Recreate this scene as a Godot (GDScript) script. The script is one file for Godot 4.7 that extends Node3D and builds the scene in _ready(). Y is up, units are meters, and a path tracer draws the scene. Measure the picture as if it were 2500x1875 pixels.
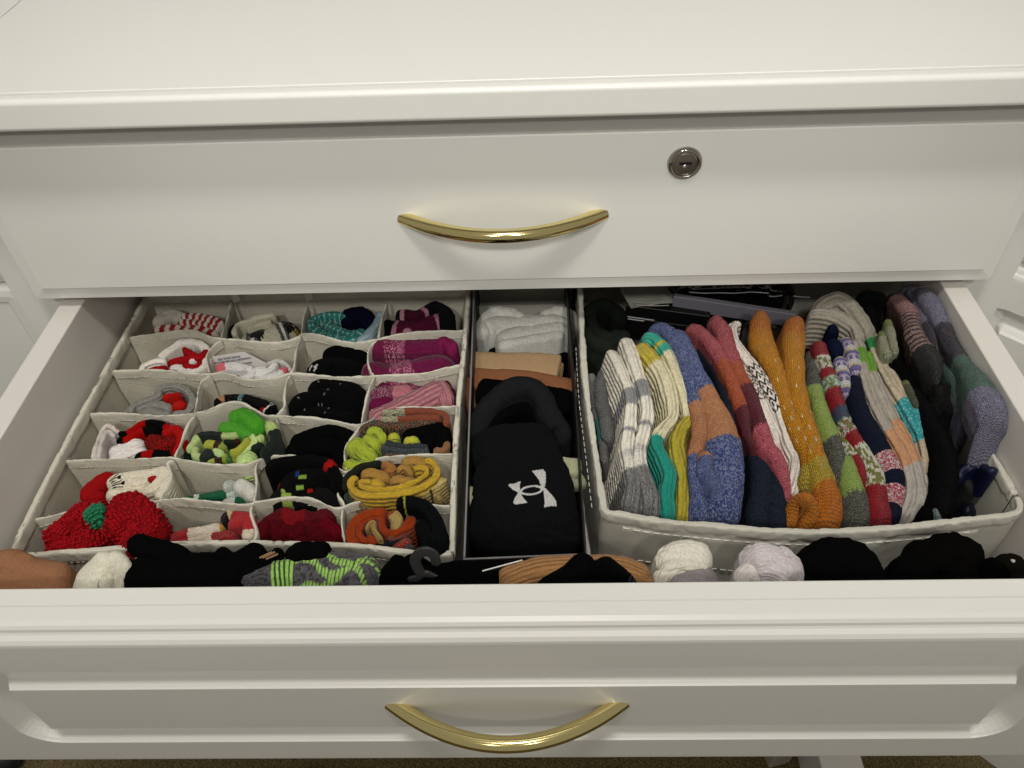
extends Node3D
# An open sock drawer in a white dresser. Lengths in the tables are in units of 1.18 mm; S turns them into metres.
# x runs to the right, y up, z towards the viewer; the origin lies under the middle of the upper drawer front.
const S := 0.00118
var org := Vector3.ZERO          # base of the thing that is being built
var taken := {}
var noise := FastNoiseLite.new()
var fine := FastNoiseLite.new()
var T := {}                      # shared textures
var cache := {}                  # shared materials
var pages := []                  # sheets that hold the colour patterns of the socks side by side
var shelf := Vector3i(0, 0, 0)   # where the next pattern goes: x, y, height of the row
var waiting := []                # [material, page] whose sheet is finished at the end

func _ready() -> void:
	var cam := Camera3D.new()
	cam.name = "camera"
	cam.fov = 51.524
	cam.near = 0.02
	cam.far = 20.0
	cam.basis = Basis.from_euler(Vector3(-0.78779, 0.03870, -0.04452), EULER_ORDER_YXZ)
	cam.position = Vector3(0.01891, 0.35448, 0.44798) * 1000.0 * S
	add_child(cam)
	cam.current = true
	var env := Environment.new()
	env.background_mode = Environment.BG_COLOR
	env.background_color = Color("#e2dfd4")
	env.background_energy_multiplier = 0.4
	env.tonemap_mode = Environment.TONE_MAPPER_LINEAR
	env.tonemap_exposure = 0.97
	env.sdfgi_enabled = true
	env.ssao_enabled = true
	env.ssil_enabled = true
	var we := WorldEnvironment.new()
	we.name = "environment"
	we.environment = env
	add_child(we)
	lamp(Vector3(0.02, 1.45, 1.5))
	globe_lamp(Vector3(0.02, 1.45, 0.56))
	noise.noise_type = FastNoiseLite.TYPE_SIMPLEX_SMOOTH
	noise.frequency = 0.045
	noise.seed = 11
	fine.noise_type = FastNoiseLite.TYPE_SIMPLEX_SMOOTH
	fine.frequency = 0.16
	fine.seed = 4
	make_tiles()
	furniture()
	floor_and_rest()
	organizer()
	cells_back_rows()
	cells_middle_rows()
	cells_front_row()
	bin_and_boxes()
	bin_socks()
	middle_box_socks()
	front_row_items()
	card_and_floor_things()
	var sheets := []
	for im in pages:
		sheets.append(tex(im))
	for q in waiting:
		q[0].detail_albedo = sheets[q[1]]

func v(x: float, y: float, z: float) -> Vector3:
	return (Vector3(x, y, z) - org) * S

func numbered(called: String) -> String:
	var n: int = taken.get(called, 0)
	taken[called] = n + 1
	return called if n == 0 else "%s_%03d" % [called, n]

func thing(called: String, label: String, category: String, at: Vector3, group := "") -> Node3D:
	var o := Node3D.new()
	o.name = numbered(called)
	add_child(o)
	org = at
	o.position = at * S
	o.set_meta("label", label)
	o.set_meta("category", category)
	if group:
		o.set_meta("group", group)
	return o

func obj(called: String, mesh: Mesh, mat: Material, parent: Node = self) -> MeshInstance3D:
	var o := MeshInstance3D.new()
	o.name = called
	o.mesh = mesh
	o.material_override = mat
	parent.add_child(o, true)
	return o

func stuff(called: String, mesh: Mesh, mat: Material, parent: Node) -> MeshInstance3D:
	var o := obj(called, mesh, mat, parent)
	o.set_meta("kind", "stuff")
	return o

func hash2(x: int, y: int, k := 0) -> float:
	var n := x * 374761393 + y * 668265263 + k * 2147483 + 1013904223
	n = (n ^ (n >> 13)) * 1274126177
	n = n & 0x7fffffff
	n = (n ^ (n >> 16)) * 73856093
	return float((n & 0xffffff)) / 16777215.0

# ---------------------------------------------------------------- shapes
func grid(rows: int, cols: int, pos: PackedVector3Array, uv: PackedVector2Array, uv2: PackedVector2Array, closed_cols: bool, cap_a: bool, cap_b: bool) -> ArrayMesh:
	var nrm := PackedVector3Array()
	nrm.resize(pos.size())
	for i in rows:
		var i0 := maxi(i - 1, 0) * cols
		var i1 := mini(i + 1, rows - 1) * cols
		for j in cols:
			var j0 := j - 1
			var j1 := j + 1
			if closed_cols:
				if j0 < 0:
					j0 = cols - 2
				if j1 > cols - 1:
					j1 = 1
			else:
				j0 = maxi(j0, 0)
				j1 = mini(j1, cols - 1)
			var a := pos[i1 + j] - pos[i0 + j]
			var b := pos[i * cols + j1] - pos[i * cols + j0]
			nrm[i * cols + j] = a.cross(b).normalized()
	var idx := PackedInt32Array()
	for i in rows - 1:
		for j in cols - 1:
			var q := i * cols + j
			idx.append_array([q, q + 1, q + cols, q + 1, q + cols + 1, q + cols])
	for e in 2:
		if (e == 0 and cap_a) or (e == 1 and cap_b):
			var at := 0 if e == 0 else (rows - 1) * cols
			var c := Vector3.ZERO
			for j in cols - 1:
				c += pos[at + j]
			c /= cols - 1
			var other := pos[(1 if e == 0 else rows - 2) * cols]
			var n := (pos[at] - other).normalized()
			var first := pos.size()
			pos.append(c)
			nrm.append(n)
			uv.append(uv[at])
			uv2.append(uv2[at])
			for j in cols:
				pos.append(pos[at + j])
				nrm.append(n)
				uv.append(uv[at + j])
				uv2.append(uv2[at + j])
			for j in cols - 1:
				if e == 0:
					idx.append_array([first, first + 2 + j, first + 1 + j])
				else:
					idx.append_array([first, first + 1 + j, first + 2 + j])
	var arr := []
	arr.resize(Mesh.ARRAY_MAX)
	arr[Mesh.ARRAY_VERTEX] = pos
	arr[Mesh.ARRAY_NORMAL] = nrm
	arr[Mesh.ARRAY_TEX_UV] = uv
	arr[Mesh.ARRAY_TEX_UV2] = uv2
	arr[Mesh.ARRAY_INDEX] = idx
	var m := ArrayMesh.new()
	m.add_surface_from_arrays(Mesh.PRIMITIVE_TRIANGLES, arr)
	return m

func sp(x: float, p: float) -> float:
	return signf(x) * pow(absf(x), p)

# A cloth tube along a path. Each row is x, y, z of the ridge, half thickness, depth below the ridge, lean in degrees.
func lobe(rows: Array, o := {}) -> ArrayMesh:
	var m: int = o.get("m", 32)
	var amp: float = o.get("amp", 0.8)
	var freq: float = o.get("freq", 1.0)
	var wr: float = o.get("wr", 0.0)
	var wl: float = o.get("wl", 9.0)
	var sw: float = o.get("sw", 1.7)
	var e: float = o.get("e", 2.3)
	var step: float = o.get("step", 1.8)
	var crease: float = o.get("crease", 0.55)
	var slit: float = o.get("slit", 0.0)
	var even: bool = o.has("even")
	var full: bool = not o.has("e")
	var ref: Vector3 = o.get("ref", Vector3.DOWN)
	var c0: float = o.get("c0", rows[0][3] * 1.3)
	var c1: float = o.get("c1", rows[-1][3] * 1.3)
	var rib: float = o.get("rib", 0.0)
	var ribw: float = o.get("ribw", 3.0)
	var P := PackedVector3Array()
	var Q := PackedVector3Array()
	var n := rows.size()
	for k in n - 1:
		var r0 = rows[maxi(k - 1, 0)]
		var r1 = rows[k]
		var r2 = rows[k + 1]
		var r3 = rows[mini(k + 2, n - 1)]
		var p1 := Vector3(r1[0], r1[1], r1[2])
		var p2 := Vector3(r2[0], r2[1], r2[2])
		var cnt := maxi(2, int(ceil(p1.distance_to(p2) / step)))
		for i in cnt + (1 if k == n - 2 else 0):
			var t := float(i) / cnt
			P.append(p1.cubic_interpolate(p2, Vector3(r0[0], r0[1], r0[2]), Vector3(r3[0], r3[1], r3[2]), t))
			var ease := t * t * (3.0 - 2.0 * t)
			Q.append(Vector3(r1[3], r1[4], r1[5]).lerp(Vector3(r2[3], r2[4], r2[5]), ease))
	var rings := P.size()
	var s := PackedFloat32Array()
	s.resize(rings)
	s[0] = 0.0
	for i in range(1, rings):
		s[i] = s[i - 1] + P[i].distance_to(P[i - 1])
	var total := s[rings - 1]
	var cols := m + 1
	var pos := PackedVector3Array()
	var uv := PackedVector2Array()
	var uv2 := PackedVector2Array()
	var before := Vector3.RIGHT
	for i in rings:
		var way := P[mini(i + 2, rings - 1)] - P[maxi(i - 2, 0)]
		way -= ref * way.dot(ref)
		var tan := way.normalized() if way.length() > 0.3 else before
		before = tan
		var d := ref.rotated(tan, deg_to_rad(Q[i].z)).normalized()
		var side := tan.cross(d).normalized()
		var f := 1.0
		if c0 > 0.0 and s[i] < c0:
			var q := 1.0 - s[i] / c0
			f *= sqrt(maxf(0.002, 1.0 - q * q))
		if c1 > 0.0 and total - s[i] < c1:
			var q := 1.0 - (total - s[i]) / c1
			f *= sqrt(maxf(0.002, 1.0 - q * q))
		var b := Q[i].x * f
		var h := Q[i].y * (0.3 + 0.7 * f)
		var c := P[i] + d * (Q[i].y * 0.5)
		if f < 0.99:
			h = Q[i].y * f if Q[i].y < Q[i].x * 3.5 else Q[i].y - 3.0 * Q[i].x * (1.0 - f)
			c = P[i] + d * (Q[i].y - h) * 0.5 + d * h * 0.5
		var arc := 0.0
		var last := Vector3.ZERO
		var start := pos.size()
		for j in cols:
			var th := -PI + TAU * float(j) / m
			var ct := cos(th)
			var sn := sin(th)
			var lx := b * sp(sn, 2.0 / e)
			var ly := -0.5 * h * sp(ct, 2.0 / e)
			var nx := sp(sn, 2.0 - 2.0 / e) / maxf(b, 0.01)
			var ny := -sp(ct, 2.0 - 2.0 / e) / maxf(0.5 * h, 0.01)
			if full and h > 2.4 * b:
				# a round fold on top, soft flat sides, a round fold below
				var q := absf(th) / PI
				var sg := signf(th)
				if q < 0.44:
					var fi := q / 0.44 * PI * 0.5
					lx = sg * b * sin(fi)
					ly = -0.5 * h + b * (1.0 - cos(fi))
					nx = sg * sin(fi)
					ny = -cos(fi)
				elif q < 0.8:
					var w01 := (q - 0.44) / 0.36
					lx = sg * b * (1.0 + 0.06 * sin(PI * w01))
					ly = lerpf(-0.5 * h + b, 0.5 * h - b, w01)
					nx = sg
					ny = 0.0
				else:
					var fi := (q - 0.8) / 0.2 * PI * 0.5
					lx = sg * b * cos(fi)
					ly = 0.5 * h - b + b * sin(fi)
					nx = sg * cos(fi)
					ny = sin(fi)
			var nl := sqrt(nx * nx + ny * ny)
			var nv := (side * nx + d * ny) / maxf(nl, 0.0001)
			var w := c + side * lx + d * ly
			if j > 0:
				arc += w.distance_to(last)
			last = w
			var disp := 0.0
			if amp > 0.0:
				disp += amp * f * (noise.get_noise_3d(w.x * freq, w.y * freq, w.z * freq) * 1.5 + 0.5 * fine.get_noise_3d(w.x * freq, w.y * freq, w.z * freq))
				if crease > 0.0:
					var cn := noise.get_noise_3d(w.x * 0.9 + 50.0, w.y * 0.9, w.z * 0.9 - 20.0) / 0.085
					disp -= crease * f * exp(-cn * cn)
				if slit > 0.0 and ly < 0.0:
					var sl := lx / (0.2 * b + 0.15)
					disp -= slit * f * exp(-sl * sl)
			if wr > 0.0:
				disp += wr * f * sin(s[i] / wl * TAU + 2.5 * noise.get_noise_3d(w.x * 0.7, w.y * 0.7, w.z * 0.7 + 90.0) + lx * 0.15)
			pos.append((w + nv * disp - org) * S)
			uv.append(Vector2(arc, s[i]))
			uv2.append(Vector2(float(j) / m, s[i] / total))
		var half := arc * 0.5
		for j in cols:
			var a := uv[start + j].x - half
			if rib > 0.0:
				var nn := (pos[start + j] + (org - c) * S).normalized()
				pos[start + j] += nn * rib * S * f * cos(a / ribw * TAU)
			if even:
				uv2[start + j].x = uv[start + j].x / maxf(arc, 0.01)
			uv[start + j] = Vector2(a / (sw * 8.0), s[i] / (sw * 0.85 * 8.0))
	return grid(rings, cols, pos, uv, uv2, true, true, true)

# A thin upright sheet along a path: rows are x, z; from height y1 down to y0.
func sheet(rows: Array, y0: float, y1: float, thick: float, wave := 0.8) -> ArrayMesh:
	var P := path2(rows, 3.0)
	var n := P.size()
	var hs := 8
	var cols := hs * 2 + 2
	var pos := PackedVector3Array()
	var uv := PackedVector2Array()
	var uv2 := PackedVector2Array()
	var run := 0.0
	for i in n:
		var t := (P[mini(i + 1, n - 1)] - P[maxi(i - 1, 0)]).normalized()
		var nn := Vector2(-t.y, t.x)
		if i > 0:
			run += P[i].distance_to(P[i - 1])
		for j in cols:
			var back := j > hs
			var k := j if not back else cols - 1 - j
			var y := lerpf(y0, y1, float(k) / hs)
			var w := wave * noise.get_noise_3d(P[i].x * 0.8, y * 0.8, P[i].y * 0.8) * (2.0 if k < hs else 0.3)
			var q := P[i] + nn * (w + (thick * 0.5 if back else -thick * 0.5))
			pos.append(v(q.x, y, q.y))
			uv.append(Vector2(run, y) / 40.0)
			uv2.append(Vector2(float(i) / n, float(k) / hs))
	return grid(n, cols, pos, uv, uv2, false, true, true)

func path2(rows: Array, step: float) -> PackedVector2Array:
	var P := PackedVector2Array()
	var n := rows.size()
	for k in n - 1:
		var a := Vector2(rows[k][0], rows[k][1])
		var b := Vector2(rows[k + 1][0], rows[k + 1][1])
		var r0 = rows[maxi(k - 1, 0)]
		var r3 = rows[mini(k + 2, n - 1)]
		var cnt := maxi(1, int(ceil(a.distance_to(b) / step)))
		for i in cnt + (1 if k == n - 2 else 0):
			P.append(a.cubic_interpolate(b, Vector2(r0[0], r0[1]), Vector2(r3[0], r3[1]), float(i) / cnt))
	return P

# A tape folded over an edge, as a tube along rows of x, y, z.
func tape(rows: Array, b: float, h: float, soft := 0.3) -> ArrayMesh:
	var full := []
	for r in rows:
		full.append([r[0], r[1], r[2], b, h, 0.0])
	return lobe(full, {"m": 20, "amp": soft, "c0": 1.2, "c1": 1.2, "e": 3.4, "step": 2.0, "sw": 5.0})

# Short stitches along rows of x, y, z, all in one mesh.
func stitches(rows: Array, long: float, gap: float, r: float) -> ArrayMesh:
	var st := SurfaceTool.new()
	st.begin(Mesh.PRIMITIVE_TRIANGLES)
	var P := []
	for k in rows.size() - 1:
		var a := Vector3(rows[k][0], rows[k][1], rows[k][2])
		var b := Vector3(rows[k + 1][0], rows[k + 1][1], rows[k + 1][2])
		var r0 = rows[maxi(k - 1, 0)]
		var r3 = rows[mini(k + 2, rows.size() - 1)]
		var cnt := maxi(1, int(ceil(a.distance_to(b) / 1.0)))
		for i in cnt:
			P.append(a.cubic_interpolate(b, Vector3(r0[0], r0[1], r0[2]), Vector3(r3[0], r3[1], r3[2]), float(i) / cnt))
	var run := 0.0
	var from = null
	for i in range(1, P.size()):
		var was := fmod(run, long + gap)
		run += P[i].distance_to(P[i - 1])
		var now := fmod(run, long + gap)
		if now < was or from == null:
			from = P[i]
		elif was < long and now >= long:
			rod(st, from, P[i], r, 5)
	return st.commit()

func rod(st: SurfaceTool, a: Vector3, b: Vector3, r: float, sides := 8) -> void:
	var t := (b - a).normalized()
	var up := Vector3.UP if absf(t.y) < 0.9 else Vector3.RIGHT
	var x := t.cross(up).normalized()
	var y := t.cross(x)
	for i in sides:
		var a0 := TAU * i / sides
		var a1 := TAU * (i + 1) / sides
		var d0 := x * cos(a0) + y * sin(a0)
		var d1 := x * cos(a1) + y * sin(a1)
		var q := [a + d0 * r, a + d1 * r, b + d1 * r * 0.9, b + d0 * r * 0.9]
		var nq := [d0, d1, d1, d0]
		for k in [0, 2, 1, 0, 3, 2]:
			st.set_normal(nq[k])
			st.set_uv(Vector2(0, 0))
			st.add_vertex((q[k] - org) * S)
		for k in [[a, d1, d0], [b, d0, d1]]:
			var c: Vector3 = k[0]
			for p in [c, c + k[2] * r * 0.95, c + k[1] * r * 0.95]:
				st.set_normal((c - (a + b) * 0.5).normalized())
				st.set_uv(Vector2(0, 0))
				st.add_vertex((p - org) * S)

func tri(st: SurfaceTool, a: Vector3, b: Vector3, c: Vector3, hint: Vector3) -> void:
	var n := (b - a).cross(c - a)
	if n.length() < 0.0000001:
		return
	n = n.normalized()
	var q := [a, b, c]
	if n.dot(hint) > 0.0:
		q = [a, c, b]
	else:
		n = -n
	for p in q:
		st.set_normal(n)
		st.set_uv(Vector2(p.x + p.z * 0.3, p.y + p.z) / 100.0)
		st.add_vertex((p - org) * S)

func quad(st: SurfaceTool, a: Vector3, b: Vector3, c: Vector3, d: Vector3, hint: Vector3) -> void:
	tri(st, a, b, c, hint)
	tri(st, a, c, d, hint)

# A box with rounded edges.
func rbox(lo: Vector3, hi: Vector3, r: float, turn := Transform3D()) -> ArrayMesh:
	var st := SurfaceTool.new()
	st.begin(Mesh.PRIMITIVE_TRIANGLES)
	add_rbox(st, lo, hi, r, turn)
	return st.commit()

func add_rbox(st: SurfaceTool, lo: Vector3, hi: Vector3, r: float, turn := Transform3D()) -> void:
	var c := (lo + hi) * 0.5
	var h := (hi - lo) * 0.5
	r = minf(r, minf(h.x, minf(h.y, h.z)) * 0.98)
	for axis in 3:
		for sgn in [-1.0, 1.0]:
			var ua := (axis + 1) % 3
			var va := (axis + 2) % 3
			var us := steps(h[ua], r)
			var vs := steps(h[va], r)
			for i in us.size() - 1:
				for j in vs.size() - 1:
					var ps := []
					var ns := []
					for k in [[0, 0], [1, 0], [1, 1], [0, 1]]:
						var p := Vector3.ZERO
						p[axis] = sgn * h[axis]
						p[ua] = us[i + k[0]]
						p[va] = vs[j + k[1]]
						var q := p.clamp(-(h - Vector3.ONE * r), h - Vector3.ONE * r)
						var dir := (p - q).normalized()
						ps.append(q + dir * r)
						ns.append(dir)
					var order := [0, 2, 1, 0, 3, 2] if sgn > 0.0 else [0, 1, 2, 0, 2, 3]
					for k in order:
						st.set_normal(turn.basis * ns[k])
						var w: Vector3 = turn * (c + ps[k])
						st.set_uv(Vector2(w.x + w.z * 0.3, w.y + w.z) / 100.0)
						st.add_vertex((w - org) * S)

func steps(h: float, r: float) -> PackedFloat32Array:
	var a := PackedFloat32Array()
	var n := 4
	for i in n + 1:
		a.append(-h + r * tan(float(i) / n * PI / 4.0))
	for i in n + 1:
		a.append(h - r * tan((1.0 - float(i) / n) * PI / 4.0))
	return a

# Rings of a rectangle with rounded corners, lofted one after the other; each row: x0, x1, y0, y1, z, corner radius.
func panel(rows: Array, back: float, turn := Transform3D()) -> ArrayMesh:
	var st := SurfaceTool.new()
	st.begin(Mesh.PRIMITIVE_TRIANGLES)
	var rings := []
	for r in rows:
		rings.append(rounded(r, turn))
	for k in rings.size() - 1:
		var a: PackedVector3Array = rings[k]
		var b: PackedVector3Array = rings[k + 1]
		for i in a.size():
			var j := (i + 1) % a.size()
			quad(st, a[i], a[j], b[j], b[i], turn.basis * Vector3(0, 0, 1) * 0.8 + (turn.basis * (Vector3(0, 0, 1) * (b[i] - a[i]).length() * 0.0)))
	var last: PackedVector3Array = rings[rings.size() - 1]
	var mid := Vector3.ZERO
	for p in last:
		mid += p
	mid /= last.size()
	for i in last.size():
		tri(st, mid, last[i], last[(i + 1) % last.size()], turn.basis * Vector3(0, 0, 1))
	var first: PackedVector3Array = rings[0]
	var behind := PackedVector3Array()
	for p in first:
		behind.append(p + turn.basis * Vector3(0, 0, -back))
	var m2 := Vector3.ZERO
	for p in behind:
		m2 += p
	m2 /= behind.size()
	for i in first.size():
		var j := (i + 1) % first.size()
		quad(st, first[i], first[j], behind[j], behind[i], first[i] - (m2 + turn.basis * Vector3(0, 0, back * 0.5)))
		tri(st, m2, behind[i], behind[j], turn.basis * Vector3(0, 0, -1))
	return st.commit()

func rounded(r: Array, turn: Transform3D) -> PackedVector3Array:
	var a := PackedVector3Array()
	var rad: float = maxf(r[5], 0.01)
	var cs := [[r[1] - rad, r[3] - rad, 0.0], [r[0] + rad, r[3] - rad, 0.25], [r[0] + rad, r[2] + rad, 0.5], [r[1] - rad, r[2] + rad, 0.75]]
	for c in cs:
		for i in 9:
			var t: float = (c[2] + 0.25 * i / 8.0) * TAU
			a.append(turn * Vector3(c[0] + rad * cos(t), c[1] + rad * sin(t), r[4]))
	return a

# A round bar or a turned shape.
func bar(rows: Array, sides := 24) -> ArrayMesh:
	var full := []
	for r in rows:
		full.append([r[0], r[1] + r[3], r[2], r[3], r[3] * 2.0, 0.0])
	return lobe(full, {"m": sides, "amp": 0.0, "c0": 0.0, "c1": 0.0, "e": 2.0, "step": 1.5, "ref": Vector3.DOWN})

func turned(profile: Array, at: Vector3, sides := 40) -> ArrayMesh:
	# profile rows: radius, z outwards; axis along z
	var pos := PackedVector3Array()
	var uv := PackedVector2Array()
	var uv2 := PackedVector2Array()
	for p in profile:
		for j in sides + 1:
			var t := -TAU * j / sides
			pos.append(v(at.x + p[0] * cos(t), at.y + p[0] * sin(t), at.z + p[1]))
			uv.append(Vector2(float(j) / sides, p[1]))
			uv2.append(Vector2(float(j) / sides, p[1]))
	return grid(profile.size(), sides + 1, pos, uv, uv2, true, false, false)

# ---------------------------------------------------------------- textures
func tex(im: Image) -> ImageTexture:
	return ImageTexture.create_from_image(im)

func make_tiles() -> void:
	var n := 128
	var knit := Image.create(n, n, false, Image.FORMAT_RGBA8)
	var yarn := Image.create(n, n, false, Image.FORMAT_RGBA8)
	var rib := Image.create(n, n, false, Image.FORMAT_RGBA8)
	var loops := Image.create(n, n, false, Image.FORMAT_RGBA8)
	var spun := Image.create(n, n, false, Image.FORMAT_RGBA8)
	var mesh := Image.create(n, n, false, Image.FORMAT_RGBA8)
	var twill := Image.create(n, n, false, Image.FORMAT_RGBA8)
	var fuzz := FastNoiseLite.new()
	fuzz.seed = 5
	fuzz.frequency = 0.11
	for y in n:
		for x in n:
			var sx := x / 16.0
			var sy := y / 16.0
			var cx := int(sx)
			var fx := sx - cx
			var leg := fx * 2.0 - floorf(fx * 2.0)
			var left := fx < 0.5
			var across := sqrt(maxf(0.0, 1.0 - pow(2.0 * leg - 1.0, 2.0)))
			var slope := (leg - 0.5) * (0.55 if left else -0.55)
			var ph := sy + slope
			var along := 0.5 + 0.5 * cos(TAU * ph)
			var h := across * (0.35 + 0.65 * along)
			knit.set_pixel(x, y, Color(h, h, h))
			var cell := hash2(cx + (0 if left else 50), int(ph + 16.0) % 8, 3)
			var g := (0.90 + 0.10 * cell) * (0.92 + 0.08 * across) * (0.96 + 0.04 * along)
			yarn.set_pixel(x, y, Color(g, g * 0.995, g * 0.99))
			var rr := 0.5 + 0.5 * cos(TAU * sx / 2.0)
			var rh := rr * 0.85 + 0.15 * h
			rib.set_pixel(x, y, Color(rh, rh, rh))
			var lp := 0.5 + 0.5 * fuzz.get_noise_2d(wrapi(x, 0, n) * 2.0, y * 2.0)
			loops.set_pixel(x, y, Color(lp, lp, lp))
			var dx := fmod(x / 8.0 + (0.5 if int(y / 8.0) % 2 == 1 else 0.0), 1.0) - 0.5
			var dy := fmod(y / 8.0, 1.0) - 0.5
			var dent := clampf(1.0 - (dx * dx + dy * dy) * 7.0, 0.0, 1.0)
			var sv := 0.75 - 0.6 * dent + 0.15 * hash2(x, y, 9)
			spun.set_pixel(x, y, Color(sv, sv, sv))
			var mv := 1.0 - 0.24 * dent + 0.06 * (hash2(x, y, 9) - 0.5)
			mesh.set_pixel(x, y, Color(mv, mv, mv * 0.985))
			var tw := 0.5 + 0.35 * sin(TAU * (x + y) / 8.0) + 0.1 * hash2(x, y, 2)
			twill.set_pixel(x, y, Color(tw, tw, tw))
	T.knit = tex(knit)
	T.yarn = tex(yarn)
	T.rib = tex(rib)
	T.loops = tex(loops)
	T.spun = tex(spun)
	T.mesh = tex(mesh)
	T.twill = tex(twill)
	var peel := NoiseTexture2D.new()
	peel.width = 256
	peel.height = 256
	peel.seamless = true
	var pn := FastNoiseLite.new()
	pn.frequency = 0.035
	pn.seed = 2
	peel.noise = pn
	T.peel = peel
	var rug := NoiseTexture2D.new()
	rug.width = 256
	rug.height = 256
	rug.seamless = true
	var rn := FastNoiseLite.new()
	rn.frequency = 0.09
	rn.seed = 8
	rug.noise = rn
	T.rug = rug
	var ramp := Gradient.new()
	ramp.colors = PackedColorArray([Color("#4a4028"), Color("#8d7d58")])
	var rugc := NoiseTexture2D.new()
	rugc.width = 256
	rugc.height = 256
	rugc.seamless = true
	rugc.noise = rn
	rugc.color_ramp = ramp
	T.rugc = rugc

# Colour pattern of one sock: bands along its length, each [end, colour, second yarn, share of the second yarn].
func knitted(bands: Array, extra := "", w := 72, h := 150, jag := 0.012) -> Array:
	if shelf.x + w > 1024:
		shelf = Vector3i(0, shelf.y + shelf.z, 0)
	if pages.is_empty() or shelf.y + h > 1024:
		pages.append(Image.create(1024, 1024, false, Image.FORMAT_RGBA8))
		shelf = Vector3i.ZERO
	var im: Image = pages[-1]
	var ox := shelf.x
	var oy := shelf.y
	shelf = Vector3i(ox + w, oy, maxi(shelf.z, h))
	var cols := []
	for b in bands:
		cols.append([b[0], Color(b[1]), Color(b[2]), b[3]])
	var k := bands.size() * 7 + w
	var light := 0.0
	for x in w:
		var shift := (hash2(x, 1, k) - 0.5) * jag
		for y in h:
			var t := (y + 0.5) / h + shift
			var c := Color.WHITE
			for b in cols:
				if t <= b[0] or b[0] >= 1.0:
					var r := 0.65 * hash2(x, y + x * 3, k) + 0.35 * hash2(x, int(y / 2.0), k + 5)
					c = b[1]
					if b[3] > 0.0:
						var q: float = smoothstep(0.25, 0.75, r) if b[3] >= 0.5 else (1.0 if r < b[3] else 0.0)
						c = c.lerp(b[2], q * (b[3] if b[3] >= 0.5 else 0.85))
					var l := 1.0 + 0.15 * hash2(x, y, k + 1)
					c = Color(c.r * l, c.g * l, c.b * l)
					break
			if extra:
				c = motif(extra, c, x, y, float(x) / w, float(y) / h)
			im.set_pixel(ox + x, oy + y, c)
			light += c.get_luminance()
	return [pages.size() - 1, Vector3((w - 1.0) / 1024.0, (h - 1.0) / 1024.0, 1.0), Vector3((ox + 0.5) / 1024.0, (oy + 0.5) / 1024.0, 0.0), light / (w * h)]

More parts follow.
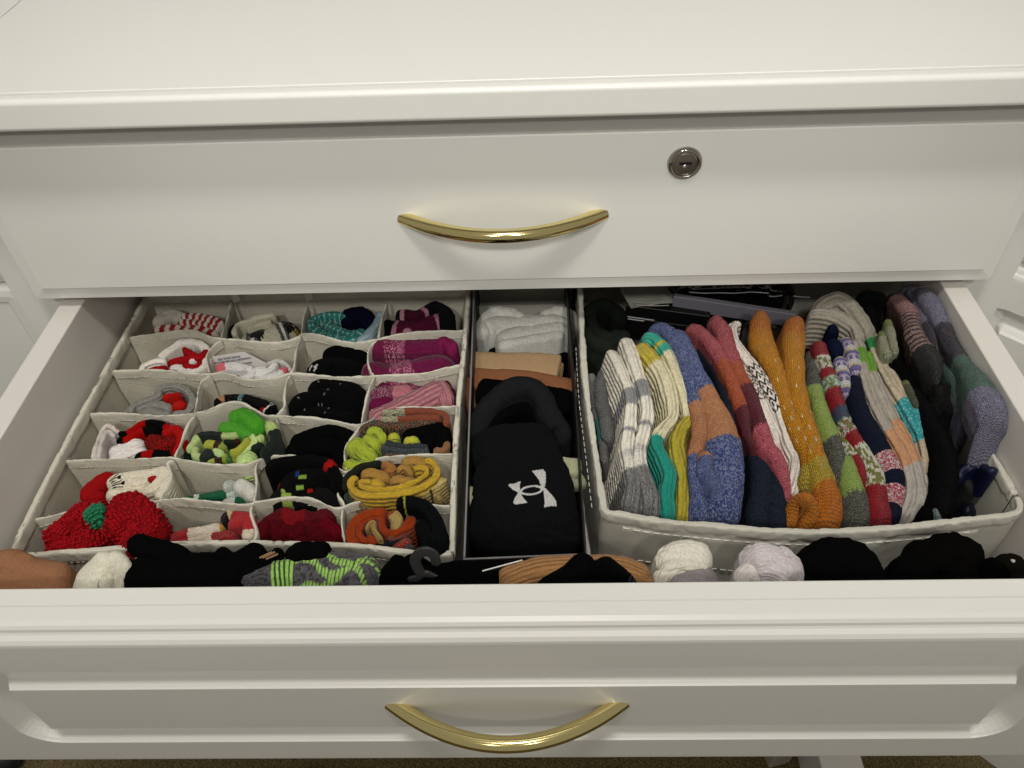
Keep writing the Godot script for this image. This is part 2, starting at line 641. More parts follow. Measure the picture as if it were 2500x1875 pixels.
func motif(kind: String, c: Color, x: int, y: int, u: float, t: float) -> Color:
	match kind:
		"hounds":
			if t > 0.36 and t < 0.62:
				var a := absf(fmod(u * 9.0 + 0.5 * floorf(t * 22.0), 1.0) - 0.5)
				var b := fmod(t * 22.0, 1.0)
				if absf(b - a * 1.2 - 0.15) < 0.14 or (a < 0.09 and b > 0.6):
					return Color("#0c0c0e")
		"specks":
			if t > 0.3 and t < 0.85 and hash2(int(x / 2.0), int(y / 3.0), 4) > 0.955:
				return [Color("#e8e2d0"), Color("#9aa38c"), Color("#d9a84a")][int(hash2(int(x / 2.0), int(y / 3.0), 5) * 2.99)]
		"leaves":
			if c.r > 0.75 and c.g > 0.75 and hash2(int(x / 3.0), int(y / 3.0), 6) > 0.55:
				return Color("#7d8038").lerp(c, 0.25 * hash2(x, y, 1))
		"snow":
			var a := fmod(u * 6.0, 1.0) - 0.5
			var b := fmod(t * 9.0, 1.0) - 0.5
			if absf(a * b) < 0.012 and maxf(absf(a), absf(b)) < 0.36 or absf(fmod(t * 9.0, 3.0) - 1.5) < 0.07:
				return c.lerp(Color("#cfe3df"), 0.8)
			if hash2(int(x / 2.0), int(y / 2.0), 8) > 0.93:
				return c.lerp(Color("#bcd8d2"), 0.7)
		"cat":
			var p := Vector2(u, t)
			for q in [[0.5, 0.33, 0.13], [0.62, 0.41, 0.1], [0.4, 0.85, 0.1], [0.6, 0.9, 0.13]]:
				var d := Vector2((p.x - q[0]) * 0.8, p.y - q[1])
				if d.length() < q[2] * (0.6 + 0.5 * hash2(int(x / 3.0), int(y / 3.0), 3)):
					return Color("#0b0b0c")
			if Vector2((p.x - 0.52) * 0.8, p.y - 0.36).length() < 0.02:
				return Color("#d0604a")
			if t > 0.95:
				return Color("#d19a20")
		"stripes":
			if fmod(t * 7.0 + (hash2(x, 0, 2) - 0.5) * 0.16, 1.0) < 0.5:
				return Color("#a8161c")
		"logo":
			return logo(c, u, t)
		"blooms":
			var a := fine.get_noise_2d(x * 2.6, y * 2.6)
			var b := fine.get_noise_2d(x * 2.6 + 300.0, y * 2.6)
			if a > 0.22:
				return Color("#8a3a22")
			if b > 0.2:
				return Color("#3f6f66")
			if b < -0.24:
				return Color("#b9975c")
			if a < -0.3:
				return Color("#7c1f3f")
		"bird":
			var a := fine.get_noise_2d(x * 3.2, y * 3.2 + 77.0)
			if t > 0.35 and a > 0.12:
				return Color("#5a2c1c").lerp(Color("#d9b98a"), 0.5 if hash2(x, y, 5) > 0.8 else 0.0)
		"stars":
			if hash2(int(x / 3.0), int(y / 3.0), 12) > 0.982:
				return Color("#78787a")
		"bricks":
			for q in [[0.56, 0.10, 0.07, 0.035, "#b3201c"], [0.36, 0.62, 0.08, 0.05, "#b3201c"], [0.52, 0.42, 0.06, 0.03, "#22407c"], [0.42, 0.46, 0.03, 0.06, "#8fb34a"], [0.49, 0.5, 0.03, 0.06, "#8fb34a"], [0.28, 0.8, 0.05, 0.04, "#a9bf58"], [0.37, 0.8, 0.03, 0.04, "#a9bf58"], [0.62, 0.92, 0.1, 0.05, "#b3201c"]]:
				if absf(u - q[0]) < q[2] * 0.5 and absf(t - q[1]) < q[3]:
					return Color(q[4])
		"zigzag":
			if t > 0.27 and t < 0.43:
				if fmod((t - 0.27) * 31.0, 1.0) < 0.62:
					return Color("#a3d468")
				return Color("#3c4a3c")
			if t >= 0.43:
				for k in 3:
					var mid := 0.36 + 0.13 * k + 0.05 * sin((t - 0.43) * 13.0 + k) + (0.0 if t < 0.62 else (t - 0.62) * (1.1 - 0.9 * k))
					if absf(u - mid) < 0.016 + 0.01 * hash2(x, y, 2) and fmod(t * 40.0 + k, 1.0) < 0.72:
						return Color("#a3d468")
			if hash2(x, int(y / 5.0), 3) > 0.8:
				return c.darkened(0.35)
		"pinkblot":
			var d := absf(u - 0.5)
			if (absf(t - 0.62) < 0.06 or absf(t - 0.82) < 0.055) and d < 0.16:
				var z := fine.get_noise_2d(x * 4.0, y * 4.0)
				return Color("#e9e3dc") if z > -0.05 else Color("#c8385a")
		"blockbars":
			var row := fmod(t * 11.0 + (hash2(x, 0, 2) - 0.5) * 0.2, 4.0)
			if row < 1.0:
				return Color("#ece9ee")
			if row < 1.5:
				return Color("#d9c878") if fmod(u * 12.0, 1.0) < 0.5 else Color("#ece9ee")
			if row < 2.4:
				return Color("#7d72b4")
			if row < 3.0:
				return Color("#cdbfe0")
			return Color("#7d72b4") if fmod(u * 8.0, 1.0) < 0.6 else Color("#d8cfe6")
		"tealblot":
			if t > 0.52 and t < 0.76 and u < 0.62:
				return Color("#2f9ba6").lerp(Color("#c8d8ce"), 0.75 if fine.get_noise_2d(x * 3.0, y * 3.0) > 0.22 else 0.0)
		"pinstripe":
			if t > 0.38 and t < 0.74:
				if fmod((t - 0.38) * 25.0 + (hash2(x, 0, 2) - 0.5) * 0.2, 1.0) < 0.33:
					return Color("#1b1a1e")
			if fmod(u * 30.0, 1.0) < 0.25:
				return c.darkened(0.12)
		"patches":
			var z := fine.get_noise_2d(x * 2.4 + 40.0, y * 2.4)
			if z > 0.1:
				return Color("#0d0c0d")
		"berries":
			var z := fine.get_noise_2d(x * 2.0 + 10.0, y * 2.2)
			if z > 0.12:
				return Color("#1b2a23")
			if z < -0.3:
				return Color("#4c9a34")
		"print":
			for q in [[0.44, 0.12], [0.52, 0.10], [0.58, 0.13], [0.47, 0.16]]:
				if absf(u - q[0]) < 0.018 and absf(t - q[1]) < 0.035:
					return Color("#d6d6d8")
		"eye":
			for q in [[0.5, 0.62], [0.535, 0.68], [0.56, 0.6]]:
				if Vector2((u - q[0]) * 1.4, (t - q[1])).length() < 0.022:
					return Color("#0c0c0c")
		"lashes":
			for q in 3:
				var mid := 0.38 + 0.055 * q + 0.9 * pow(t - 0.07, 2.0) * (q - 1.0) * 8.0
				if absf(u - mid) < 0.011 and t > 0.04 and t < 0.15:
					return Color("#0d0d0d")
			if absf(u - 0.44) < 0.05 and absf(t - 0.16) < 0.014:
				return Color("#0d0d0d")
		"ribdash":
			if fmod(u * 22.0, 1.0) < 0.34:
				return c.darkened(0.2)
	return c

func logo(c: Color, u: float, t: float) -> Color:
	# knitted in white: two flared uprights joined by an open oval
	var p := 1.15 * Vector2((u - LOGO_U) * LOGO_W, (t - LOGO_T) * LOGO_H).rotated(deg_to_rad(LOGO_R))
	var ink := Color("#d0d0d2")
	for side in [-1.0, 1.0]:
		var yy := absf(p.y)
		var grow: float = 1.0 + 0.22 * float(side)
		var top := 14.5 * grow
		if yy < top:
			var q := yy / top
			var inner: float = 8.6 - 3.2 * q * q
			var outer: float = 10.4 + 6.8 * pow(q, 0.8) - (2.2 * maxf(0.0, q - 0.8) * 5.0)
			var x: float = p.x * float(side)
			if x > inner and x < outer:
				return ink
	var r := Vector2(p.x / 9.6, p.y / 4.9).length()
	if r < 1.0 and Vector2(p.x / 7.2, p.y / 2.6).length() > 1.0:
		return ink
	return c

# ---------------------------------------------------------------- materials
func paint(col: Color, rough := 0.38, bump := 0.004) -> StandardMaterial3D:
	var m := StandardMaterial3D.new()
	m.albedo_color = col
	m.roughness = rough
	m.metallic_specular = 0.5
	m.heightmap_enabled = true
	m.heightmap_texture = T.peel
	m.heightmap_scale = bump
	m.uv1_triplanar = true
	m.uv1_scale = Vector3.ONE * 5.0
	return m

func plain(col: Color, rough := 0.8, metal := 0.0, spec := 0.5) -> StandardMaterial3D:
	var m := StandardMaterial3D.new()
	m.albedo_color = col
	m.roughness = rough
	m.metallic = metal
	m.metallic_specular = spec
	return m

# Knitted cloth: kind is the relief (knit, rib, loops), bump in hundredths of a metre.
func cloth(col: String, kind := "knit", bump := 0.05, pat := []) -> StandardMaterial3D:
	var key := "%s %s %s" % [col, kind, bump]
	if pat.is_empty() and cache.has(key):
		return cache[key]
	var m := StandardMaterial3D.new()
	var base := Color(col)
	m.albedo_color = Color(minf(base.r * 1.12, 1.0), minf(base.g * 1.12, 1.0), minf(base.b * 1.12, 1.0)) if pat.is_empty() and base.get_luminance() > 0.1 else base
	m.albedo_texture = T.yarn
	m.roughness = 0.95
	var light: float = Color(col).get_luminance() if pat.is_empty() else float(pat[3])
	m.metallic_specular = 0.25 if light > 0.12 else 0.1
	m.rim_enabled = true
	m.rim = 0.2 if light > 0.2 else 0.02
	m.rim_tint = 0.7
	m.heightmap_enabled = true
	m.heightmap_texture = T[kind]
	m.heightmap_scale = bump
	if pat.size() > 0:
		m.detail_enabled = true
		waiting.append([m, pat[0]])
		m.uv2_scale = pat[1]
		m.uv2_offset = pat[2]
		m.detail_blend_mode = BaseMaterial3D.BLEND_MODE_MUL
		m.detail_uv_layer = BaseMaterial3D.DETAIL_UV_2
	else:
		cache[key] = m
	return m

func fabric(col: Color, kind: String, scale: float, bump: float) -> StandardMaterial3D:
	var m := StandardMaterial3D.new()
	m.albedo_color = col
	m.roughness = 0.85
	m.metallic_specular = 0.3
	m.heightmap_enabled = true
	m.heightmap_texture = T[kind]
	m.heightmap_scale = bump
	m.uv1_triplanar = true
	m.uv1_scale = Vector3.ONE * scale
	return m

const LOGO_W := 168.0            # girth and length of the emblem sock
const LOGO_H := 122.0
const LOGO_U := 0.53
const LOGO_T := 0.60
const LOGO_R := 10.0

func lamp(at: Vector3) -> void:
	# a ceiling fixture behind the viewer with two spotlights turned to the dresser
	var o := thing("ceiling_lamp", "brass ceiling lamp with two spotlight heads turned towards the dresser", "lamp", at / S)
	var glass := plain(Color("#fff6e6"), 0.4)
	glass.emission_enabled = true
	glass.emission = Color("#fff4e0")
	glass.emission_energy_multiplier = 25.0
	var brass := plain(Color("#b8964a"), 0.3, 1.0)
	var bar_shape := CylinderMesh.new()
	bar_shape.top_radius = 0.012
	bar_shape.bottom_radius = 0.012
	bar_shape.height = 0.7
	var rail := obj("lamp_rail", bar_shape, brass, o)
	rail.rotation.z = PI / 2.0
	rail.position = Vector3(0, 0.12, 0.05)
	for sx in [-1.0, 1.0]:
		var head := Node3D.new()
		head.name = "lamp_head"
		o.add_child(head, true)
		head.position = Vector3(sx * 0.28, 0, 0)
		head.rotation = Vector3(deg_to_rad(-LAMP_DOWN), 0, 0)
		var shell := CylinderMesh.new()
		shell.top_radius = 0.05
		shell.bottom_radius = 0.075
		shell.height = 0.12
		var can := obj("lamp_shade", shell, brass, head)
		can.rotation.x = PI / 2.0
		can.position.z = 0.07
		var disc := CylinderMesh.new()
		disc.top_radius = 0.07
		disc.bottom_radius = 0.07
		disc.height = 0.006
		var lens_mesh := obj("lamp_glass", disc, glass, head)
		lens_mesh.rotation.x = PI / 2.0
		lens_mesh.position.z = 0.004
		var l := SpotLight3D.new()
		l.name = "lamp_light"
		l.light_color = LAMP_COLOR
		l.light_energy = LAMP_ENERGY
		l.light_size = 0.07
		l.spot_range = 8.0
		l.spot_attenuation = 2.0
		l.spot_angle = LAMP_CONE
		l.spot_angle_attenuation = 0.35
		l.shadow_enabled = true
		head.add_child(l, true)
		l.position.z = -0.012

func globe_lamp(at: Vector3) -> void:
	# a round frosted ceiling light above the open drawer
	var o := thing("globe_lamp", "round frosted glass ceiling light above the open drawer", "lamp", at / S)
	var glass := plain(Color("#fff6e6"), 0.4)
	glass.emission_enabled = true
	glass.emission = Color("#fff4e0")
	glass.emission_energy_multiplier = 14.0
	var plate_shape := CylinderMesh.new()
	plate_shape.top_radius = 0.09
	plate_shape.bottom_radius = 0.11
	plate_shape.height = 0.03
	var plate := obj("mounting_plate", plate_shape, plain(Color("#d8d4c8"), 0.4), o)
	plate.position.y = 0.12
	var globe := SphereMesh.new()
	globe.radius = 0.11
	globe.height = 0.22
	obj("lamp_glass", globe, glass, o)
	var l := OmniLight3D.new()
	l.name = "lamp_light"
	l.light_color = LAMP_COLOR
	l.light_energy = GLOBE_ENERGY
	l.light_size = 0.105
	l.omni_range = 8.0
	l.omni_attenuation = 2.0
	l.shadow_enabled = true
	o.add_child(l, true)

const GROOVE := [[0.0, 0.0], [0.4, -1.2], [1.2, -2.2], [1.8, -3.6], [3.0, -6.0], [5.0, -8.0], [8.0, -9.4], [11.0, -9.8], [14.0, -9.4], [17.0, -8.0], [19.0, -6.0], [20.2, -3.6], [20.8, -2.2], [21.6, -1.2], [22.0, 0.0]]   # inset and depth of the routed moulding
const GLOBE_ENERGY := 0.72
const LAMP_COLOR := Color("#fbfbf4")
const LAMP_ENERGY := 0.76
const LAMP_DOWN := 31.0
const LAMP_CONE := 21.5

func handle(parent: Node, y: float, z: float) -> void:
	var brass := plain(Color("#e2d296"), 0.11, 1.0)
	var rows := []
	for i in 13:
		var t := -1.0 + 2.0 * i / 12.0
		rows.append([t * 66.5 + 0.5, y, z - 3.0 + 24.0 * (1.0 - t * t), 4.6])
	obj("handle", bar(rows), brass, parent)

func furniture() -> void:
	var white := paint(Color("#e3e3e0"))
	var inside := paint(Color("#ddd8d4"), 0.45)
	# the chest itself
	var d := thing("dresser", "white painted dresser with a thick rounded top standing in the closet", "dresser", Vector3(0, -600, -100))
	obj("countertop", rbox(Vector3(-331, 143, -420), Vector3(470, 162, 19.4), 0.6), white, d)
	obj("countertop_edge", rbox(Vector3(-470, 143, 20.0), Vector3(470, 162, 30), 3.2), white, d)
	obj("side_counter", rbox(Vector3(-700, 143, -420), Vector3(-332.2, 162, 19.4), 0.6), white, d)
	obj("stile", rbox(Vector3(-371, -600, -38), Vector3(-331, 142.9, -18), 1.0), white, d)
	obj("stile", rbox(Vector3(329, -600, -38), Vector3(369.5, 142.9, -18), 1.0), white, d)
	obj("filler_strip", rbox(Vector3(369.7, -600, -70), Vector3(392, 142.9, -22), 0.6), white, d)
	obj("top_rail", rbox(Vector3(-331, 120, -38), Vector3(329, 142.9, -18.4), 1.0), white, d)
	obj("middle_rail", rbox(Vector3(-331, -2, -38), Vector3(329, 14, -18.4), 1.0), white, d)
	obj("lower_rail", rbox(Vector3(-331, -190, -38), Vector3(329, -165, -18.4), 1.0), white, d)
	obj("side_panel", rbox(Vector3(-371, -600, -420), Vector3(-353, 142.9, -38.2), 0.8), white, d)
	obj("side_panel", rbox(Vector3(352, -600, -420), Vector3(369.5, 142.9, -38.2), 0.8), white, d)
	obj("back_panel", rbox(Vector3(-353, -600, -420), Vector3(352, 142.9, -412), 0.8), white, d)
	# the closed drawer
	var u := thing("upper_drawer", "closed white top drawer with chamfered front, brass bow handle and lock", "drawer", Vector3(0, 0, -16))
	obj("drawer_front", panel([[-340, 340, 0, 127, -0.6, 0.6], [-340, 340, 0, 127, 0.0, 0.6], [-339.5, 339.5, 0.5, 126.6, 0.6, 0.5], [-330.0, 330.0, 11.0, 120.4, 1.8, 0.3], [-329.8, 329.8, 11.2, 120.2, 3.2, 0.3], [-329.3, 329.3, 11.8, 119.6, 3.8, 0.3]], 15.0), white, u)
	obj("drawer_floor", rbox(Vector3(-313, 16, -400), Vector3(313, 22, -17.0), 0.5), inside, u)
	handle(u, 62.5, 4.0)
	var chrome := plain(Color("#a9a49b"), 0.12, 1.0)
	var lk := obj("lock", turned([[0.0, 1.2], [7.3, 1.2], [7.7, 0.6], [7.9, 1.0], [8.2, 2.2], [9.2, 2.7], [10.2, 2.0], [10.7, 0.6], [10.8, -0.4]], Vector3(114.4, 99.2, 4.0)), chrome, u)
	obj("lock_plug", turned([[0.0, 1.9], [6.6, 1.8], [7.0, 1.4], [7.0, 0.2]], Vector3(114.4, 99.2, 4.0)), plain(Color("#8d867c"), 0.32, 1.0), lk)
	obj("key_slot", rbox(Vector3(110.8, 98.6, 4.5), Vector3(118.6, 100.6, 6.05), 0.3), plain(Color("#050505"), 0.9), lk)
	obj("key_pin", turned([[0.0, 2.5], [0.9, 2.3], [1.3, 1.7]], Vector3(114.2, 97.7, 4.0)), plain(Color("#e8e6e0"), 0.15, 1.0), lk)
	# the open drawer
	var w := thing("open_drawer", "open white drawer with moulded front and brass bow handle full of socks", "drawer", Vector3(0, -140, 40))
	var rows := [[-351.5, 351.5, -181.5, -7.2, 244.0, 1.0], [-351.5, 351.5, -181.5, -7.2, 251.0, 1.0], [-350.6, 350.6, -180.6, -8.0, 253.6, 1.0], [-348.8, 348.8, -178.8, -9.8, 254.9, 1.0], [-346.5, 346.5, -176.5, -12.0, 255.2, 1.0],
		[-345.6, 345.6, -175.5, -13.2, 256.0, 1.0], [-344.0, 344.0, -174.0, -14.8, 258.3, 1.0], [-341.8, 341.8, -171.8, -17.0, 259.7, 1.0], [-340.0, 340.0, -170.0, -19.0, 260.0, 1.0]]
	for s in GROOVE:
		rows.append([-296.0 + s[0], 296.0 - s[0], -143.3 + s[0], -46.2 - s[0], 260.0 + s[1], 22.0 - s[0]])
	obj("drawer_front", panel(rows, 0.6), white, w)
	obj("box_front", rbox(Vector3(-313, -140, 231), Vector3(313, -9.6, 243.1), 1.2), white, w)
	obj("box_side", rbox(Vector3(-330, -140, -200), Vector3(-313.1, -9.8, 243.1), 1.2), inside, w)
	obj("box_side", rbox(Vector3(313.1, -140, -200), Vector3(330, -9.8, 243.1), 1.2), inside, w)
	obj("box_back", rbox(Vector3(-313, -140, -200), Vector3(313, -22, -188), 1.0), inside, w)
	obj("box_floor", rbox(Vector3(-313, -146, -188), Vector3(313, -140.2, 231), 0.5), inside, w)
	handle(w, -93.0, 260.0)
	# cabinets on both sides
	var l := thing("left_cabinet", "white cabinet beside the dresser, cut by the left picture edge", "cabinet", Vector3(-480, -600, -100))
	obj("drawer_front", panel([[-640, -374.5, -10.5, 120, -36, 2.0], [-639, -375.5, -9.5, 119, -34, 2.0], [-624, -390, 6, 104, -30, 1.0]], 14.0), white, l)
	obj("drawer_front", panel([[-640, -374.5, -170, -13.4, -38, 4.0], [-639, -375.5, -169, -14.4, -33, 4.0], [-637, -377.5, -167, -16.4, -31.0, 4.0], [-632, -382, -162, -21.5, -30.0, 4.0], [-626, -388, -156, -27, -30.6, 1.5], [-624, -390, -154, -29, -32.0, 0.8]], 14.0), white, l)
	obj("cabinet_body", rbox(Vector3(-640, -600, -400), Vector3(-373, 142, -53), 1.0), white, l)
	var turn := Transform3D(Basis(Vector3.UP, deg_to_rad(-45.0)), Vector3(371.5, 0, -19))
	var r := thing("right_cabinet", "white corner cabinet with moulded drawer fronts, set at an angle beside the dresser", "cabinet", Vector3(480, -600, 60))
	var rr := []
	for q in [[0.0, -8.0], [0.0, -3.0], [1.2, -1.2], [3.0, -0.6], [4.2, -0.2], [5.5, 1.0], [7.5, 1.8], [9.5, 2.0]]:
		rr.append([-30.0 + q[0], 300.0 - q[0], -170.0 + q[0], -6.0 - q[0], q[1], 1.0])
	for s in GROOVE:
		rr.append([-14.0 + s[0], 270.0 - s[0], -143.3 + s[0], -40.2 - s[0], 2.0 + s[1], 22.0 - s[0]])
	obj("drawer_front", panel(rr, 8.0, turn), white, r)
	obj("drawer_front", panel([[-30, 300, 0.5, 127, -4, 0.6], [-30, 300, 0.5, 127, 0, 0.6], [-22, 292, 9.5, 118, 2, 0.3]], 10.0, turn), white, r)
	obj("cabinet_body", rbox(Vector3(2, -600, -60), Vector3(304, 142, -14.5), 1.0, turn), white, r)

func floor_and_rest() -> void:
	org = Vector3.ZERO
	var rug := fabric(Color("#ffffff"), "rug", 30.0, 0.25)
	rug.albedo_texture = T.rugc
	rug.uv1_scale = Vector3.ONE * 9.0
	var f := obj("floor", rbox(Vector3(-1500, -640, -900), Vector3(1500, -600, 1500), 1.0), rug)
	f.set_meta("kind", "structure")

func lift(q: Array, y: float, dz := 0.0, sag := 0.0) -> Array:
	var r := []
	for a in q:
		r.append([a[0] + (dz * 0.6 if absf(q[0][0] - q[q.size() - 1][0]) < 30.0 else 0.0), y + sag * noise.get_noise_2d(a[0] * 0.7, a[1] * 0.7), a[1] + dz])
	return r

func divider(o: Node3D, q: Array, spun: Material, tapecloth: Material, thread: Material) -> void:
	obj("divider", sheet(q, -136, -61, 1.2, 1.2), spun, o)
	obj("divider_tape", tape(lift(q, -59.9, 0.0, 1.3), 1.0, 9.0, 0.45), tapecloth, o)
	stuff("stitching", stitches(lift(q, -67.0, 1.1), 2.0, 1.6, 0.2), thread, o)

func fluff_mesh() -> Mesh:
	var m := SphereMesh.new()
	m.radius = 0.0012
	m.height = 0.0024
	m.radial_segments = 6
	m.rings = 3
	return m

# Loops of terry yarn standing on the named parts, as one mass.
func fluff(o: Node3D, parts: Array, mesh: Mesh, col: String, each: int) -> void:
	var rng := RandomNumberGenerator.new()
	rng.seed = 77
	var where := []
	for ch in o.get_children():
		if not ch.name.trim_suffix("2").trim_suffix("3") in parts:
			continue
		var a: Array = ch.mesh.surface_get_arrays(0)
		var ps: PackedVector3Array = a[Mesh.ARRAY_VERTEX]
		var ns: PackedVector3Array = a[Mesh.ARRAY_NORMAL]
		for i in each:
			var k := rng.randi_range(0, ps.size() - 1)
			var w := ps[k] / S + org
			if ns[k].y < -0.1 or (w.z > 177.0 and w.y < -48.0):
				continue
			var up := (ns[k] + Vector3(rng.randf_range(-1.0, 1.0), rng.randf_range(-1.0, 1.0), rng.randf_range(-1.0, 1.0))).normalized()
			var x := up.cross(Vector3(0.3, 0.2, 1.0)).normalized()
			var s := rng.randf_range(0.7, 1.35)
			where.append(Transform3D(Basis(x, up, x.cross(up)) * Basis.from_scale(Vector3(s, s, s)), ps[k] + ns[k] * 0.0004))
	var mm := MultiMesh.new()
	mm.transform_format = MultiMesh.TRANSFORM_3D
	mm.mesh = mesh
	mm.instance_count = where.size()
	for i in where.size():
		mm.set_instance_transform(i, where[i])
	var inst := MultiMeshInstance3D.new()
	inst.name = "terry_loops"
	inst.multimesh = mm
	inst.material_override = cloth(col, "loops", 0.02)
	inst.set_meta("kind", "stuff")
	o.add_child(inst, true)

func lift2(q: Array, dz: float) -> Array:
	var r := []
	for a in q:
		r.append([a[0], a[1] + dz])
	return r

func bold_font() -> Font:
	var fnt := SystemFont.new()
	fnt.font_names = PackedStringArray(["Droid Sans"])
	fnt.font_weight = 700
	return fnt

func card_shape(t: Transform3D) -> ArrayMesh:
	var st := SurfaceTool.new()
	st.begin(Mesh.PRIMITIVE_TRIANGLES)
	var pts := PackedVector2Array()
	for q in [[0.0, 0.0, 1.5], [28.5, 0.0, 4.0], [45.0, -17.0, 2.5], [45.0, -26.0, 1.0], [0.0, -26.0, 1.0]]:
		pts.append(Vector2(q[0], q[1]))
	for i in pts.size():
		var j := (i + 1) % pts.size()
		var a := t * Vector3(pts[i].x, pts[i].y, 0.3)
		var b := t * Vector3(pts[j].x, pts[j].y, 0.3)
		var c := t * Vector3(pts[i].x, pts[i].y, -0.3)
		var d := t * Vector3(pts[j].x, pts[j].y, -0.3)
		var mid := t * Vector3(20, -12, 0)
		quad(st, a, b, d, c, (a + b) * 0.5 - mid)
		tri(st, t * Vector3(20, -12, 0.3), a, b, t.basis.z)
		tri(st, t * Vector3(20, -12, -0.3), c, d, -t.basis.z)
	return st.commit()

func organizer() -> void:
	var o: Node3D
	var spun := fabric(Color("#d9d3c6"), "spun", 40.0, 0.09)
	var tapecloth := fabric(Color("#e0dbd0"), "spun", 55.0, 0.05)
	spun.albedo_texture = T.mesh
	tapecloth.albedo_texture = T.mesh
	var thread := plain(Color("#dcd8ce"), 0.7)
	o = thing("sock_organizer", "off-white fabric drawer organizer with twenty four sock cells", "organizer", Vector3(-169, -139, 55))
	divider(o, [[-303.5, -24.2], [-280.1, -29.4], [-266.5, -32.2], [-251.9, -31.5], [-237.3, -23.9], [-227.9, -21.1], [-215.1, -19.4], [-215.7, -19.8], [-201.7, -16.6], [-182.5, -15.4], [-168.4, -19.9], [-164.6, -24.7], [-158.1, -25.2], [-146, -21.4], [-130.9, -15.4], [-116.7, -13.6], [-103.1, -17.4], [-85, -22.5], [-66.4, -24.7], [-35, -25.4]], spun, tapecloth, thread)
	divider(o, [[-303.5, 13.8], [-280.1, 13.2], [-261.3, 14.7], [-242.2, 17.4], [-227.3, 18.8], [-219.5, 17.3], [-209.8, 19.6], [-199, 24.6], [-187, 26.1], [-174, 23.9], [-164.9, 20.3], [-152.2, 20.7], [-133.7, 23.7], [-118.2, 25.7], [-100.6, 23.9], [-80.1, 23.7], [-62.5, 21.6], [-49.4, 17.5], [-35, 13.9]], spun, tapecloth, thread)
	divider(o, [[-303.5, 58.8], [-286.8, 57.8], [-268.8, 59.4], [-250.8, 61.3], [-237.9, 61.2], [-226.4, 59.2], [-217.8, 55.8], [-210.2, 51.9], [-203.6, 48.5], [-194.5, 49.9], [-184.3, 56], [-174.2, 62.6], [-166.4, 62.8], [-156.7, 64.2], [-139.2, 66.3], [-121.7, 69.5], [-111.1, 72.5], [-102.7, 72.1], [-96.7, 67.2], [-89.1, 59.3], [-72.3, 57.3], [-55.2, 57.7], [-35, 56.9]], spun, tapecloth, thread)
	divider(o, [[-303.5, 102], [-283.1, 101.7], [-266.7, 101.5], [-250.3, 101.2], [-233.9, 101], [-227.1, 101.7], [-216.6, 104], [-199.3, 107.4], [-182.8, 108.2], [-176, 107.8], [-166.9, 101.8], [-150, 100.5], [-139.1, 102.3], [-127.1, 105.6], [-116.2, 110.4], [-107.8, 115.2], [-101.9, 112.2], [-87.7, 104.3], [-71.8, 102], [-35, 101]], spun, tapecloth, thread)
	divider(o, [[-303.5, 151.4], [-285.2, 145], [-272.2, 140.5], [-253.5, 137.9], [-235.8, 136.8], [-229.2, 137.9], [-225.6, 137], [-215, 135.7], [-194.8, 137.9], [-178.5, 140.6], [-164.6, 140.6], [-164, 139.4], [-153.2, 137.7], [-138, 136], [-126, 137.6], [-113.3, 143.9], [-110.1, 144.9], [-105.6, 144.5], [-98.4, 140.9], [-87.2, 138.7], [-73.3, 138.9], [-45.3, 144.1], [-35, 144.6]], spun, tapecloth, thread)
	divider(o, [[-232.5, -68.3], [-230.4, -46.9], [-229.2, -23]], spun, tapecloth, thread)
	divider(o, [[-167.2, -60.9], [-167.4, -46.5], [-165.2, -25.4]], spun, tapecloth, thread)
	divider(o, [[-101.4, -61.9], [-102.9, -41.7], [-102.8, -18]], spun, tapecloth, thread)
	divider(o, [[-227.4, -19.7], [-232.7, -12.6], [-234.3, -0.4], [-227.4, 17.5]], spun, tapecloth, thread)
	divider(o, [[-165.2, -22.6], [-165.6, -6.7], [-163.4, 12], [-164.7, 20.4]], spun, tapecloth, thread)
	divider(o, [[-103.4, -16], [-107.7, -9.2], [-108.3, 2.9], [-105.2, 16.1], [-100.4, 23.9]], spun, tapecloth, thread)
	divider(o, [[-225.8, 20.1], [-230.8, 27], [-230, 38.2], [-227.9, 47.9], [-227.2, 58.6]], spun, tapecloth, thread)
	divider(o, [[-164.1, 21.6], [-166, 28.5], [-164.1, 43.4], [-162.2, 55.3], [-166.3, 62.5]], spun, tapecloth, thread)
	divider(o, [[-100, 25.1], [-102.3, 37.5], [-103.3, 50.7], [-103.5, 71.6]], spun, tapecloth, thread)
	divider(o, [[-225.7, 61.5], [-227.5, 72.3], [-227.9, 85.6], [-227.9, 101.1]], spun, tapecloth, thread)
	divider(o, [[-165.6, 64.5], [-162.5, 74.8], [-158.3, 83.7], [-159.7, 93.4], [-166.1, 101.6]], spun, tapecloth, thread)
	divider(o, [[-103.2, 73.3], [-107.3, 83.7], [-111, 92.3], [-111, 100.7], [-107.2, 114.2]], spun, tapecloth, thread)
	divider(o, [[-227.3, 103.5], [-230.9, 106.6], [-226.2, 114.9], [-224.8, 125.8], [-227.2, 136.9]], spun, tapecloth, thread)
	divider(o, [[-166.1, 101.6], [-169.9, 109.8], [-165.7, 124.9], [-164, 139.4]], spun, tapecloth, thread)
	divider(o, [[-108.3, 117.5], [-110.2, 132.6], [-105.8, 140.3], [-104.2, 143.6]], spun, tapecloth, thread)
	divider(o, [[-227.2, 137.9], [-225.8, 147.8], [-223.1, 158.7], [-221.9, 169.8]], spun, tapecloth, thread)
	divider(o, [[-164.4, 142.2], [-163.7, 148.7], [-156.6, 163.3], [-157.7, 169.8]], spun, tapecloth, thread)
	divider(o, [[-105, 145.5], [-104.4, 154.2], [-101.9, 164], [-99.3, 172.3]], spun, tapecloth, thread)
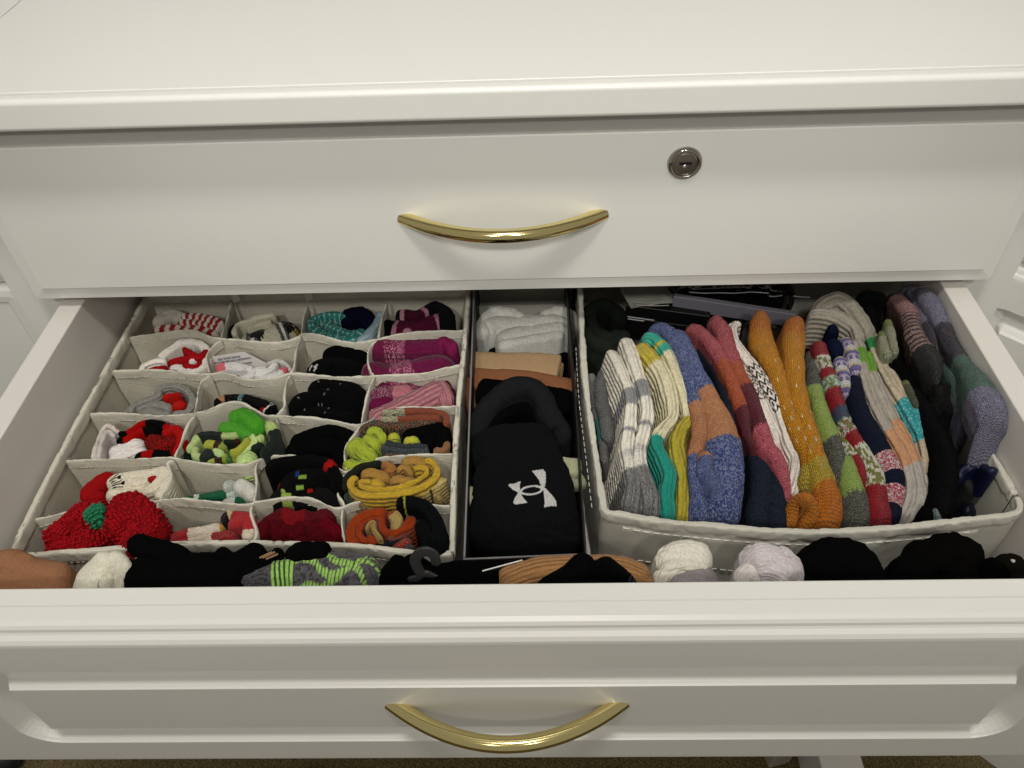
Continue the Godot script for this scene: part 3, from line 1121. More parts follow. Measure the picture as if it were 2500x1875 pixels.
	var front := [[-305, 179.7], [-295, 180.7], [-273.7, 178.8], [-245, 176.7], [-220.1, 174], [-201.8, 173.4], [-179.7, 173.1], [-157.6, 173.1], [-158.7, 173.1], [-140.2, 174], [-121.7, 174.7], [-107, 175.5], [-85, 177.1], [-62.8, 180.8], [-31.5, 182.8]]
	var left := [[-304, -74], [-305, -20], [-306, 40], [-306.5, 100], [-305.5, 150], [-305, 179.7]]
	var right := [[-33.5, -74], [-34, 0], [-35, 60], [-34.5, 120], [-32, 182.8]]
	var back := [[-304, -74], [-240, -75], [-169, -74], [-100, -75], [-33.5, -74]]
	for q in [front, left, right, back]:
		obj("outer_wall", sheet(q, -137, -55.5, 1.6), spun, o)
		obj("rim_tape", tape(lift(q, -55.0), 2.2, 10.5), tapecloth, o)
		stuff("stitching", stitches(lift(q, -64.6, 2.3), 2.2, 1.6, 0.22), thread, o)
	obj("organizer_floor", rbox(Vector3(-305, -138.5, -74), Vector3(-33, -136.5, 182), 0.4), spun, o)
	for q in [[-232.0, -62.0, -71.0], [-171.0, -62.0, -71.0]]:
		obj("paper_tag", rbox(Vector3(-3, -6, -0.3), Vector3(3, 2, 0.3), 0.2, Transform3D(Basis(Vector3(0.3, 1, 0.2).normalized(), 0.3), Vector3(q[0] + 5.0, q[1] + 8.0, q[2] + 5.0))), plain(Color("#dcd7ca"), 0.7), o)

func cells_back_rows() -> void:
	var o: Node3D
	o = thing("rolled_sock", "red and white striped sock with pale grey toe, in the back left organizer cell", "sock", Vector3(-266.8, -107, -48.1), "rolled socks in the organizer cells")
	obj("back_fold", lobe([[-274.2, -63, -54, 3.8, 40, 0], [-264.8, -63, -55.7, 3.8, 40, 0], [-249.1, -63, -52.5, 3.8, 40, 0], [-235.1, -63, -44.7, 3.8, 40, 0]], {"slit": 0.860625}), cloth("#ffffff", "knit", 0.05, knitted([[1, "#dcd6cc", "#dcd6cc", 0]], "stripes", 32, 150)), o)
	obj("middle_fold", lobe([[-275.1, -65, -48.1, 3.8, 40, 0], [-267.9, -65, -50.6, 3.8, 40, 0], [-253.7, -65, -49.3, 3.8, 40, 0], [-237, -65, -42.3, 3.8, 40, 0]], {"slit": 0.860625}), cloth("#ffffff", "knit", 0.05, knitted([[1, "#dcd6cc", "#dcd6cc", 0]], "stripes", 32, 150)), o)
	obj("front_fold", lobe([[-296.3, -67, -45.9, 4.7, 40, 12], [-287.5, -67, -44.6, 4.7, 40, 12], [-272.5, -67, -44.1, 4.7, 40, 12], [-254.1, -67, -41.7, 4.7, 40, 12], [-238.9, -67, -36.2, 4.7, 40, 12]], {"slit": 0.9}), cloth("#ffffff", "knit", 0.05, knitted([[1, "#dcd6cc", "#dcd6cc", 0]], "stripes", 32, 150)), o)
	obj("toe", lobe([[-291.8, -62, -45.2, 6, 40, 8], [-287.8, -62, -54, 6, 40, 8], [-280, -62, -57.6, 6, 40, 8], [-269.9, -62, -50.5, 6, 40, 8]], {"slit": 0.9}), cloth("#bdb8ae", "knit", 0.05), o)
	o = thing("rolled_sock", "cream sock with grey bands and black cat motif, beside the striped sock", "sock", Vector3(-208.8, -108, -40.6), "rolled socks in the organizer cells")
	obj("body", lobe([[-221, -66, -29.9, 9.5, 42, -14], [-213, -66, -32.3, 9.5, 42, -14], [-204, -66, -35.4, 9.5, 42, -14], [-193.8, -66, -41.2, 9.5, 42, -14], [-183.4, -66, -47, 9.5, 42, -14], [-174.4, -66, -48.5, 9.5, 42, -14]], {"m": 36, "slit": 0.9}), cloth("#ffffff", "knit", 0.05, knitted([[0.16, "#d8d4bf", "#d8d4bf", 0], [0.22, "#54555c", "#54555c", 0], [0.28, "#d8d4bf", "#d8d4bf", 0], [0.34, "#54555c", "#54555c", 0], [0.64, "#d8d4bf", "#d8d4bf", 0], [0.69, "#54555c", "#6a6a70", 0.3], [0.74, "#e4e0d0", "#e4e0d0", 0], [0.81, "#54555c", "#54555c", 0], [1, "#d8d4bf", "#111", 0]], "cat", 72, 150)), o)
	obj("outer_roll", lobe([[-220.7, -62, -28.8, 2.4, 30, 0], [-222.2, -62, -36.6, 2.4, 30, 0], [-219.6, -62, -42.6, 2.4, 30, 0], [-211.5, -62, -47.2, 2.4, 30, 0], [-202.6, -62, -51.3, 2.4, 30, 0], [-192.7, -62, -54.2, 2.4, 30, 0]], {"slit": 0.5508}), cloth("#d5d1bd", "knit", 0.05), o)
	obj("inner_roll", lobe([[-211.9, -62, -34.5, 2.2, 30, 0], [-207.7, -62, -38.7, 2.2, 30, 0], [-200.5, -62, -42.5, 2.2, 30, 0], [-194.6, -62, -46.7, 2.2, 30, 0]], {"slit": 0.4896}), cloth("#cfcab5", "knit", 0.05), o)
	obj("cuff", lobe([[-224.2, -66, -29.2, 2, 30, 0], [-226.5, -66, -36.1, 2, 30, 0], [-226.7, -66, -42.2, 2, 30, 0], [-224.2, -66, -46.9, 2, 30, 0]], {"slit": 0.459}), cloth("#ffffff", "knit", 0.05, knitted([[0.0625, "#161616", "#161616", 0], [0.125, "#161616", "#161616", 0], [0.1875, "#161616", "#161616", 0], [0.25, "#161616", "#161616", 0], [0.3125, "#161616", "#161616", 0], [0.375, "#161616", "#161616", 0], [0.4375, "#161616", "#161616", 0], [0.5, "#161616", "#161616", 0], [0.5625, "#161616", "#161616", 0], [0.625, "#161616", "#161616", 0], [0.6875, "#161616", "#161616", 0], [0.75, "#161616", "#161616", 0], [0.8125, "#161616", "#161616", 0], [0.875, "#161616", "#161616", 0], [0.9375, "#161616", "#161616", 0], [1, "#161616", "#161616", 0]], "", 24, 64)), o)
	o = thing("rolled_sock", "teal snowflake sock rolled round a navy toe with a pale blue cuff", "sock", Vector3(-132.9, -107, -41.5), "rolled socks in the organizer cells")
	obj("back_roll", lobe([[-160.2, -63, -38.1, 3.7, 40, 0], [-161.8, -63, -46.9, 3.7, 40, 0], [-156, -63, -52.4, 3.7, 40, 0], [-144.5, -63, -53.9, 3.7, 40, 0], [-132.4, -63, -51.7, 3.7, 40, 0]], {"slit": 0.8316}), cloth("#ffffff", "knit", 0.05, knitted([[1, "#1d7d76", "#135f5c", 0.3]], "snow", 72, 150)), o)
	obj("front_roll", lobe([[-162.7, -65, -44.1, 5.3, 42, 10], [-155.1, -65, -34.4, 5.3, 42, 10], [-143.5, -65, -28.3, 5.3, 42, 10], [-130.4, -65, -24.4, 5.3, 42, 10], [-120.7, -65, -29.1, 5.3, 42, 10], [-116.3, -65, -39.1, 5.3, 42, 10]], {"slit": 0.9}), cloth("#ffffff", "knit", 0.05, knitted([[1, "#1d7d76", "#135f5c", 0.3]], "snow", 72, 150)), o)
	obj("inner_fold", lobe([[-153.7, -66, -47.2, 4, 38, 0], [-146.2, -66, -43.3, 4, 38, 0], [-137.4, -66, -37.2, 4, 38, 0], [-127.2, -66, -33.3, 4, 38, 0], [-119.9, -66, -36, 4, 38, 0]], {"slit": 0.9}), cloth("#ffffff", "knit", 0.05, knitted([[1, "#1d7d76", "#135f5c", 0.3]], "snow", 72, 150)), o)
	obj("toe", lobe([[-136.3, -62, -46.5, 7.5, 40, 0], [-132.6, -62, -54.6, 7.5, 40, 0], [-125.2, -62, -57.4, 7.5, 40, 0], [-117.6, -62, -51.9, 7.5, 40, 0], [-115.2, -62, -41.4, 7.5, 40, 0]], {"slit": 0.9}), cloth("#0d1028", "knit", 0.05), o)
	obj("cuff", lobe([[-106.8, -63, -58.1, 4, 40, 0], [-107, -63, -48.3, 4, 40, 0], [-109.4, -63, -36.6, 4, 40, 0], [-114.3, -63, -26.7, 4, 40, 0], [-121.7, -63, -19.1, 4, 40, 0]], {"slit": 0.9}), cloth("#8fa3ae", "rib", 0.06), o)
	o = thing("rolled_sock", "black and burgundy sock with thin pink bands, in the back right organizer cell", "sock", Vector3(-77.7, -108, -47.3), "rolled socks in the organizer cells")
	obj("front_fold", lobe([[-103.2, -66, -48.7, 8.8, 42, -10], [-92.9, -66, -44, 8.8, 42, -10], [-81.2, -66, -43.6, 8.8, 42, -10], [-68, -66, -47.7, 8.8, 42, -10], [-55.6, -66, -51, 8.8, 42, -10], [-44.6, -66, -45.5, 8.8, 42, -10]], {"m": 36, "slit": 0.9}), cloth("#ffffff", "knit", 0.05, knitted([[0.17, "#0a0a0c", "#0a0a0c", 0], [0.22, "#b48092", "#b48092", 0], [0.7, "#551032", "#47102b", 0.4], [0.76, "#b48092", "#a57283", 0.3], [1, "#0a0a0c", "#0a0a0c", 0]])), o)
	obj("toe", lobe([[-99.2, -65, -32.8, 7.9, 40, 0], [-99.4, -65, -43, 7.9, 40, 0], [-95.6, -65, -51.8, 7.9, 40, 0]], {"slit": 0.9}), cloth("#0a0a0b", "knit", 0.05), o)
	obj("pink_end", lobe([[-87.1, -66, -35, 3.5, 30, 0], [-82.4, -66, -35.6, 3.5, 30, 0], [-78.7, -66, -37.7, 3.5, 30, 0]], {"slit": 0.792}), cloth("#b58896", "rib", 0.05), o)
	obj("back_fold", lobe([[-94.3, -62, -52.7, 4.4, 40, 0], [-85.5, -62, -52.4, 4.4, 40, 0], [-75.7, -62, -52.1, 4.4, 40, 0], [-69.4, -62, -57.2, 4.4, 40, 0], [-62, -62, -63.1, 4.4, 40, 0], [-54.8, -62, -59.1, 4.4, 40, 0], [-46.2, -62, -45.3, 4.4, 40, 0]], {"slit": 0.9}), cloth("#ffffff", "knit", 0.05, knitted([[0.08, "#0a0a0c", "#0a0a0c", 0], [0.14, "#b48092", "#b48092", 0], [0.38, "#4a0f2a", "#0e0a0c", 0.3], [0.44, "#b48092", "#b48092", 0], [1, "#0a0a0c", "#15101c", 0.3]])), o)
	o = thing("rolled_sock", "white sock with red candy bands and glitter, second cell of the left column", "sock", Vector3(-256.3, -106, -1.8), "rolled socks in the organizer cells")
	obj("outer_roll", lobe([[-276.1, -64, -5.3, 3.4, 42, 0], [-269.6, -64, -14.7, 3.4, 42, 0], [-263.7, -64, -23.3, 3.4, 42, 0], [-256, -64, -24.8, 3.4, 42, 0], [-247.6, -64, -22.5, 3.4, 42, 0], [-240.4, -64, -13.9, 3.4, 42, 0], [-236.4, -64, -2.9, 3.4, 42, 0], [-237.4, -64, 5.1, 3.4, 42, 0], [-244.4, -64, 9.5, 3.4, 42, 0], [-254.5, -64, 11.3, 3.4, 42, 0]], {"slit": 0.76725}), cloth("#e3ded9", "knit", 0.05), o)
	obj("red_branch", lobe([[-258.4, -61, -14.6, 2.6, 40, 0], [-254.7, -61, -11, 2.6, 40, 0], [-249.2, -61, -6.8, 2.6, 40, 0], [-242.6, -61, -3.2, 2.6, 40, 0], [-238.8, -61, -6.5, 2.6, 40, 0], [-239, -61, -12, 2.6, 40, 0]], {"slit": 0.5859}), cloth("#9c0f17", "knit", 0.05), o)
	obj("red_band", lobe([[-266.5, -62, 1.8, 2.7, 40, 0], [-259.8, -62, -0.4, 2.7, 40, 0], [-251.8, -62, -1.8, 2.7, 40, 0], [-243.9, -62, -3.7, 2.7, 40, 0]], {"slit": 0.6138}), cloth("#9c0f17", "knit", 0.05), o)
	obj("white_patch", lobe([[-250, -62.5, -1.6, 3.1, 36, 0], [-247, -62.5, -0.9, 3.1, 36, 0], [-243.4, -62.5, 0.2, 3.1, 36, 0]], {"slit": 0.6975}), cloth("#e3ded9", "knit", 0.05), o)
	obj("lower_red_band", lobe([[-253.4, -63, 3.1, 2.1, 36, 0], [-246.8, -63, 6.6, 2.1, 36, 0], [-241.4, -63, 6.1, 2.1, 36, 0], [-239.4, -63, 0.1, 2.1, 36, 0]], {"slit": 0.4743}), cloth("#9c0f17", "knit", 0.05), o)
	obj("left_roll", lobe([[-284.3, -64, 9.9, 2.6, 40, 0], [-284.5, -64, 3.2, 2.6, 40, 0], [-280.2, -64, -0.7, 2.6, 40, 0], [-273.9, -64, -2.9, 2.6, 40, 0], [-268.3, -64, -1.7, 2.6, 40, 0]], {"slit": 0.5859}), cloth("#e3ded9", "rib", 0.05), o)
	obj("red_toe", lobe([[-280.3, -64, 8.6, 2.9, 40, 0], [-274.7, -64, 7.5, 2.9, 40, 0], [-268.7, -64, 6, 2.9, 40, 0], [-265, -64, 4.4, 2.9, 40, 0]], {"slit": 0.6417}), cloth("#9c0f17", "knit", 0.05), o)
	obj("ribbed_leg", lobe([[-265.5, -65, 4, 3.7, 40, 0], [-259.6, -65, 3.5, 3.7, 40, 0], [-251.2, -65, 6.4, 3.7, 40, 0], [-244.3, -65, 7.9, 3.7, 40, 0]], {"slit": 0.837}), cloth("#d8d2d2", "rib", 0.08), o)
	o = thing("rolled_sock", "white ankle socks with pink toes and a printed card, in the second row", "sock", Vector3(-197.8, -102, 7.8), "rolled socks in the organizer cells")
	obj("pink_toe_sock", lobe([[-228.4, -65, 4.9, 2.9, 30, 0], [-221.9, -65, 2.3, 2.9, 30, 0], [-213, -65, 2.5, 2.9, 30, 0], [-205.9, -65, 4.3, 2.9, 30, 0], [-197.1, -65, 9.2, 2.9, 30, 0]], {"slit": 0.6426}), cloth("#ffffff", "knit", 0.05, knitted([[0.24, "#e0717d", "#e0717d", 0], [1, "#e6e3e4", "#e6e3e4", 0]])), o)
	obj("pink_toe_sock", lobe([[-228.1, -66, 7, 2.9, 30, 0], [-220.2, -66, 5.7, 2.9, 30, 0], [-212.4, -66, 5.8, 2.9, 30, 0], [-204.4, -66, 7.2, 2.9, 30, 0]], {"slit": 0.6426}), cloth("#ffffff", "knit", 0.05, knitted([[0.36, "#e0717d", "#e0717d", 0], [1, "#e6e3e4", "#e6e3e4", 0]])), o)
	obj("grey_sole", lobe([[-227.9, -67, 8.7, 3.4, 30, 0], [-219.5, -67, 9.3, 3.4, 30, 0], [-209.9, -67, 10.3, 3.4, 30, 0], [-201.9, -67, 9.4, 3.4, 30, 0]], {"slit": 0.765}), cloth("#b9b9ba", "knit", 0.05), o)
	obj("white_fold", lobe([[-208.9, -65, 16.7, 2.7, 34, 0], [-202.1, -65, 17.6, 2.7, 34, 0], [-198.1, -65, 13.8, 2.7, 34, 0], [-195.9, -65, 9.6, 2.7, 34, 0], [-190.6, -65, 8.6, 2.7, 34, 0], [-186.1, -65, 9.5, 2.7, 34, 0]], {"slit": 0.612}), cloth("#ffffff", "knit", 0.05, knitted([[0.12, "#e0717d", "#e0717d", 0], [1, "#e8e6e6", "#e8e6e6", 0]])), o)
	obj("heel_fold", lobe([[-194.1, -65, 17, 3.1, 34, 0], [-190.7, -65, 13.3, 3.1, 34, 0], [-185, -65, 9.5, 3.1, 34, 0], [-182, -65, 3.3, 3.1, 34, 0], [-182.3, -65, -0.6, 3.1, 34, 0]], {"slit": 0.7038}), cloth("#e6e4e5", "knit", 0.05), o)
	obj("face", lobe([[-190.9, -65, 19.4, 4.4, 36, -8], [-182.5, -65, 15.8, 4.4, 36, -8], [-176.2, -65, 9.8, 4.4, 36, -8], [-173.7, -65, 3.6, 4.4, 36, -8]], {"m": 34, "slit": 0.9}), cloth("#ffffff", "knit", 0.05, knitted([[0.72, "#e8e6e6", "#e8e6e6", 0], [1, "#dd6b79", "#dd6b79", 0]], "eye", 72, 150)), o)
	obj("back_layer", lobe([[-190.1, -68, -0, 2, 34, 0], [-186, -68, -1.5, 2, 34, 0], [-180.9, -68, -3.8, 2, 34, 0], [-172.3, -68, 2.8, 2, 34, 0], [-169.7, -68, 7.6, 2, 34, 0]], {"slit": 0.459}), cloth("#c9c7c4", "knit", 0.05), o)
	o = thing("rolled_sock", "plain black sock with small white lettering at its left end, second row", "sock", Vector3(-131.1, -110, 2.7), "rolled socks in the organizer cells")
	obj("top_fold", lobe([[-144.9, -64, -5, 7, 42, 0], [-140.4, -64, -11, 7, 42, 0], [-130.8, -64, -10.1, 7, 42, 0], [-118.1, -64, -5.7, 7, 42, 0], [-108.8, -64, 1.3, 7, 42, 0]], {"slit": 0.9}), cloth("#0b0b0c", "knit", 0.05), o)
	obj("front_fold", lobe([[-156.3, -66, 10.5, 9.7, 44, -6], [-150.3, -66, 3.4, 9.7, 44, -6], [-141.7, -66, -0.3, 9.7, 44, -6], [-129.6, -66, -0, 9.7, 44, -6], [-116.9, -66, 4.3, 9.7, 44, -6], [-107.7, -66, 11.1, 9.7, 44, -6]], {"slit": 0.9}), cloth("#ffffff", "knit", 0.05, knitted([[1, "#0b0b0c", "#151516", 0.2]], "print", 72, 150)), o)
	obj("lower_fold", lobe([[-151.6, -70, 11.1, 5.3, 40, 0], [-138, -70, 9.5, 5.3, 40, 0], [-122.2, -70, 10.6, 5.3, 40, 0], [-109.2, -70, 11.5, 5.3, 40, 0]], {"slit": 0.9}), cloth("#0b0b0c", "knit", 0.05), o)
	o = thing("folded_sock", "thick magenta wool sock with speckled pale heel patches, second row", "sock", Vector3(-72.3, -108, -0.9), "rolled socks in the organizer cells")
	obj("back_leg", lobe([[-106.7, -60, -5.1, 7.9, 44, 0], [-101.6, -60, -12.5, 7.9, 44, 0], [-88.6, -60, -12.8, 7.9, 44, 0], [-73.6, -60, -11.7, 7.9, 44, 0], [-58.9, -60, -12.7, 7.9, 44, 0], [-45.8, -60, -11.6, 7.9, 44, 0]], {"sw": 2.4, "slit": 0.9}), cloth("#ffffff", "rib", 0.07, knitted([[0.05, "#5c1338", "#5c1338", 0], [0.2, "#6a1740", "#4f0f30", 0.3], [0.36, "#6a1740", "#c9b1b2", 0.35], [0.46, "#6a1740", "#d4bdbb", 0.55], [1, "#661540", "#571136", 0.4]])), o)
	obj("front_leg", lobe([[-102.7, -61, -2, 11.4, 46, -18], [-100.6, -61, 7.3, 11.4, 46, -18], [-94.2, -61, 11.4, 11.4, 46, -18], [-82.5, -61, 10.4, 11.4, 46, -18], [-68.5, -61, 5.5, 11.4, 46, -18], [-54.2, -61, 1.9, 11.4, 46, -18], [-41.7, -61, -1.7, 11.4, 46, -18]], {"m": 36, "sw": 2.4, "slit": 0.9}), cloth("#ffffff", "rib", 0.07, knitted([[0.12, "#6a1740", "#d4bdbb", 0.5], [0.3, "#5c1338", "#5c1338", 0.2], [0.52, "#6a1740", "#d4bdbb", 0.55], [1, "#6a1743", "#541136", 0.4]])), o)
	obj("lower_leg", lobe([[-102.4, -64, 8.1, 8.8, 44, -14], [-92.7, -64, 12.9, 8.8, 44, -14], [-77.3, -64, 12.6, 8.8, 44, -14], [-59.4, -64, 9.2, 8.8, 44, -14], [-42.5, -64, 3, 8.8, 44, -14]], {"sw": 2.4, "slit": 0.9}), cloth("#ffffff", "rib", 0.07, knitted([[0.12, "#6a1740", "#d4bdbb", 0.5], [0.3, "#5c1338", "#5c1338", 0.2], [0.52, "#6a1740", "#d4bdbb", 0.55], [1, "#6a1743", "#541136", 0.4]])), o)
	obj("toe", lobe([[-56.4, -58, -7, 6.2, 40, 0], [-51.4, -58, -13.7, 6.2, 40, 0], [-45.5, -58, -9.4, 6.2, 40, 0], [-43.2, -58, -1.2, 6.2, 40, 0]], {"sw": 2.4, "slit": 0.9}), cloth("#6d1843", "rib", 0.08), o)
	o = thing("rolled_sock", "grey ribbed sock curled round two bright red toe patches", "sock", Vector3(-255.2, -108, 43.6), "rolled socks in the organizer cells")
	obj("outer_roll", lobe([[-279.1, -64, 53.8, 3.3, 42, 0], [-277.7, -64, 46.1, 3.3, 42, 0], [-271.1, -64, 40.4, 3.3, 42, 0], [-263.5, -64, 36.2, 3.3, 42, 0], [-263.8, -64, 30.3, 3.3, 42, 0], [-259.9, -64, 25.6, 3.3, 42, 0], [-251.7, -64, 26.2, 3.3, 42, 0], [-242.2, -64, 30.9, 3.3, 42, 0], [-235.5, -64, 39.1, 3.3, 42, 0], [-233.8, -64, 48.5, 3.3, 42, 0], [-237.4, -64, 54, 3.3, 42, 0], [-246.9, -64, 55.2, 3.3, 42, 0]], {"sw": 1.5, "slit": 0.7488}), cloth("#ffffff", "rib", 0.07, knitted([[1, "#8f8e8a", "#74736f", 0.45]])), o)
	obj("inner_leg", lobe([[-276.3, -66, 50.6, 4.5, 42, 0], [-271.6, -66, 44.3, 4.5, 42, 0], [-263.5, -66, 43, 4.5, 42, 0], [-255.6, -66, 44.7, 4.5, 42, 0], [-249.7, -66, 48.4, 4.5, 42, 0]], {"sw": 1.5, "slit": 0.9}), cloth("#ffffff", "rib", 0.07, knitted([[1, "#8f8e8a", "#74736f", 0.45]])), o)
	obj("front_leg", lobe([[-273.5, -66, 54.2, 3.5, 40, 0], [-267.1, -66, 51.5, 3.5, 40, 0], [-257.7, -66, 51.4, 3.5, 40, 0], [-248, -66, 53.7, 3.5, 40, 0]], {"sw": 1.5, "slit": 0.792}), cloth("#ffffff", "rib", 0.07, knitted([[1, "#8f8e8a", "#74736f", 0.45]])), o)
	obj("red_heel", lobe([[-257.9, -62, 40.5, 2.7, 36, 0], [-252.5, -62, 38.4, 2.7, 36, 0], [-246.7, -62, 36.8, 2.7, 36, 0], [-243.7, -62, 37.9, 2.7, 36, 0]], {"slit": 0.6048}), cloth("#a8150f", "knit", 0.05), o)
	obj("red_toe", lobe([[-248.5, -63, 49.1, 4, 36, 0], [-245.7, -63, 46.3, 4, 36, 0], [-241, -63, 44.2, 4, 36, 0], [-238.6, -63, 43.6, 4, 36, 0]], {"slit": 0.8928}), cloth("#b01812", "knit", 0.05), o)
	o = thing("rolled_sock", "black patterned sock with a glossy print and white lines, third row", "sock", Vector3(-188.8, -108, 43.5), "rolled socks in the organizer cells")
	obj("back_fold", lobe([[-218.1, -66, 43.7, 4.5, 40, 0], [-215.2, -66, 38.7, 4.5, 40, 0], [-208.2, -66, 37, 4.5, 40, 0], [-200.3, -66, 36.9, 4.5, 40, 0], [-191.8, -66, 39.2, 4.5, 40, 0], [-183.1, -66, 42.3, 4.5, 40, 0], [-176.9, -66, 46.8, 4.5, 40, 0]], {"slit": 0.9}), cloth("#ffffff", "knit", 0.05, knitted([[0.1, "#0a0a0b", "#0a0a0b", 0], [0.2, "#b98d6a", "#1c1210", 0.3], [0.42, "#0a0a0c", "#e2e2e2", 0.1], [0.5, "#6d8f94", "#20292b", 0.3], [1, "#0a0a0c", "#0f1418", 0.3]])), o)
	obj("front_fold", lobe([[-196.9, -68, 42.3, 5.1, 40, 0], [-188.4, -68, 42.5, 5.1, 40, 0], [-181.2, -68, 46.2, 5.1, 40, 0], [-174.6, -68, 49.9, 5.1, 40, 0], [-170.8, -68, 52.8, 5.1, 40, 0]], {"slit": 0.9}), cloth("#ffffff", "knit", 0.05, knitted([[0.35, "#0a0a0c", "#12181a", 0.3], [0.55, "#0b0b0c", "#0b0b0c", 0], [0.66, "#9c1d1a", "#9c1d1a", 0], [0.72, "#d8d8d6", "#d8d8d6", 0], [1, "#0a0a0c", "#0a0a0c", 0]])), o)
	obj("white_line_cuff", lobe([[-179.1, -68, 39.1, 3.2, 40, 0], [-175.2, -68, 44.9, 3.2, 40, 0], [-172, -68, 50, 3.2, 40, 0]], {"slit": 0.72}), cloth("#ffffff", "knit", 0.05, knitted([[0.3, "#0a0a0c", "#0a0a0c", 0], [0.36, "#d8d8d6", "#d8d8d6", 0], [0.5, "#0a0a0c", "#0a0a0c", 0], [0.56, "#d8d8d6", "#d8d8d6", 0], [1, "#0a0a0c", "#0a0a0c", 0]])), o)
	o = thing("rolled_sock", "black sock sprinkled with tiny pale stars, third row", "sock", Vector3(-132.2, -111, 44.8), "rolled socks in the organizer cells")
	obj("back_fold", lobe([[-148.9, -62, 35.7, 7.5, 44, 0], [-143.1, -62, 28.4, 7.5, 44, 0], [-132.6, -62, 27.4, 7.5, 44, 0], [-121.4, -62, 30.1, 7.5, 44, 0], [-111.2, -62, 39, 7.5, 44, 0], [-107.2, -62, 48.8, 7.5, 44, 0]], {"slit": 0.9}), cloth("#ffffff", "knit", 0.05, knitted([[1, "#0a0a0b", "#0e0e10", 0.3]], "stars", 72, 150)), o)
	obj("middle_fold", lobe([[-159.6, -63, 53.8, 9.7, 44, 0], [-154.5, -63, 44.3, 9.7, 44, 0], [-143.2, -63, 38.5, 9.7, 44, 0], [-130.8, -63, 38.8, 9.7, 44, 0], [-118.4, -63, 45.2, 9.7, 44, 0], [-110, -63, 54.9, 9.7, 44, 0]], {"slit": 0.9}), cloth("#ffffff", "knit", 0.05, knitted([[1, "#0a0a0b", "#0e0e10", 0.3]], "stars", 72, 150)), o)
	obj("front_fold", lobe([[-158.5, -67, 54.8, 7.9, 44, 0], [-146.9, -67, 51.5, 7.9, 44, 0], [-132.7, -67, 53, 7.9, 44, 0], [-119.9, -67, 56.8, 7.9, 44, 0], [-108.8, -67, 61.7, 7.9, 44, 0]], {"slit": 0.9}), cloth("#ffffff", "knit", 0.05, knitted([[1, "#0a0a0b", "#0e0e10", 0.3]], "stars", 72, 150)), o)
	o = thing("folded_sock", "pink ribbed sock folded over a magenta speckled one, third row", "sock", Vector3(-76.2, -106, 42.8), "rolled socks in the organizer cells")
	obj("back_layer", lobe([[-100.9, -62, 44.1, 6.2, 42, 0], [-95.7, -62, 36.9, 6.2, 42, 0], [-83.5, -62, 36, 6.2, 42, 0], [-69.5, -62, 35.1, 6.2, 42, 0]], {"slit": 0.9}), cloth("#ffffff", "rib", 0.05, knitted([[0.55, "#5a1538", "#c9b1b2", 0.35], [1, "#a4646f", "#b77b86", 0.5]])), o)
	obj("magenta_part", lobe([[-101.9, -64, 51.7, 6.2, 40, 0], [-97.3, -64, 47.1, 6.2, 40, 0], [-89.7, -64, 44.9, 6.2, 40, 0], [-83, -64, 42.6, 6.2, 40, 0]], {"slit": 0.9}), cloth("#651540", "knit", 0.05), o)
	obj("pink_leg", lobe([[-101.4, -60, 63.6, 12.3, 46, -22], [-92.7, -60, 58, 12.3, 46, -22], [-80, -60, 49.5, 12.3, 46, -22], [-68.6, -60, 41.4, 12.3, 46, -22], [-57.9, -60, 33.7, 12.3, 46, -22], [-52.1, -60, 29.4, 12.3, 46, -22]], {"m": 40, "c1": 2, "c0": 6, "sw": 2.2, "rib": 0.45, "ribw": 2.6, "slit": 0.9}), cloth("#ffffff", "rib", 0.1, knitted([[1, "#b77b86", "#a4646f", 0.5]], "ribdash", 90, 90)), o)
	obj("pink_cuff", lobe([[-55.8, -60, 27.5, 6.2, 44, 0], [-50, -60, 33.8, 6.2, 44, 0], [-46.3, -60, 43.7, 6.2, 44, 0], [-44.4, -60, 52.1, 6.2, 44, 0]], {"sw": 2.2, "rib": 0.35, "ribw": 2.6, "slit": 0.9}), cloth("#ffffff", "rib", 0.1, knitted([[1, "#b77b86", "#a4646f", 0.5]], "ribdash", 90, 90)), o)

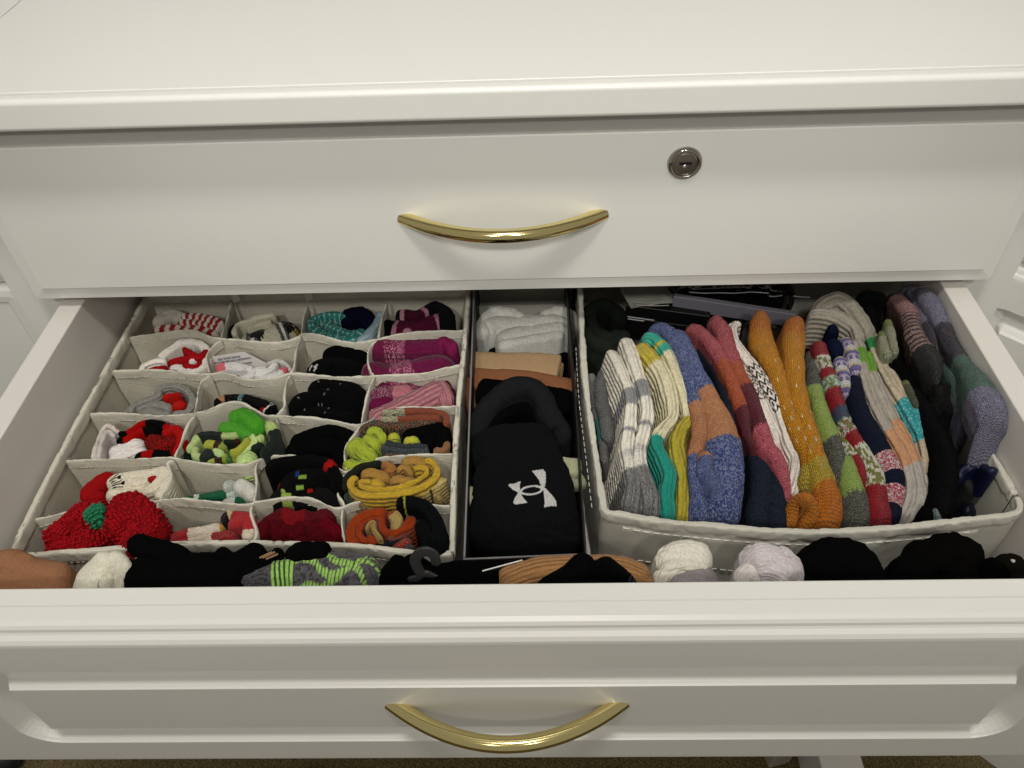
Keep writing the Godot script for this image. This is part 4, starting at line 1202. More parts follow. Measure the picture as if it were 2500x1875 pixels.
func cells_middle_rows() -> void:
	var o: Node3D
	o = thing("rolled_sock", "white and red sock with black blotches, fourth cell of the left column", "sock", Vector3(-261.3, -108, 81.9), "rolled socks in the organizer cells")
	obj("outer_cuff", lobe([[-285, -60, 100.2, 2, 44, 0], [-288.2, -60, 88.1, 2, 44, 0], [-288.9, -60, 76.3, 2, 44, 0], [-286.8, -60, 69.7, 2, 44, 0], [-281.2, -60, 72.5, 2, 44, 0], [-276.6, -60, 75.3, 2, 44, 0]], {"slit": 0.4608}), cloth("#d9d0cd", "knit", 0.05), o)
	obj("inner_cuff", lobe([[-282.3, -61, 99.5, 2, 44, 0], [-286.1, -61, 86, 2, 44, 0], [-286.6, -61, 75.5, 2, 44, 0], [-284, -61, 74.2, 2, 44, 0], [-278.7, -61, 79, 2, 44, 0]], {"slit": 0.4608}), cloth("#d5cccb", "knit", 0.05), o)
	obj("ribbed_leg", lobe([[-280.4, -62, 91.7, 4.8, 44, 0], [-273.1, -62, 88.6, 4.8, 44, 0], [-265.4, -62, 84.9, 4.8, 44, 0], [-257.1, -62, 81.2, 4.8, 44, 0]], {"slit": 0.9}), cloth("#e0dada", "rib", 0.09), o)
	obj("ribbed_sole", lobe([[-279.4, -64, 96.4, 3.8, 44, 0], [-270.4, -64, 95.3, 3.8, 44, 0], [-263, -64, 91, 3.8, 44, 0], [-254.5, -64, 86.7, 3.8, 44, 0]], {"slit": 0.864}), cloth("#dcd6d6", "rib", 0.08), o)
	obj("red_strip", lobe([[-277.6, -60, 75.2, 2.6, 42, 0], [-271.6, -60, 76.7, 2.6, 42, 0], [-267.1, -60, 72.1, 2.6, 42, 0], [-262.6, -60, 67.5, 2.6, 42, 0], [-255.8, -60, 66.3, 2.6, 42, 0], [-248, -60, 68.5, 2.6, 42, 0], [-241.3, -60, 72, 2.6, 42, 0]], {"slit": 0.576}), cloth("#ffffff", "knit", 0.05, knitted([[0.18, "#0b0a0b", "#0b0a0b", 0], [0.52, "#a6100f", "#a6100f", 0], [0.9, "#0c0b0c", "#0c0b0c", 0], [1, "#a6100f", "#a6100f", 0]])), o)
	obj("red_strip", lobe([[-276.2, -60, 81.9, 2.7, 42, 0], [-270.2, -60, 83.3, 2.7, 42, 0], [-265.8, -60, 78.8, 2.7, 42, 0], [-261, -60, 73.6, 2.7, 42, 0], [-255.1, -60, 73, 2.7, 42, 0], [-247.2, -60, 77.2, 2.7, 42, 0]], {"slit": 0.6048}), cloth("#ffffff", "knit", 0.05, knitted([[0.18, "#0b0a0b", "#0b0a0b", 0], [0.6, "#ab110f", "#ab110f", 0], [1, "#0c0b0c", "#0c0b0c", 0]])), o)
	obj("spotted_body", lobe([[-258, -61, 77.4, 5.8, 42, 0], [-250.1, -61, 81.5, 5.8, 42, 0], [-242.5, -61, 84.9, 5.8, 42, 0], [-237, -61, 81.8, 5.8, 42, 0], [-233.7, -61, 77.9, 5.8, 42, 0]], {"slit": 0.9}), cloth("#ffffff", "knit", 0.05, knitted([[1, "#a6100f", "#960d0d", 0.3]], "patches", 72, 150)), o)
	obj("red_toe", lobe([[-246.8, -61, 76.3, 3.5, 42, 0], [-242.3, -61, 74.4, 3.5, 42, 0], [-238.1, -61, 71.8, 3.5, 42, 0], [-231.3, -61, 79.3, 3.5, 42, 0], [-230, -61, 88.4, 3.5, 42, 0], [-232.4, -61, 94.7, 3.5, 42, 0]], {"slit": 0.792}), cloth("#a8110f", "knit", 0.05), o)
	obj("lower_body", lobe([[-261, -64, 96.8, 4.5, 42, 0], [-254.8, -64, 93.1, 4.5, 42, 0], [-246.5, -64, 92.6, 4.5, 42, 0], [-237.6, -64, 92.8, 4.5, 42, 0], [-233.6, -64, 89.7, 4.5, 42, 0]], {"slit": 0.9}), cloth("#ffffff", "knit", 0.05, knitted([[0.22, "#0b0a0b", "#0b0a0b", 0], [0.5, "#a6100f", "#a6100f", 0], [0.9, "#0b0b0c", "#0b0b0c", 0], [1, "#a6100f", "#a6100f", 0]])), o)
	o = thing("rolled_sock", "bright green sock coiled with dark green and avocado patterned cuff", "sock", Vector3(-191.4, -84, 89.9), "rolled socks in the organizer cells")
	obj("green_toe", lobe([[-198.4, -52, 71.1, 6.4, 24, -24], [-194.1, -52, 64.4, 6.4, 24, -24], [-188.3, -52, 63.2, 6.4, 24, -24], [-181.3, -52, 67.4, 6.4, 24, -24], [-173.5, -52, 74.9, 6.4, 24, -24], [-170.1, -52, 79, 6.4, 24, -24]], {"m": 34, "slit": 0.9}), cloth("#4a9a2c", "knit", 0.05), o)
	obj("green_toe", lobe([[-205.9, -56, 75.3, 5.1, 24, -16], [-199.9, -56, 73.4, 5.1, 24, -16], [-190.5, -56, 74.9, 5.1, 24, -16], [-181.3, -56, 79.8, 5.1, 24, -16], [-174.9, -56, 83.8, 5.1, 24, -16]], {"slit": 0.9}), cloth("#4f9c31", "knit", 0.05), o)
	obj("pale_band", lobe([[-175, -57, 82.3, 3.5, 24, 0], [-172.9, -57, 84.9, 3.5, 24, 0], [-171.2, -57, 88.2, 3.5, 24, 0]], {"slit": 0.792}), cloth("#a9bd7a", "rib", 0.05), o)
	obj("outer_leg", lobe([[-172.6, -55, 73.6, 4.5, 24, 0], [-167.4, -55, 74.3, 4.5, 24, 0], [-162.8, -55, 81.7, 4.5, 24, 0], [-160.5, -55, 90.1, 4.5, 24, 0], [-163.3, -55, 97, 4.5, 24, 0], [-168.5, -55, 101.8, 4.5, 24, 0]], {"slit": 0.9}), cloth("#ffffff", "rib", 0.05, knitted([[0.36, "#adc37c", "#9db56c", 0.4], [0.38, "#15201a", "#15201a", 0], [1, "#1b241f", "#141c18", 0.4]])), o)
	obj("dark_strip", lobe([[-176.3, -56, 96.6, 2.9, 24, 0], [-172, -56, 94.1, 2.9, 24, 0], [-167.7, -56, 91.7, 2.9, 24, 0]], {"slit": 0.648}), cloth("#1a231e", "rib", 0.05), o)
	obj("front_leg", lobe([[-186.5, -57, 103.3, 5.8, 24, -10], [-181.2, -57, 101.4, 5.8, 24, -10], [-174.7, -57, 100, 5.8, 24, -10], [-170.8, -57, 100.1, 5.8, 24, -10]], {"slit": 0.9}), cloth("#b3cc86", "rib", 0.08), o)
	obj("middle_leg", lobe([[-189.1, -57, 100.5, 3.5, 24, 0], [-183.6, -57, 97.5, 3.5, 24, 0], [-178.7, -57, 93.8, 3.5, 24, 0], [-176, -57, 90.6, 3.5, 24, 0], [-179.4, -57, 84.8, 3.5, 24, 0], [-185.3, -57, 80.8, 3.5, 24, 0]], {"slit": 0.792}), cloth("#b5cb88", "rib", 0.08), o)
	obj("back_roll", lobe([[-219.9, -57, 96.8, 2.9, 24, 0], [-218.8, -57, 90.4, 2.9, 24, 0], [-216.2, -57, 84, 2.9, 24, 0], [-211.8, -57, 82.2, 2.9, 24, 0], [-203.9, -57, 82, 2.9, 24, 0], [-194.7, -57, 82.8, 2.9, 24, 0], [-187.5, -57, 82, 2.9, 24, 0]], {"slit": 0.6624}), cloth("#ffffff", "knit", 0.05, knitted([[0.32, "#b9cf8b", "#b9cf8b", 0], [0.34, "#1c2620", "#1c2620", 0], [0.72, "#1c2620", "#161e1a", 0.3], [1, "#b4c884", "#b4c884", 0]])), o)
	obj("avocado_roll", lobe([[-190.6, -55, 100.2, 2.9, 24, 0], [-185.1, -55, 99.1, 2.9, 24, 0], [-181.3, -55, 94.8, 2.9, 24, 0], [-180.1, -55, 89.7, 2.9, 24, 0], [-182.7, -55, 85.2, 2.9, 24, 0]], {"slit": 0.6624}), cloth("#ffffff", "knit", 0.05, knitted([[0.1, "#3f7f2c", "#3f7f2c", 0], [0.85, "#a3a83a", "#b8bb4f", 0.5], [1, "#3a6b2a", "#3a6b2a", 0]])), o)
	obj("avocado_fold", lobe([[-211.6, -57, 89.9, 3.5, 24, 0], [-205.6, -57, 90.1, 3.5, 24, 0], [-200, -57, 90.8, 3.5, 24, 0], [-193.9, -57, 93.5, 3.5, 24, 0]], {"slit": 0.7776}), cloth("#ffffff", "knit", 0.05, knitted([[0.5, "#a6ab3c", "#b9bd55", 0.5], [0.75, "#351c16", "#351c16", 0], [1, "#8ea04a", "#8ea04a", 0]])), o)
	obj("dark_inner_roll", lobe([[-197.2, -56, 89.2, 2.3, 24, 0], [-190.6, -56, 89.9, 2.3, 24, 0], [-184.5, -56, 88.8, 2.3, 24, 0]], {"slit": 0.5184}), cloth("#ffffff", "knit", 0.05, knitted([[0.7, "#1a241e", "#1a241e", 0], [1, "#39201a", "#39201a", 0]])), o)
	obj("coil", lobe([[-213.2, -58, 92.2, 2.8, 24, 0], [-215.9, -58, 94.7, 2.8, 24, 0], [-214, -58, 99.5, 2.8, 24, 0], [-208.7, -58, 101.1, 2.8, 24, 0], [-203, -58, 100.5, 2.8, 24, 0], [-204.8, -58, 97.5, 2.8, 24, 0], [-210.3, -58, 95.5, 2.8, 24, 0]], {"slit": 0.6336}), cloth("#ffffff", "knit", 0.05, knitted([[0.45, "#b9cf8b", "#b9cf8b", 0], [1, "#1b251f", "#1b251f", 0]])), o)
	obj("dark_end", lobe([[-220.4, -60, 91.7, 2.9, 24, 0], [-221.1, -60, 95.8, 2.9, 24, 0], [-220.7, -60, 98.9, 2.9, 24, 0], [-216.9, -60, 100.3, 2.9, 24, 0]], {"slit": 0.6624}), cloth("#151d18", "knit", 0.05), o)
	obj("pale_fold", lobe([[-203.4, -58, 99, 3.2, 24, 0], [-201.3, -58, 96.3, 3.2, 24, 0], [-196.8, -58, 98.4, 3.2, 24, 0], [-193.9, -58, 99.9, 3.2, 24, 0]], {"slit": 0.72}), cloth("#b6cd8c", "knit", 0.05), o)
	obj("brown_fold", lobe([[-207.6, -60, 102, 3.5, 24, 0], [-200.5, -60, 101.2, 3.5, 24, 0], [-195.1, -60, 99.7, 3.5, 24, 0], [-190.1, -60, 100.2, 3.5, 24, 0]], {"slit": 0.792}), cloth("#ffffff", "knit", 0.05, knitted([[0.4, "#9fb45e", "#b5bb4a", 0.4], [0.7, "#38201a", "#38201a", 0], [0.85, "#8ea83c", "#8ea83c", 0], [1, "#2c5f25", "#b3cc86", 0.4]])), o)
	o = thing("rolled_sock", "plain matte black sock in the fourth row, between green and lime socks", "sock", Vector3(-128.9, -110, 85.5), "rolled socks in the organizer cells")
	obj("back_fold", lobe([[-153.3, -63, 87.8, 7, 44, 0], [-145.7, -63, 80.3, 7, 44, 0], [-134.9, -63, 75, 7, 44, 0], [-123.6, -63, 71.8, 7, 44, 0], [-114.2, -63, 77.6, 7, 44, 0], [-109.7, -63, 85.4, 7, 44, 0]], {"slit": 0.9}), cloth("#0b0b0c", "knit", 0.05), o)
	obj("middle_fold", lobe([[-155.9, -65, 93.6, 7.9, 44, 0], [-148.3, -65, 86.2, 7.9, 44, 0], [-137.2, -65, 83.1, 7.9, 44, 0], [-126.2, -65, 83.3, 7.9, 44, 0], [-117.4, -65, 91.1, 7.9, 44, 0]], {"slit": 0.9}), cloth("#0c0c0d", "knit", 0.05), o)
	obj("right_fold", lobe([[-121.8, -66, 75.9, 7, 44, 0], [-117.6, -66, 85.9, 7, 44, 0], [-115.7, -66, 97.8, 7, 44, 0], [-111.6, -66, 108.3, 7, 44, 0]], {"slit": 0.9}), cloth("#0b0b0c", "knit", 0.05), o)
	o = thing("rolled_sock", "lime green ribbed sock rolled with a dark botanical print one", "sock", Vector3(-73.7, -103, 87.4), "rolled socks in the organizer cells")
	obj("printed_edge", lobe([[-89.5, -54, 65.5, 2.5, 44, 0], [-81.3, -54, 65.6, 2.5, 44, 0], [-71.2, -54, 65.2, 2.5, 44, 0], [-61.1, -54, 64.7, 2.5, 44, 0], [-51.9, -54, 65.9, 2.5, 44, 0], [-43.6, -54, 69.6, 2.5, 44, 0], [-42.4, -54, 79, 2.5, 44, 0]], {"slit": 0.558}), cloth("#ffffff", "knit", 0.05, knitted([[0.1, "#bdbc9a", "#2a2a26", 0.4], [0.3, "#bfbf9f", "#15140f", 0.4], [1, "#8f4a34", "#5c2d1f", 0.5]])), o)
	obj("printed_edge", lobe([[-89.7, -54, 72, 2.5, 44, 0], [-81.6, -54, 72.5, 2.5, 44, 0], [-73, -54, 72.3, 2.5, 44, 0], [-63.1, -54, 71.2, 2.5, 44, 0], [-53, -54, 71.4, 2.5, 44, 0], [-46.4, -54, 72.9, 2.5, 44, 0]], {"slit": 0.558}), cloth("#ffffff", "knit", 0.05, knitted([[0.1, "#bdbc9a", "#2a2a26", 0.4], [0.3, "#bfbf9f", "#15140f", 0.4], [1, "#8f4a34", "#5c2d1f", 0.5]])), o)
	obj("dark_back", lobe([[-100.3, -56, 85.3, 3.7, 44, 0], [-99.3, -56, 78, 3.7, 44, 0], [-93.2, -56, 74.8, 3.7, 44, 0], [-83, -56, 75.7, 3.7, 44, 0], [-72.8, -56, 76.6, 3.7, 44, 0], [-62.9, -56, 75.4, 3.7, 44, 0], [-54.5, -56, 73.6, 3.7, 44, 0], [-47.5, -56, 73.1, 3.7, 44, 0]], {"slit": 0.837}), cloth("#ffffff", "knit", 0.05, knitted([[0.3, "#0c0c0d", "#1c1c1e", 0.2], [1, "#131516", "#0c0c0d", 0.4]], "blooms", 72, 150)), o)
	obj("black_fold", lobe([[-73.6, -57, 85, 5.6, 44, 0], [-65.9, -57, 81.8, 5.6, 44, 0], [-57.7, -57, 79.4, 5.6, 44, 0], [-49.4, -57, 76.9, 5.6, 44, 0], [-44.9, -57, 82.9, 5.6, 44, 0], [-46.3, -57, 91.4, 5.6, 44, 0], [-51.5, -57, 94.5, 5.6, 44, 0]], {"slit": 0.9}), cloth("#0b0b0c", "knit", 0.05), o)
	obj("black_fold", lobe([[-60.4, -58, 89.6, 6.2, 44, 0], [-53.7, -58, 87.1, 6.2, 44, 0], [-46.9, -58, 84.6, 6.2, 44, 0]], {"slit": 0.9}), cloth("#0c0c0d", "knit", 0.05), o)
	obj("yellow_end", lobe([[-83.1, -56, 87.6, 3.4, 40, 0], [-79.3, -56, 86.4, 3.4, 40, 0], [-74.4, -56, 85.8, 3.4, 40, 0]], {"slit": 0.76725}), cloth("#ffffff", "rib", 0.09, knitted([[0.3, "#b3b23c", "#c9a23a", 0.4], [1, "#a9b53d", "#bb9f35", 0.3]])), o)
	obj("yellow_end", lobe([[-72, -57, 90.2, 3.7, 40, 0], [-66.7, -57, 89, 3.7, 40, 0], [-60.3, -57, 88.8, 3.7, 40, 0]], {"slit": 0.837}), cloth("#ffffff", "rib", 0.09, knitted([[0.5, "#aab43c", "#c4b648", 0.4], [0.6, "#c9b63a", "#c9b63a", 0], [1, "#a9b53d", "#bb9f35", 0.2]])), o)
	obj("lime_fold", lobe([[-95.7, -54, 87.2, 3.4, 42, 0], [-94.2, -54, 83.2, 3.4, 42, 0], [-89.8, -54, 83.3, 3.4, 42, 0], [-86.2, -54, 88, 3.4, 42, 0], [-85.1, -54, 92.6, 3.4, 42, 0]], {"slit": 0.76725}), cloth("#ffffff", "rib", 0.1, knitted([[1, "#a3b33a", "#8a9b2c", 0.4]])), o)
	obj("lime_fold", lobe([[-99.7, -55, 91.4, 4, 42, 0], [-96.6, -55, 88.9, 4, 42, 0], [-91.2, -55, 92.2, 4, 42, 0], [-87.7, -55, 96.8, 4, 42, 0]], {"sw": 2.2, "slit": 0.9}), cloth("#ffffff", "rib", 0.1, knitted([[1, "#a3b33a", "#8a9b2c", 0.4]])), o)
	obj("lime_body", lobe([[-108.5, -56, 99.3, 5.3, 44, -12], [-106.7, -56, 92.3, 5.3, 44, -12], [-102.5, -56, 90.5, 5.3, 44, -12], [-97.6, -56, 97, 5.3, 44, -12], [-92.2, -56, 100.9, 5.3, 44, -12], [-87.1, -56, 102.9, 5.3, 44, -12]], {"sw": 2.2, "m": 34, "slit": 0.9}), cloth("#ffffff", "rib", 0.1, knitted([[1, "#a3b33a", "#8a9b2c", 0.4]])), o)
	obj("lime_sole", lobe([[-108.9, -58, 102.7, 5, 44, -10], [-105.1, -58, 108.4, 5, 44, -10], [-99.7, -58, 109.1, 5, 44, -10], [-93.6, -58, 107.4, 5, 44, -10], [-87, -58, 105.6, 5, 44, -10]], {"sw": 2.2, "slit": 0.9}), cloth("#ffffff", "rib", 0.1, knitted([[1, "#a3b33a", "#8a9b2c", 0.4]])), o)
	obj("blue_grey_edge", lobe([[-85.7, -58, 89.1, 2.5, 40, 0], [-78.8, -58, 92.5, 2.5, 40, 0], [-69.8, -58, 94.6, 2.5, 40, 0], [-61.4, -58, 94.4, 2.5, 40, 0], [-53.9, -58, 96.2, 2.5, 40, 0]], {"slit": 0.558}), cloth("#ffffff", "knit", 0.05, knitted([[1, "#232a30", "#5c656b", 0.3]])), o)
	obj("blue_grey_edge", lobe([[-87.9, -59, 92.1, 2.5, 40, 0], [-80.6, -59, 95.4, 2.5, 40, 0], [-71.5, -59, 97.5, 2.5, 40, 0], [-62.8, -59, 97.1, 2.5, 40, 0], [-52.8, -59, 98.5, 2.5, 40, 0]], {"slit": 0.558}), cloth("#ffffff", "knit", 0.05, knitted([[1, "#2c3338", "#6a7378", 0.35]])), o)
	obj("printed_sole", lobe([[-85.2, -61, 100.7, 3.7, 42, 0], [-78.5, -61, 99.5, 3.7, 42, 0], [-71.2, -61, 99, 3.7, 42, 0], [-63.8, -61, 98.5, 3.7, 42, 0], [-54.1, -61, 97.5, 3.7, 42, 0]], {"slit": 0.837}), cloth("#ffffff", "knit", 0.05, knitted([[0.3, "#0c0c0d", "#1c1c1e", 0.2], [1, "#131516", "#0c0c0d", 0.4]], "blooms", 72, 150)), o)
	obj("printed_side", lobe([[-49.1, -58, 95.6, 2.5, 42, 0], [-47.4, -58, 98.8, 2.5, 42, 0], [-42.1, -58, 97.7, 2.5, 42, 0], [-41.6, -58, 90, 2.5, 42, 0]], {"slit": 0.558}), cloth("#ffffff", "knit", 0.05, knitted([[1, "#b0623f", "#8fa03c", 0.4]], "blooms", 72, 150)), o)
	o = thing("rolled_sock", "cream sock with black stitched lashes wrapped over a plain red one", "sock", Vector3(-253.5, -108, 122), "rolled socks in the organizer cells")
	obj("red_back", lobe([[-280.2, -62, 132.2, 6.5, 44, 0], [-280.4, -62, 123.4, 6.5, 44, 0], [-275, -62, 114.4, 6.5, 44, 0], [-266.5, -62, 113.1, 6.5, 44, 0]], {"slit": 0.9}), cloth("#9b0e12", "knit", 0.05), o)
	obj("red_front", lobe([[-283.2, -64, 128.7, 5.3, 44, 0], [-276.3, -64, 127.8, 5.3, 44, 0], [-268.6, -64, 127, 5.3, 44, 0]], {"slit": 0.9}), cloth("#94090f", "knit", 0.05), o)
	obj("cream_back", lobe([[-268.8, -60, 122.1, 3.8, 42, 0], [-264.2, -60, 117.2, 3.8, 42, 0], [-255.4, -60, 114.8, 3.8, 42, 0], [-244.8, -60, 112.5, 3.8, 42, 0], [-234.9, -60, 110.6, 3.8, 42, 0], [-228.5, -60, 117.8, 3.8, 42, 0], [-227.8, -60, 127.8, 3.8, 42, 0], [-233.3, -60, 132.5, 3.8, 42, 0]], {"slit": 0.855}), cloth("#ffffff", "rib", 0.05, knitted([[1, "#ddd6c5", "#d3ccba", 0.4]], "lashes", 72, 150)), o)
	obj("cream_front", lobe([[-267.2, -61, 123.4, 4.2, 42, 0], [-256.5, -61, 119.6, 4.2, 42, 0], [-248.4, -61, 119.7, 4.2, 42, 0], [-241, -61, 115.3, 4.2, 42, 0], [-235.1, -61, 115.9, 4.2, 42, 0], [-235.3, -61, 122.9, 4.2, 42, 0], [-242.9, -61, 128.7, 4.2, 42, 0], [-256.6, -61, 130.4, 4.2, 42, 0]], {"slit": 0.9}), cloth("#ffffff", "rib", 0.05, knitted([[1, "#ddd6c5", "#d3ccba", 0.4]], "lashes", 72, 150)), o)
	obj("cream_sole", lobe([[-269.2, -63, 128.7, 5.3, 42, 0], [-260.6, -63, 125.9, 5.3, 42, 0], [-249.3, -63, 126.1, 5.3, 42, 0], [-238.5, -63, 127.2, 5.3, 42, 0]], {"slit": 0.9}), cloth("#d6cfbe", "rib", 0.08), o)
	obj("red_lining", lobe([[-242.1, -60.5, 118.7, 1.8, 30, 0], [-238.6, -60.5, 117.3, 1.8, 30, 0], [-234.9, -60.5, 117.3, 1.8, 30, 0]], {"slit": 0.4104}), cloth("#a0161c", "knit", 0.05), o)
	o = thing("rolled_sock", "thin emerald green and white sock lying low in its cell, fifth row", "sock", Vector3(-190.9, -108, 119.8), "rolled socks in the organizer cells")
	obj("green_leg", lobe([[-221, -76, 122.9, 3.8, 30, 0], [-212.2, -76, 122.3, 3.8, 30, 0], [-204.4, -76, 121, 3.8, 30, 0], [-194.3, -76, 119.1, 3.8, 30, 0], [-184.7, -76, 118.3, 3.8, 30, 0]], {"slit": 0.855}), cloth("#ffffff", "knit", 0.05, knitted([[0.2, "#1b6a48", "#d8dcd6", 0], [0.3, "#d8dcd6", "#d8dcd6", 0], [0.8, "#135a3d", "#1b6a48", 0.4], [1, "#d8dcd6", "#1b6a48", 0.3]])), o)
	obj("white_heel", lobe([[-188, -70, 111.7, 5.3, 36, 0], [-183.1, -70, 114.8, 5.3, 36, 0], [-175.4, -70, 120, 5.3, 36, 0], [-171.3, -70, 127, 5.3, 36, 0]], {"slit": 0.9}), cloth("#d4d4cf", "knit", 0.05), o)
	obj("white_back", lobe([[-192.3, -72, 119.2, 3.8, 36, 0], [-190.7, -72, 113.2, 3.8, 36, 0], [-186.2, -72, 111.2, 3.8, 36, 0]], {"slit": 0.855}), cloth("#ffffff", "knit", 0.05, knitted([[1, "#c9cdc8", "#1b6a48", 0.25]])), o)
	obj("front_leg", lobe([[-194.9, -76, 126.1, 3.8, 30, 0], [-187, -76, 125.2, 3.8, 30, 0], [-178.1, -76, 125.4, 3.8, 30, 0]], {"slit": 0.855}), cloth("#ffffff", "knit", 0.05, knitted([[0.6, "#d6d8d3", "#d6d8d3", 0], [1, "#145d3f", "#145d3f", 0]])), o)
	o = thing("rolled_sock", "black sock with small red, blue and green blocks, fifth row", "sock", Vector3(-130.2, -104, 123.2), "rolled socks in the organizer cells")
	obj("body", lobe([[-156.3, -56, 126.2, 15.2, 46, -4], [-145.1, -56, 123.4, 15.2, 46, -4], [-134.4, -56, 121.6, 15.2, 46, -4], [-123.5, -56, 120.8, 15.2, 46, -4], [-115.4, -56, 126.9, 15.2, 46, -4]], {"m": 44, "amp": 0.6, "slit": 0.9}), cloth("#ffffff", "knit", 0.05, knitted([[1, "#0c0c0d", "#101011", 0.3]], "bricks", 96, 140, 0.004)), o)
	obj("back_edge", lobe([[-161.2, -56, 115.2, 4.8, 44, 0], [-156.3, -56, 108.1, 4.8, 44, 0], [-142.2, -56, 106.4, 4.8, 44, 0], [-129.3, -56, 106.6, 4.8, 44, 0], [-118.9, -56, 110.9, 4.8, 44, 0], [-113.1, -56, 122, 4.8, 44, 0], [-108.8, -56, 133.8, 4.8, 44, 0]], {"slit": 0.9}), cloth("#ffffff", "knit", 0.05, knitted([[0.62, "#0b0b0c", "#0f0f10", 0.3], [0.7, "#a61a17", "#a61a17", 0], [1, "#0b0b0c", "#0b0b0c", 0]])), o)
	obj("front_edge", lobe([[-157.7, -60, 134.7, 7.2, 44, 0], [-146.6, -60, 132, 7.2, 44, 0], [-131.3, -60, 130.3, 7.2, 44, 0], [-119, -60, 133.4, 7.2, 44, 0], [-108.5, -60, 140.3, 7.2, 44, 0]], {"slit": 0.9}), cloth("#ffffff", "knit", 0.05, knitted([[0.2, "#0b0b0c", "#0b0b0c", 0], [0.33, "#95ad52", "#95ad52", 0], [1, "#0b0b0c", "#0f0f10", 0.3]])), o)
	obj("red_corner", lobe([[-113.4, -60, 117.9, 3.2, 40, 0], [-110.8, -60, 123.9, 3.2, 40, 0], [-111.4, -60, 129.7, 3.2, 40, 0]], {"slit": 0.72}), cloth("#9c1513", "knit", 0.05), o)
	o = thing("rolled_sock", "mustard yellow ribbed sock rolled into an oval spiral, fifth row", "sock", Vector3(-73.9, -104, 124.3), "rolled socks in the organizer cells")
	obj("dark_backing", lobe([[-105.6, -57, 132, 2.5, 44, 0], [-106.3, -57, 124.3, 2.5, 44, 0], [-102.6, -57, 117.2, 2.5, 44, 0], [-96.7, -57, 111.8, 2.5, 44, 0], [-89.2, -57, 110.1, 2.5, 44, 0], [-83.5, -57, 109.6, 2.5, 44, 0]], {"slit": 0.558}), cloth("#ffffff", "knit", 0.05, knitted([[1, "#1b1d16", "#38402a", 0.3]])), o)
	obj("outer_roll", lobe([[-97.2, -53, 123.5, 2.7, 46, 0], [-101, -53, 126.4, 2.7, 46, 0], [-100.6, -53, 132.2, 2.7, 46, 0], [-94.7, -53, 137.5, 2.7, 46, 0], [-84.8, -53, 139.1, 2.7, 46, 0], [-72.9, -53, 138.4, 2.7, 46, 0], [-61.6, -53, 136.3, 2.7, 46, 0], [-52.8, -53, 131.9, 2.7, 46, 0], [-46.8, -53, 125.5, 2.7, 46, 0], [-45.9, -53, 118.4, 2.7, 46, 0], [-50.2, -53, 111.7, 2.7, 46, 0], [-55.6, -53, 110.3, 2.7, 46, 0]], {"sw": 2, "slit": 0.6138}), cloth("#ffffff", "rib", 0.1, knitted([[1, "#c0a034", "#a5852a", 0.5]])), o)
	obj("inner_roll", lobe([[-87.3, -54, 128.8, 2.2, 44, 0], [-94.1, -54, 126.9, 2.2, 44, 0], [-95.1, -54, 129.8, 2.2, 44, 0], [-89.5, -54, 132.8, 2.2, 44, 0], [-80.1, -54, 133.5, 2.2, 44, 0], [-69.1, -54, 132.6, 2.2, 44, 0], [-61.1, -54, 128.6, 2.2, 44, 0], [-54.5, -54, 124, 2.2, 44, 0], [-52.1, -54, 118.7, 2.2, 44, 0], [-56.6, -54, 115.6, 2.2, 44, 0], [-62.2, -54, 116.7, 2.2, 44, 0]], {"sw": 2, "slit": 0.5022}), cloth("#ffffff", "rib", 0.1, knitted([[1, "#c0a034", "#a5852a", 0.5]])), o)
	obj("tan_roll", lobe([[-97, -55, 120.7, 4, 42, 0], [-89.6, -55, 119, 4, 42, 0], [-81.7, -55, 121.6, 4, 42, 0], [-76.7, -55, 124, 4, 42, 0]], {"sw": 2, "slit": 0.9}), cloth("#ffffff", "rib", 0.1, knitted([[1, "#a7803f", "#8f6a36", 0.5]])), o)
	obj("tan_core", lobe([[-77.5, -55, 125.8, 3.7, 42, 0], [-71, -55, 124.7, 3.7, 42, 0], [-65.3, -55, 125.4, 3.7, 42, 0], [-59.2, -55, 124.9, 3.7, 42, 0]], {"sw": 2, "slit": 0.837}), cloth("#ffffff", "rib", 0.1, knitted([[1, "#a7803f", "#8f6a36", 0.5]])), o)
	obj("yellow_core", lobe([[-93.5, -56, 126.5, 3.1, 40, 0], [-86.8, -56, 127.8, 3.1, 40, 0], [-79.3, -56, 127.3, 3.1, 40, 0]], {"slit": 0.6975}), cloth("#ffffff", "rib", 0.1, knitted([[1, "#c0a034", "#a5852a", 0.5]])), o)
	obj("tan_back", lobe([[-71.4, -54, 111.1, 4.3, 44, 0], [-65.3, -54, 109.6, 4.3, 44, 0], [-58, -54, 110.7, 4.3, 44, 0], [-53, -54, 113.2, 4.3, 44, 0]], {"sw": 2, "slit": 0.9}), cloth("#ffffff", "rib", 0.1, knitted([[1, "#a7803f", "#8f6a36", 0.5]])), o)
	obj("twist", lobe([[-84.2, -55, 113.1, 2.8, 42, 0], [-79.6, -55, 111.9, 2.8, 42, 0], [-75.9, -55, 114.4, 2.8, 42, 0], [-76.5, -55, 117.5, 2.8, 42, 0], [-81.5, -55, 115.6, 2.8, 42, 0]], {"slit": 0.62775}), cloth("#ffffff", "rib", 0.05, knitted([[1, "#a8763a", "#6b3a22", 0.4]])), o)
	obj("twist", lobe([[-73.1, -55, 118.1, 2.5, 40, 0], [-68.3, -55, 114.6, 2.5, 40, 0], [-64.1, -55, 118.3, 2.5, 40, 0], [-62.8, -55, 121.9, 2.5, 40, 0]], {"slit": 0.558}), cloth("#ffffff", "rib", 0.1, knitted([[1, "#a7803f", "#8f6a36", 0.5]])), o)
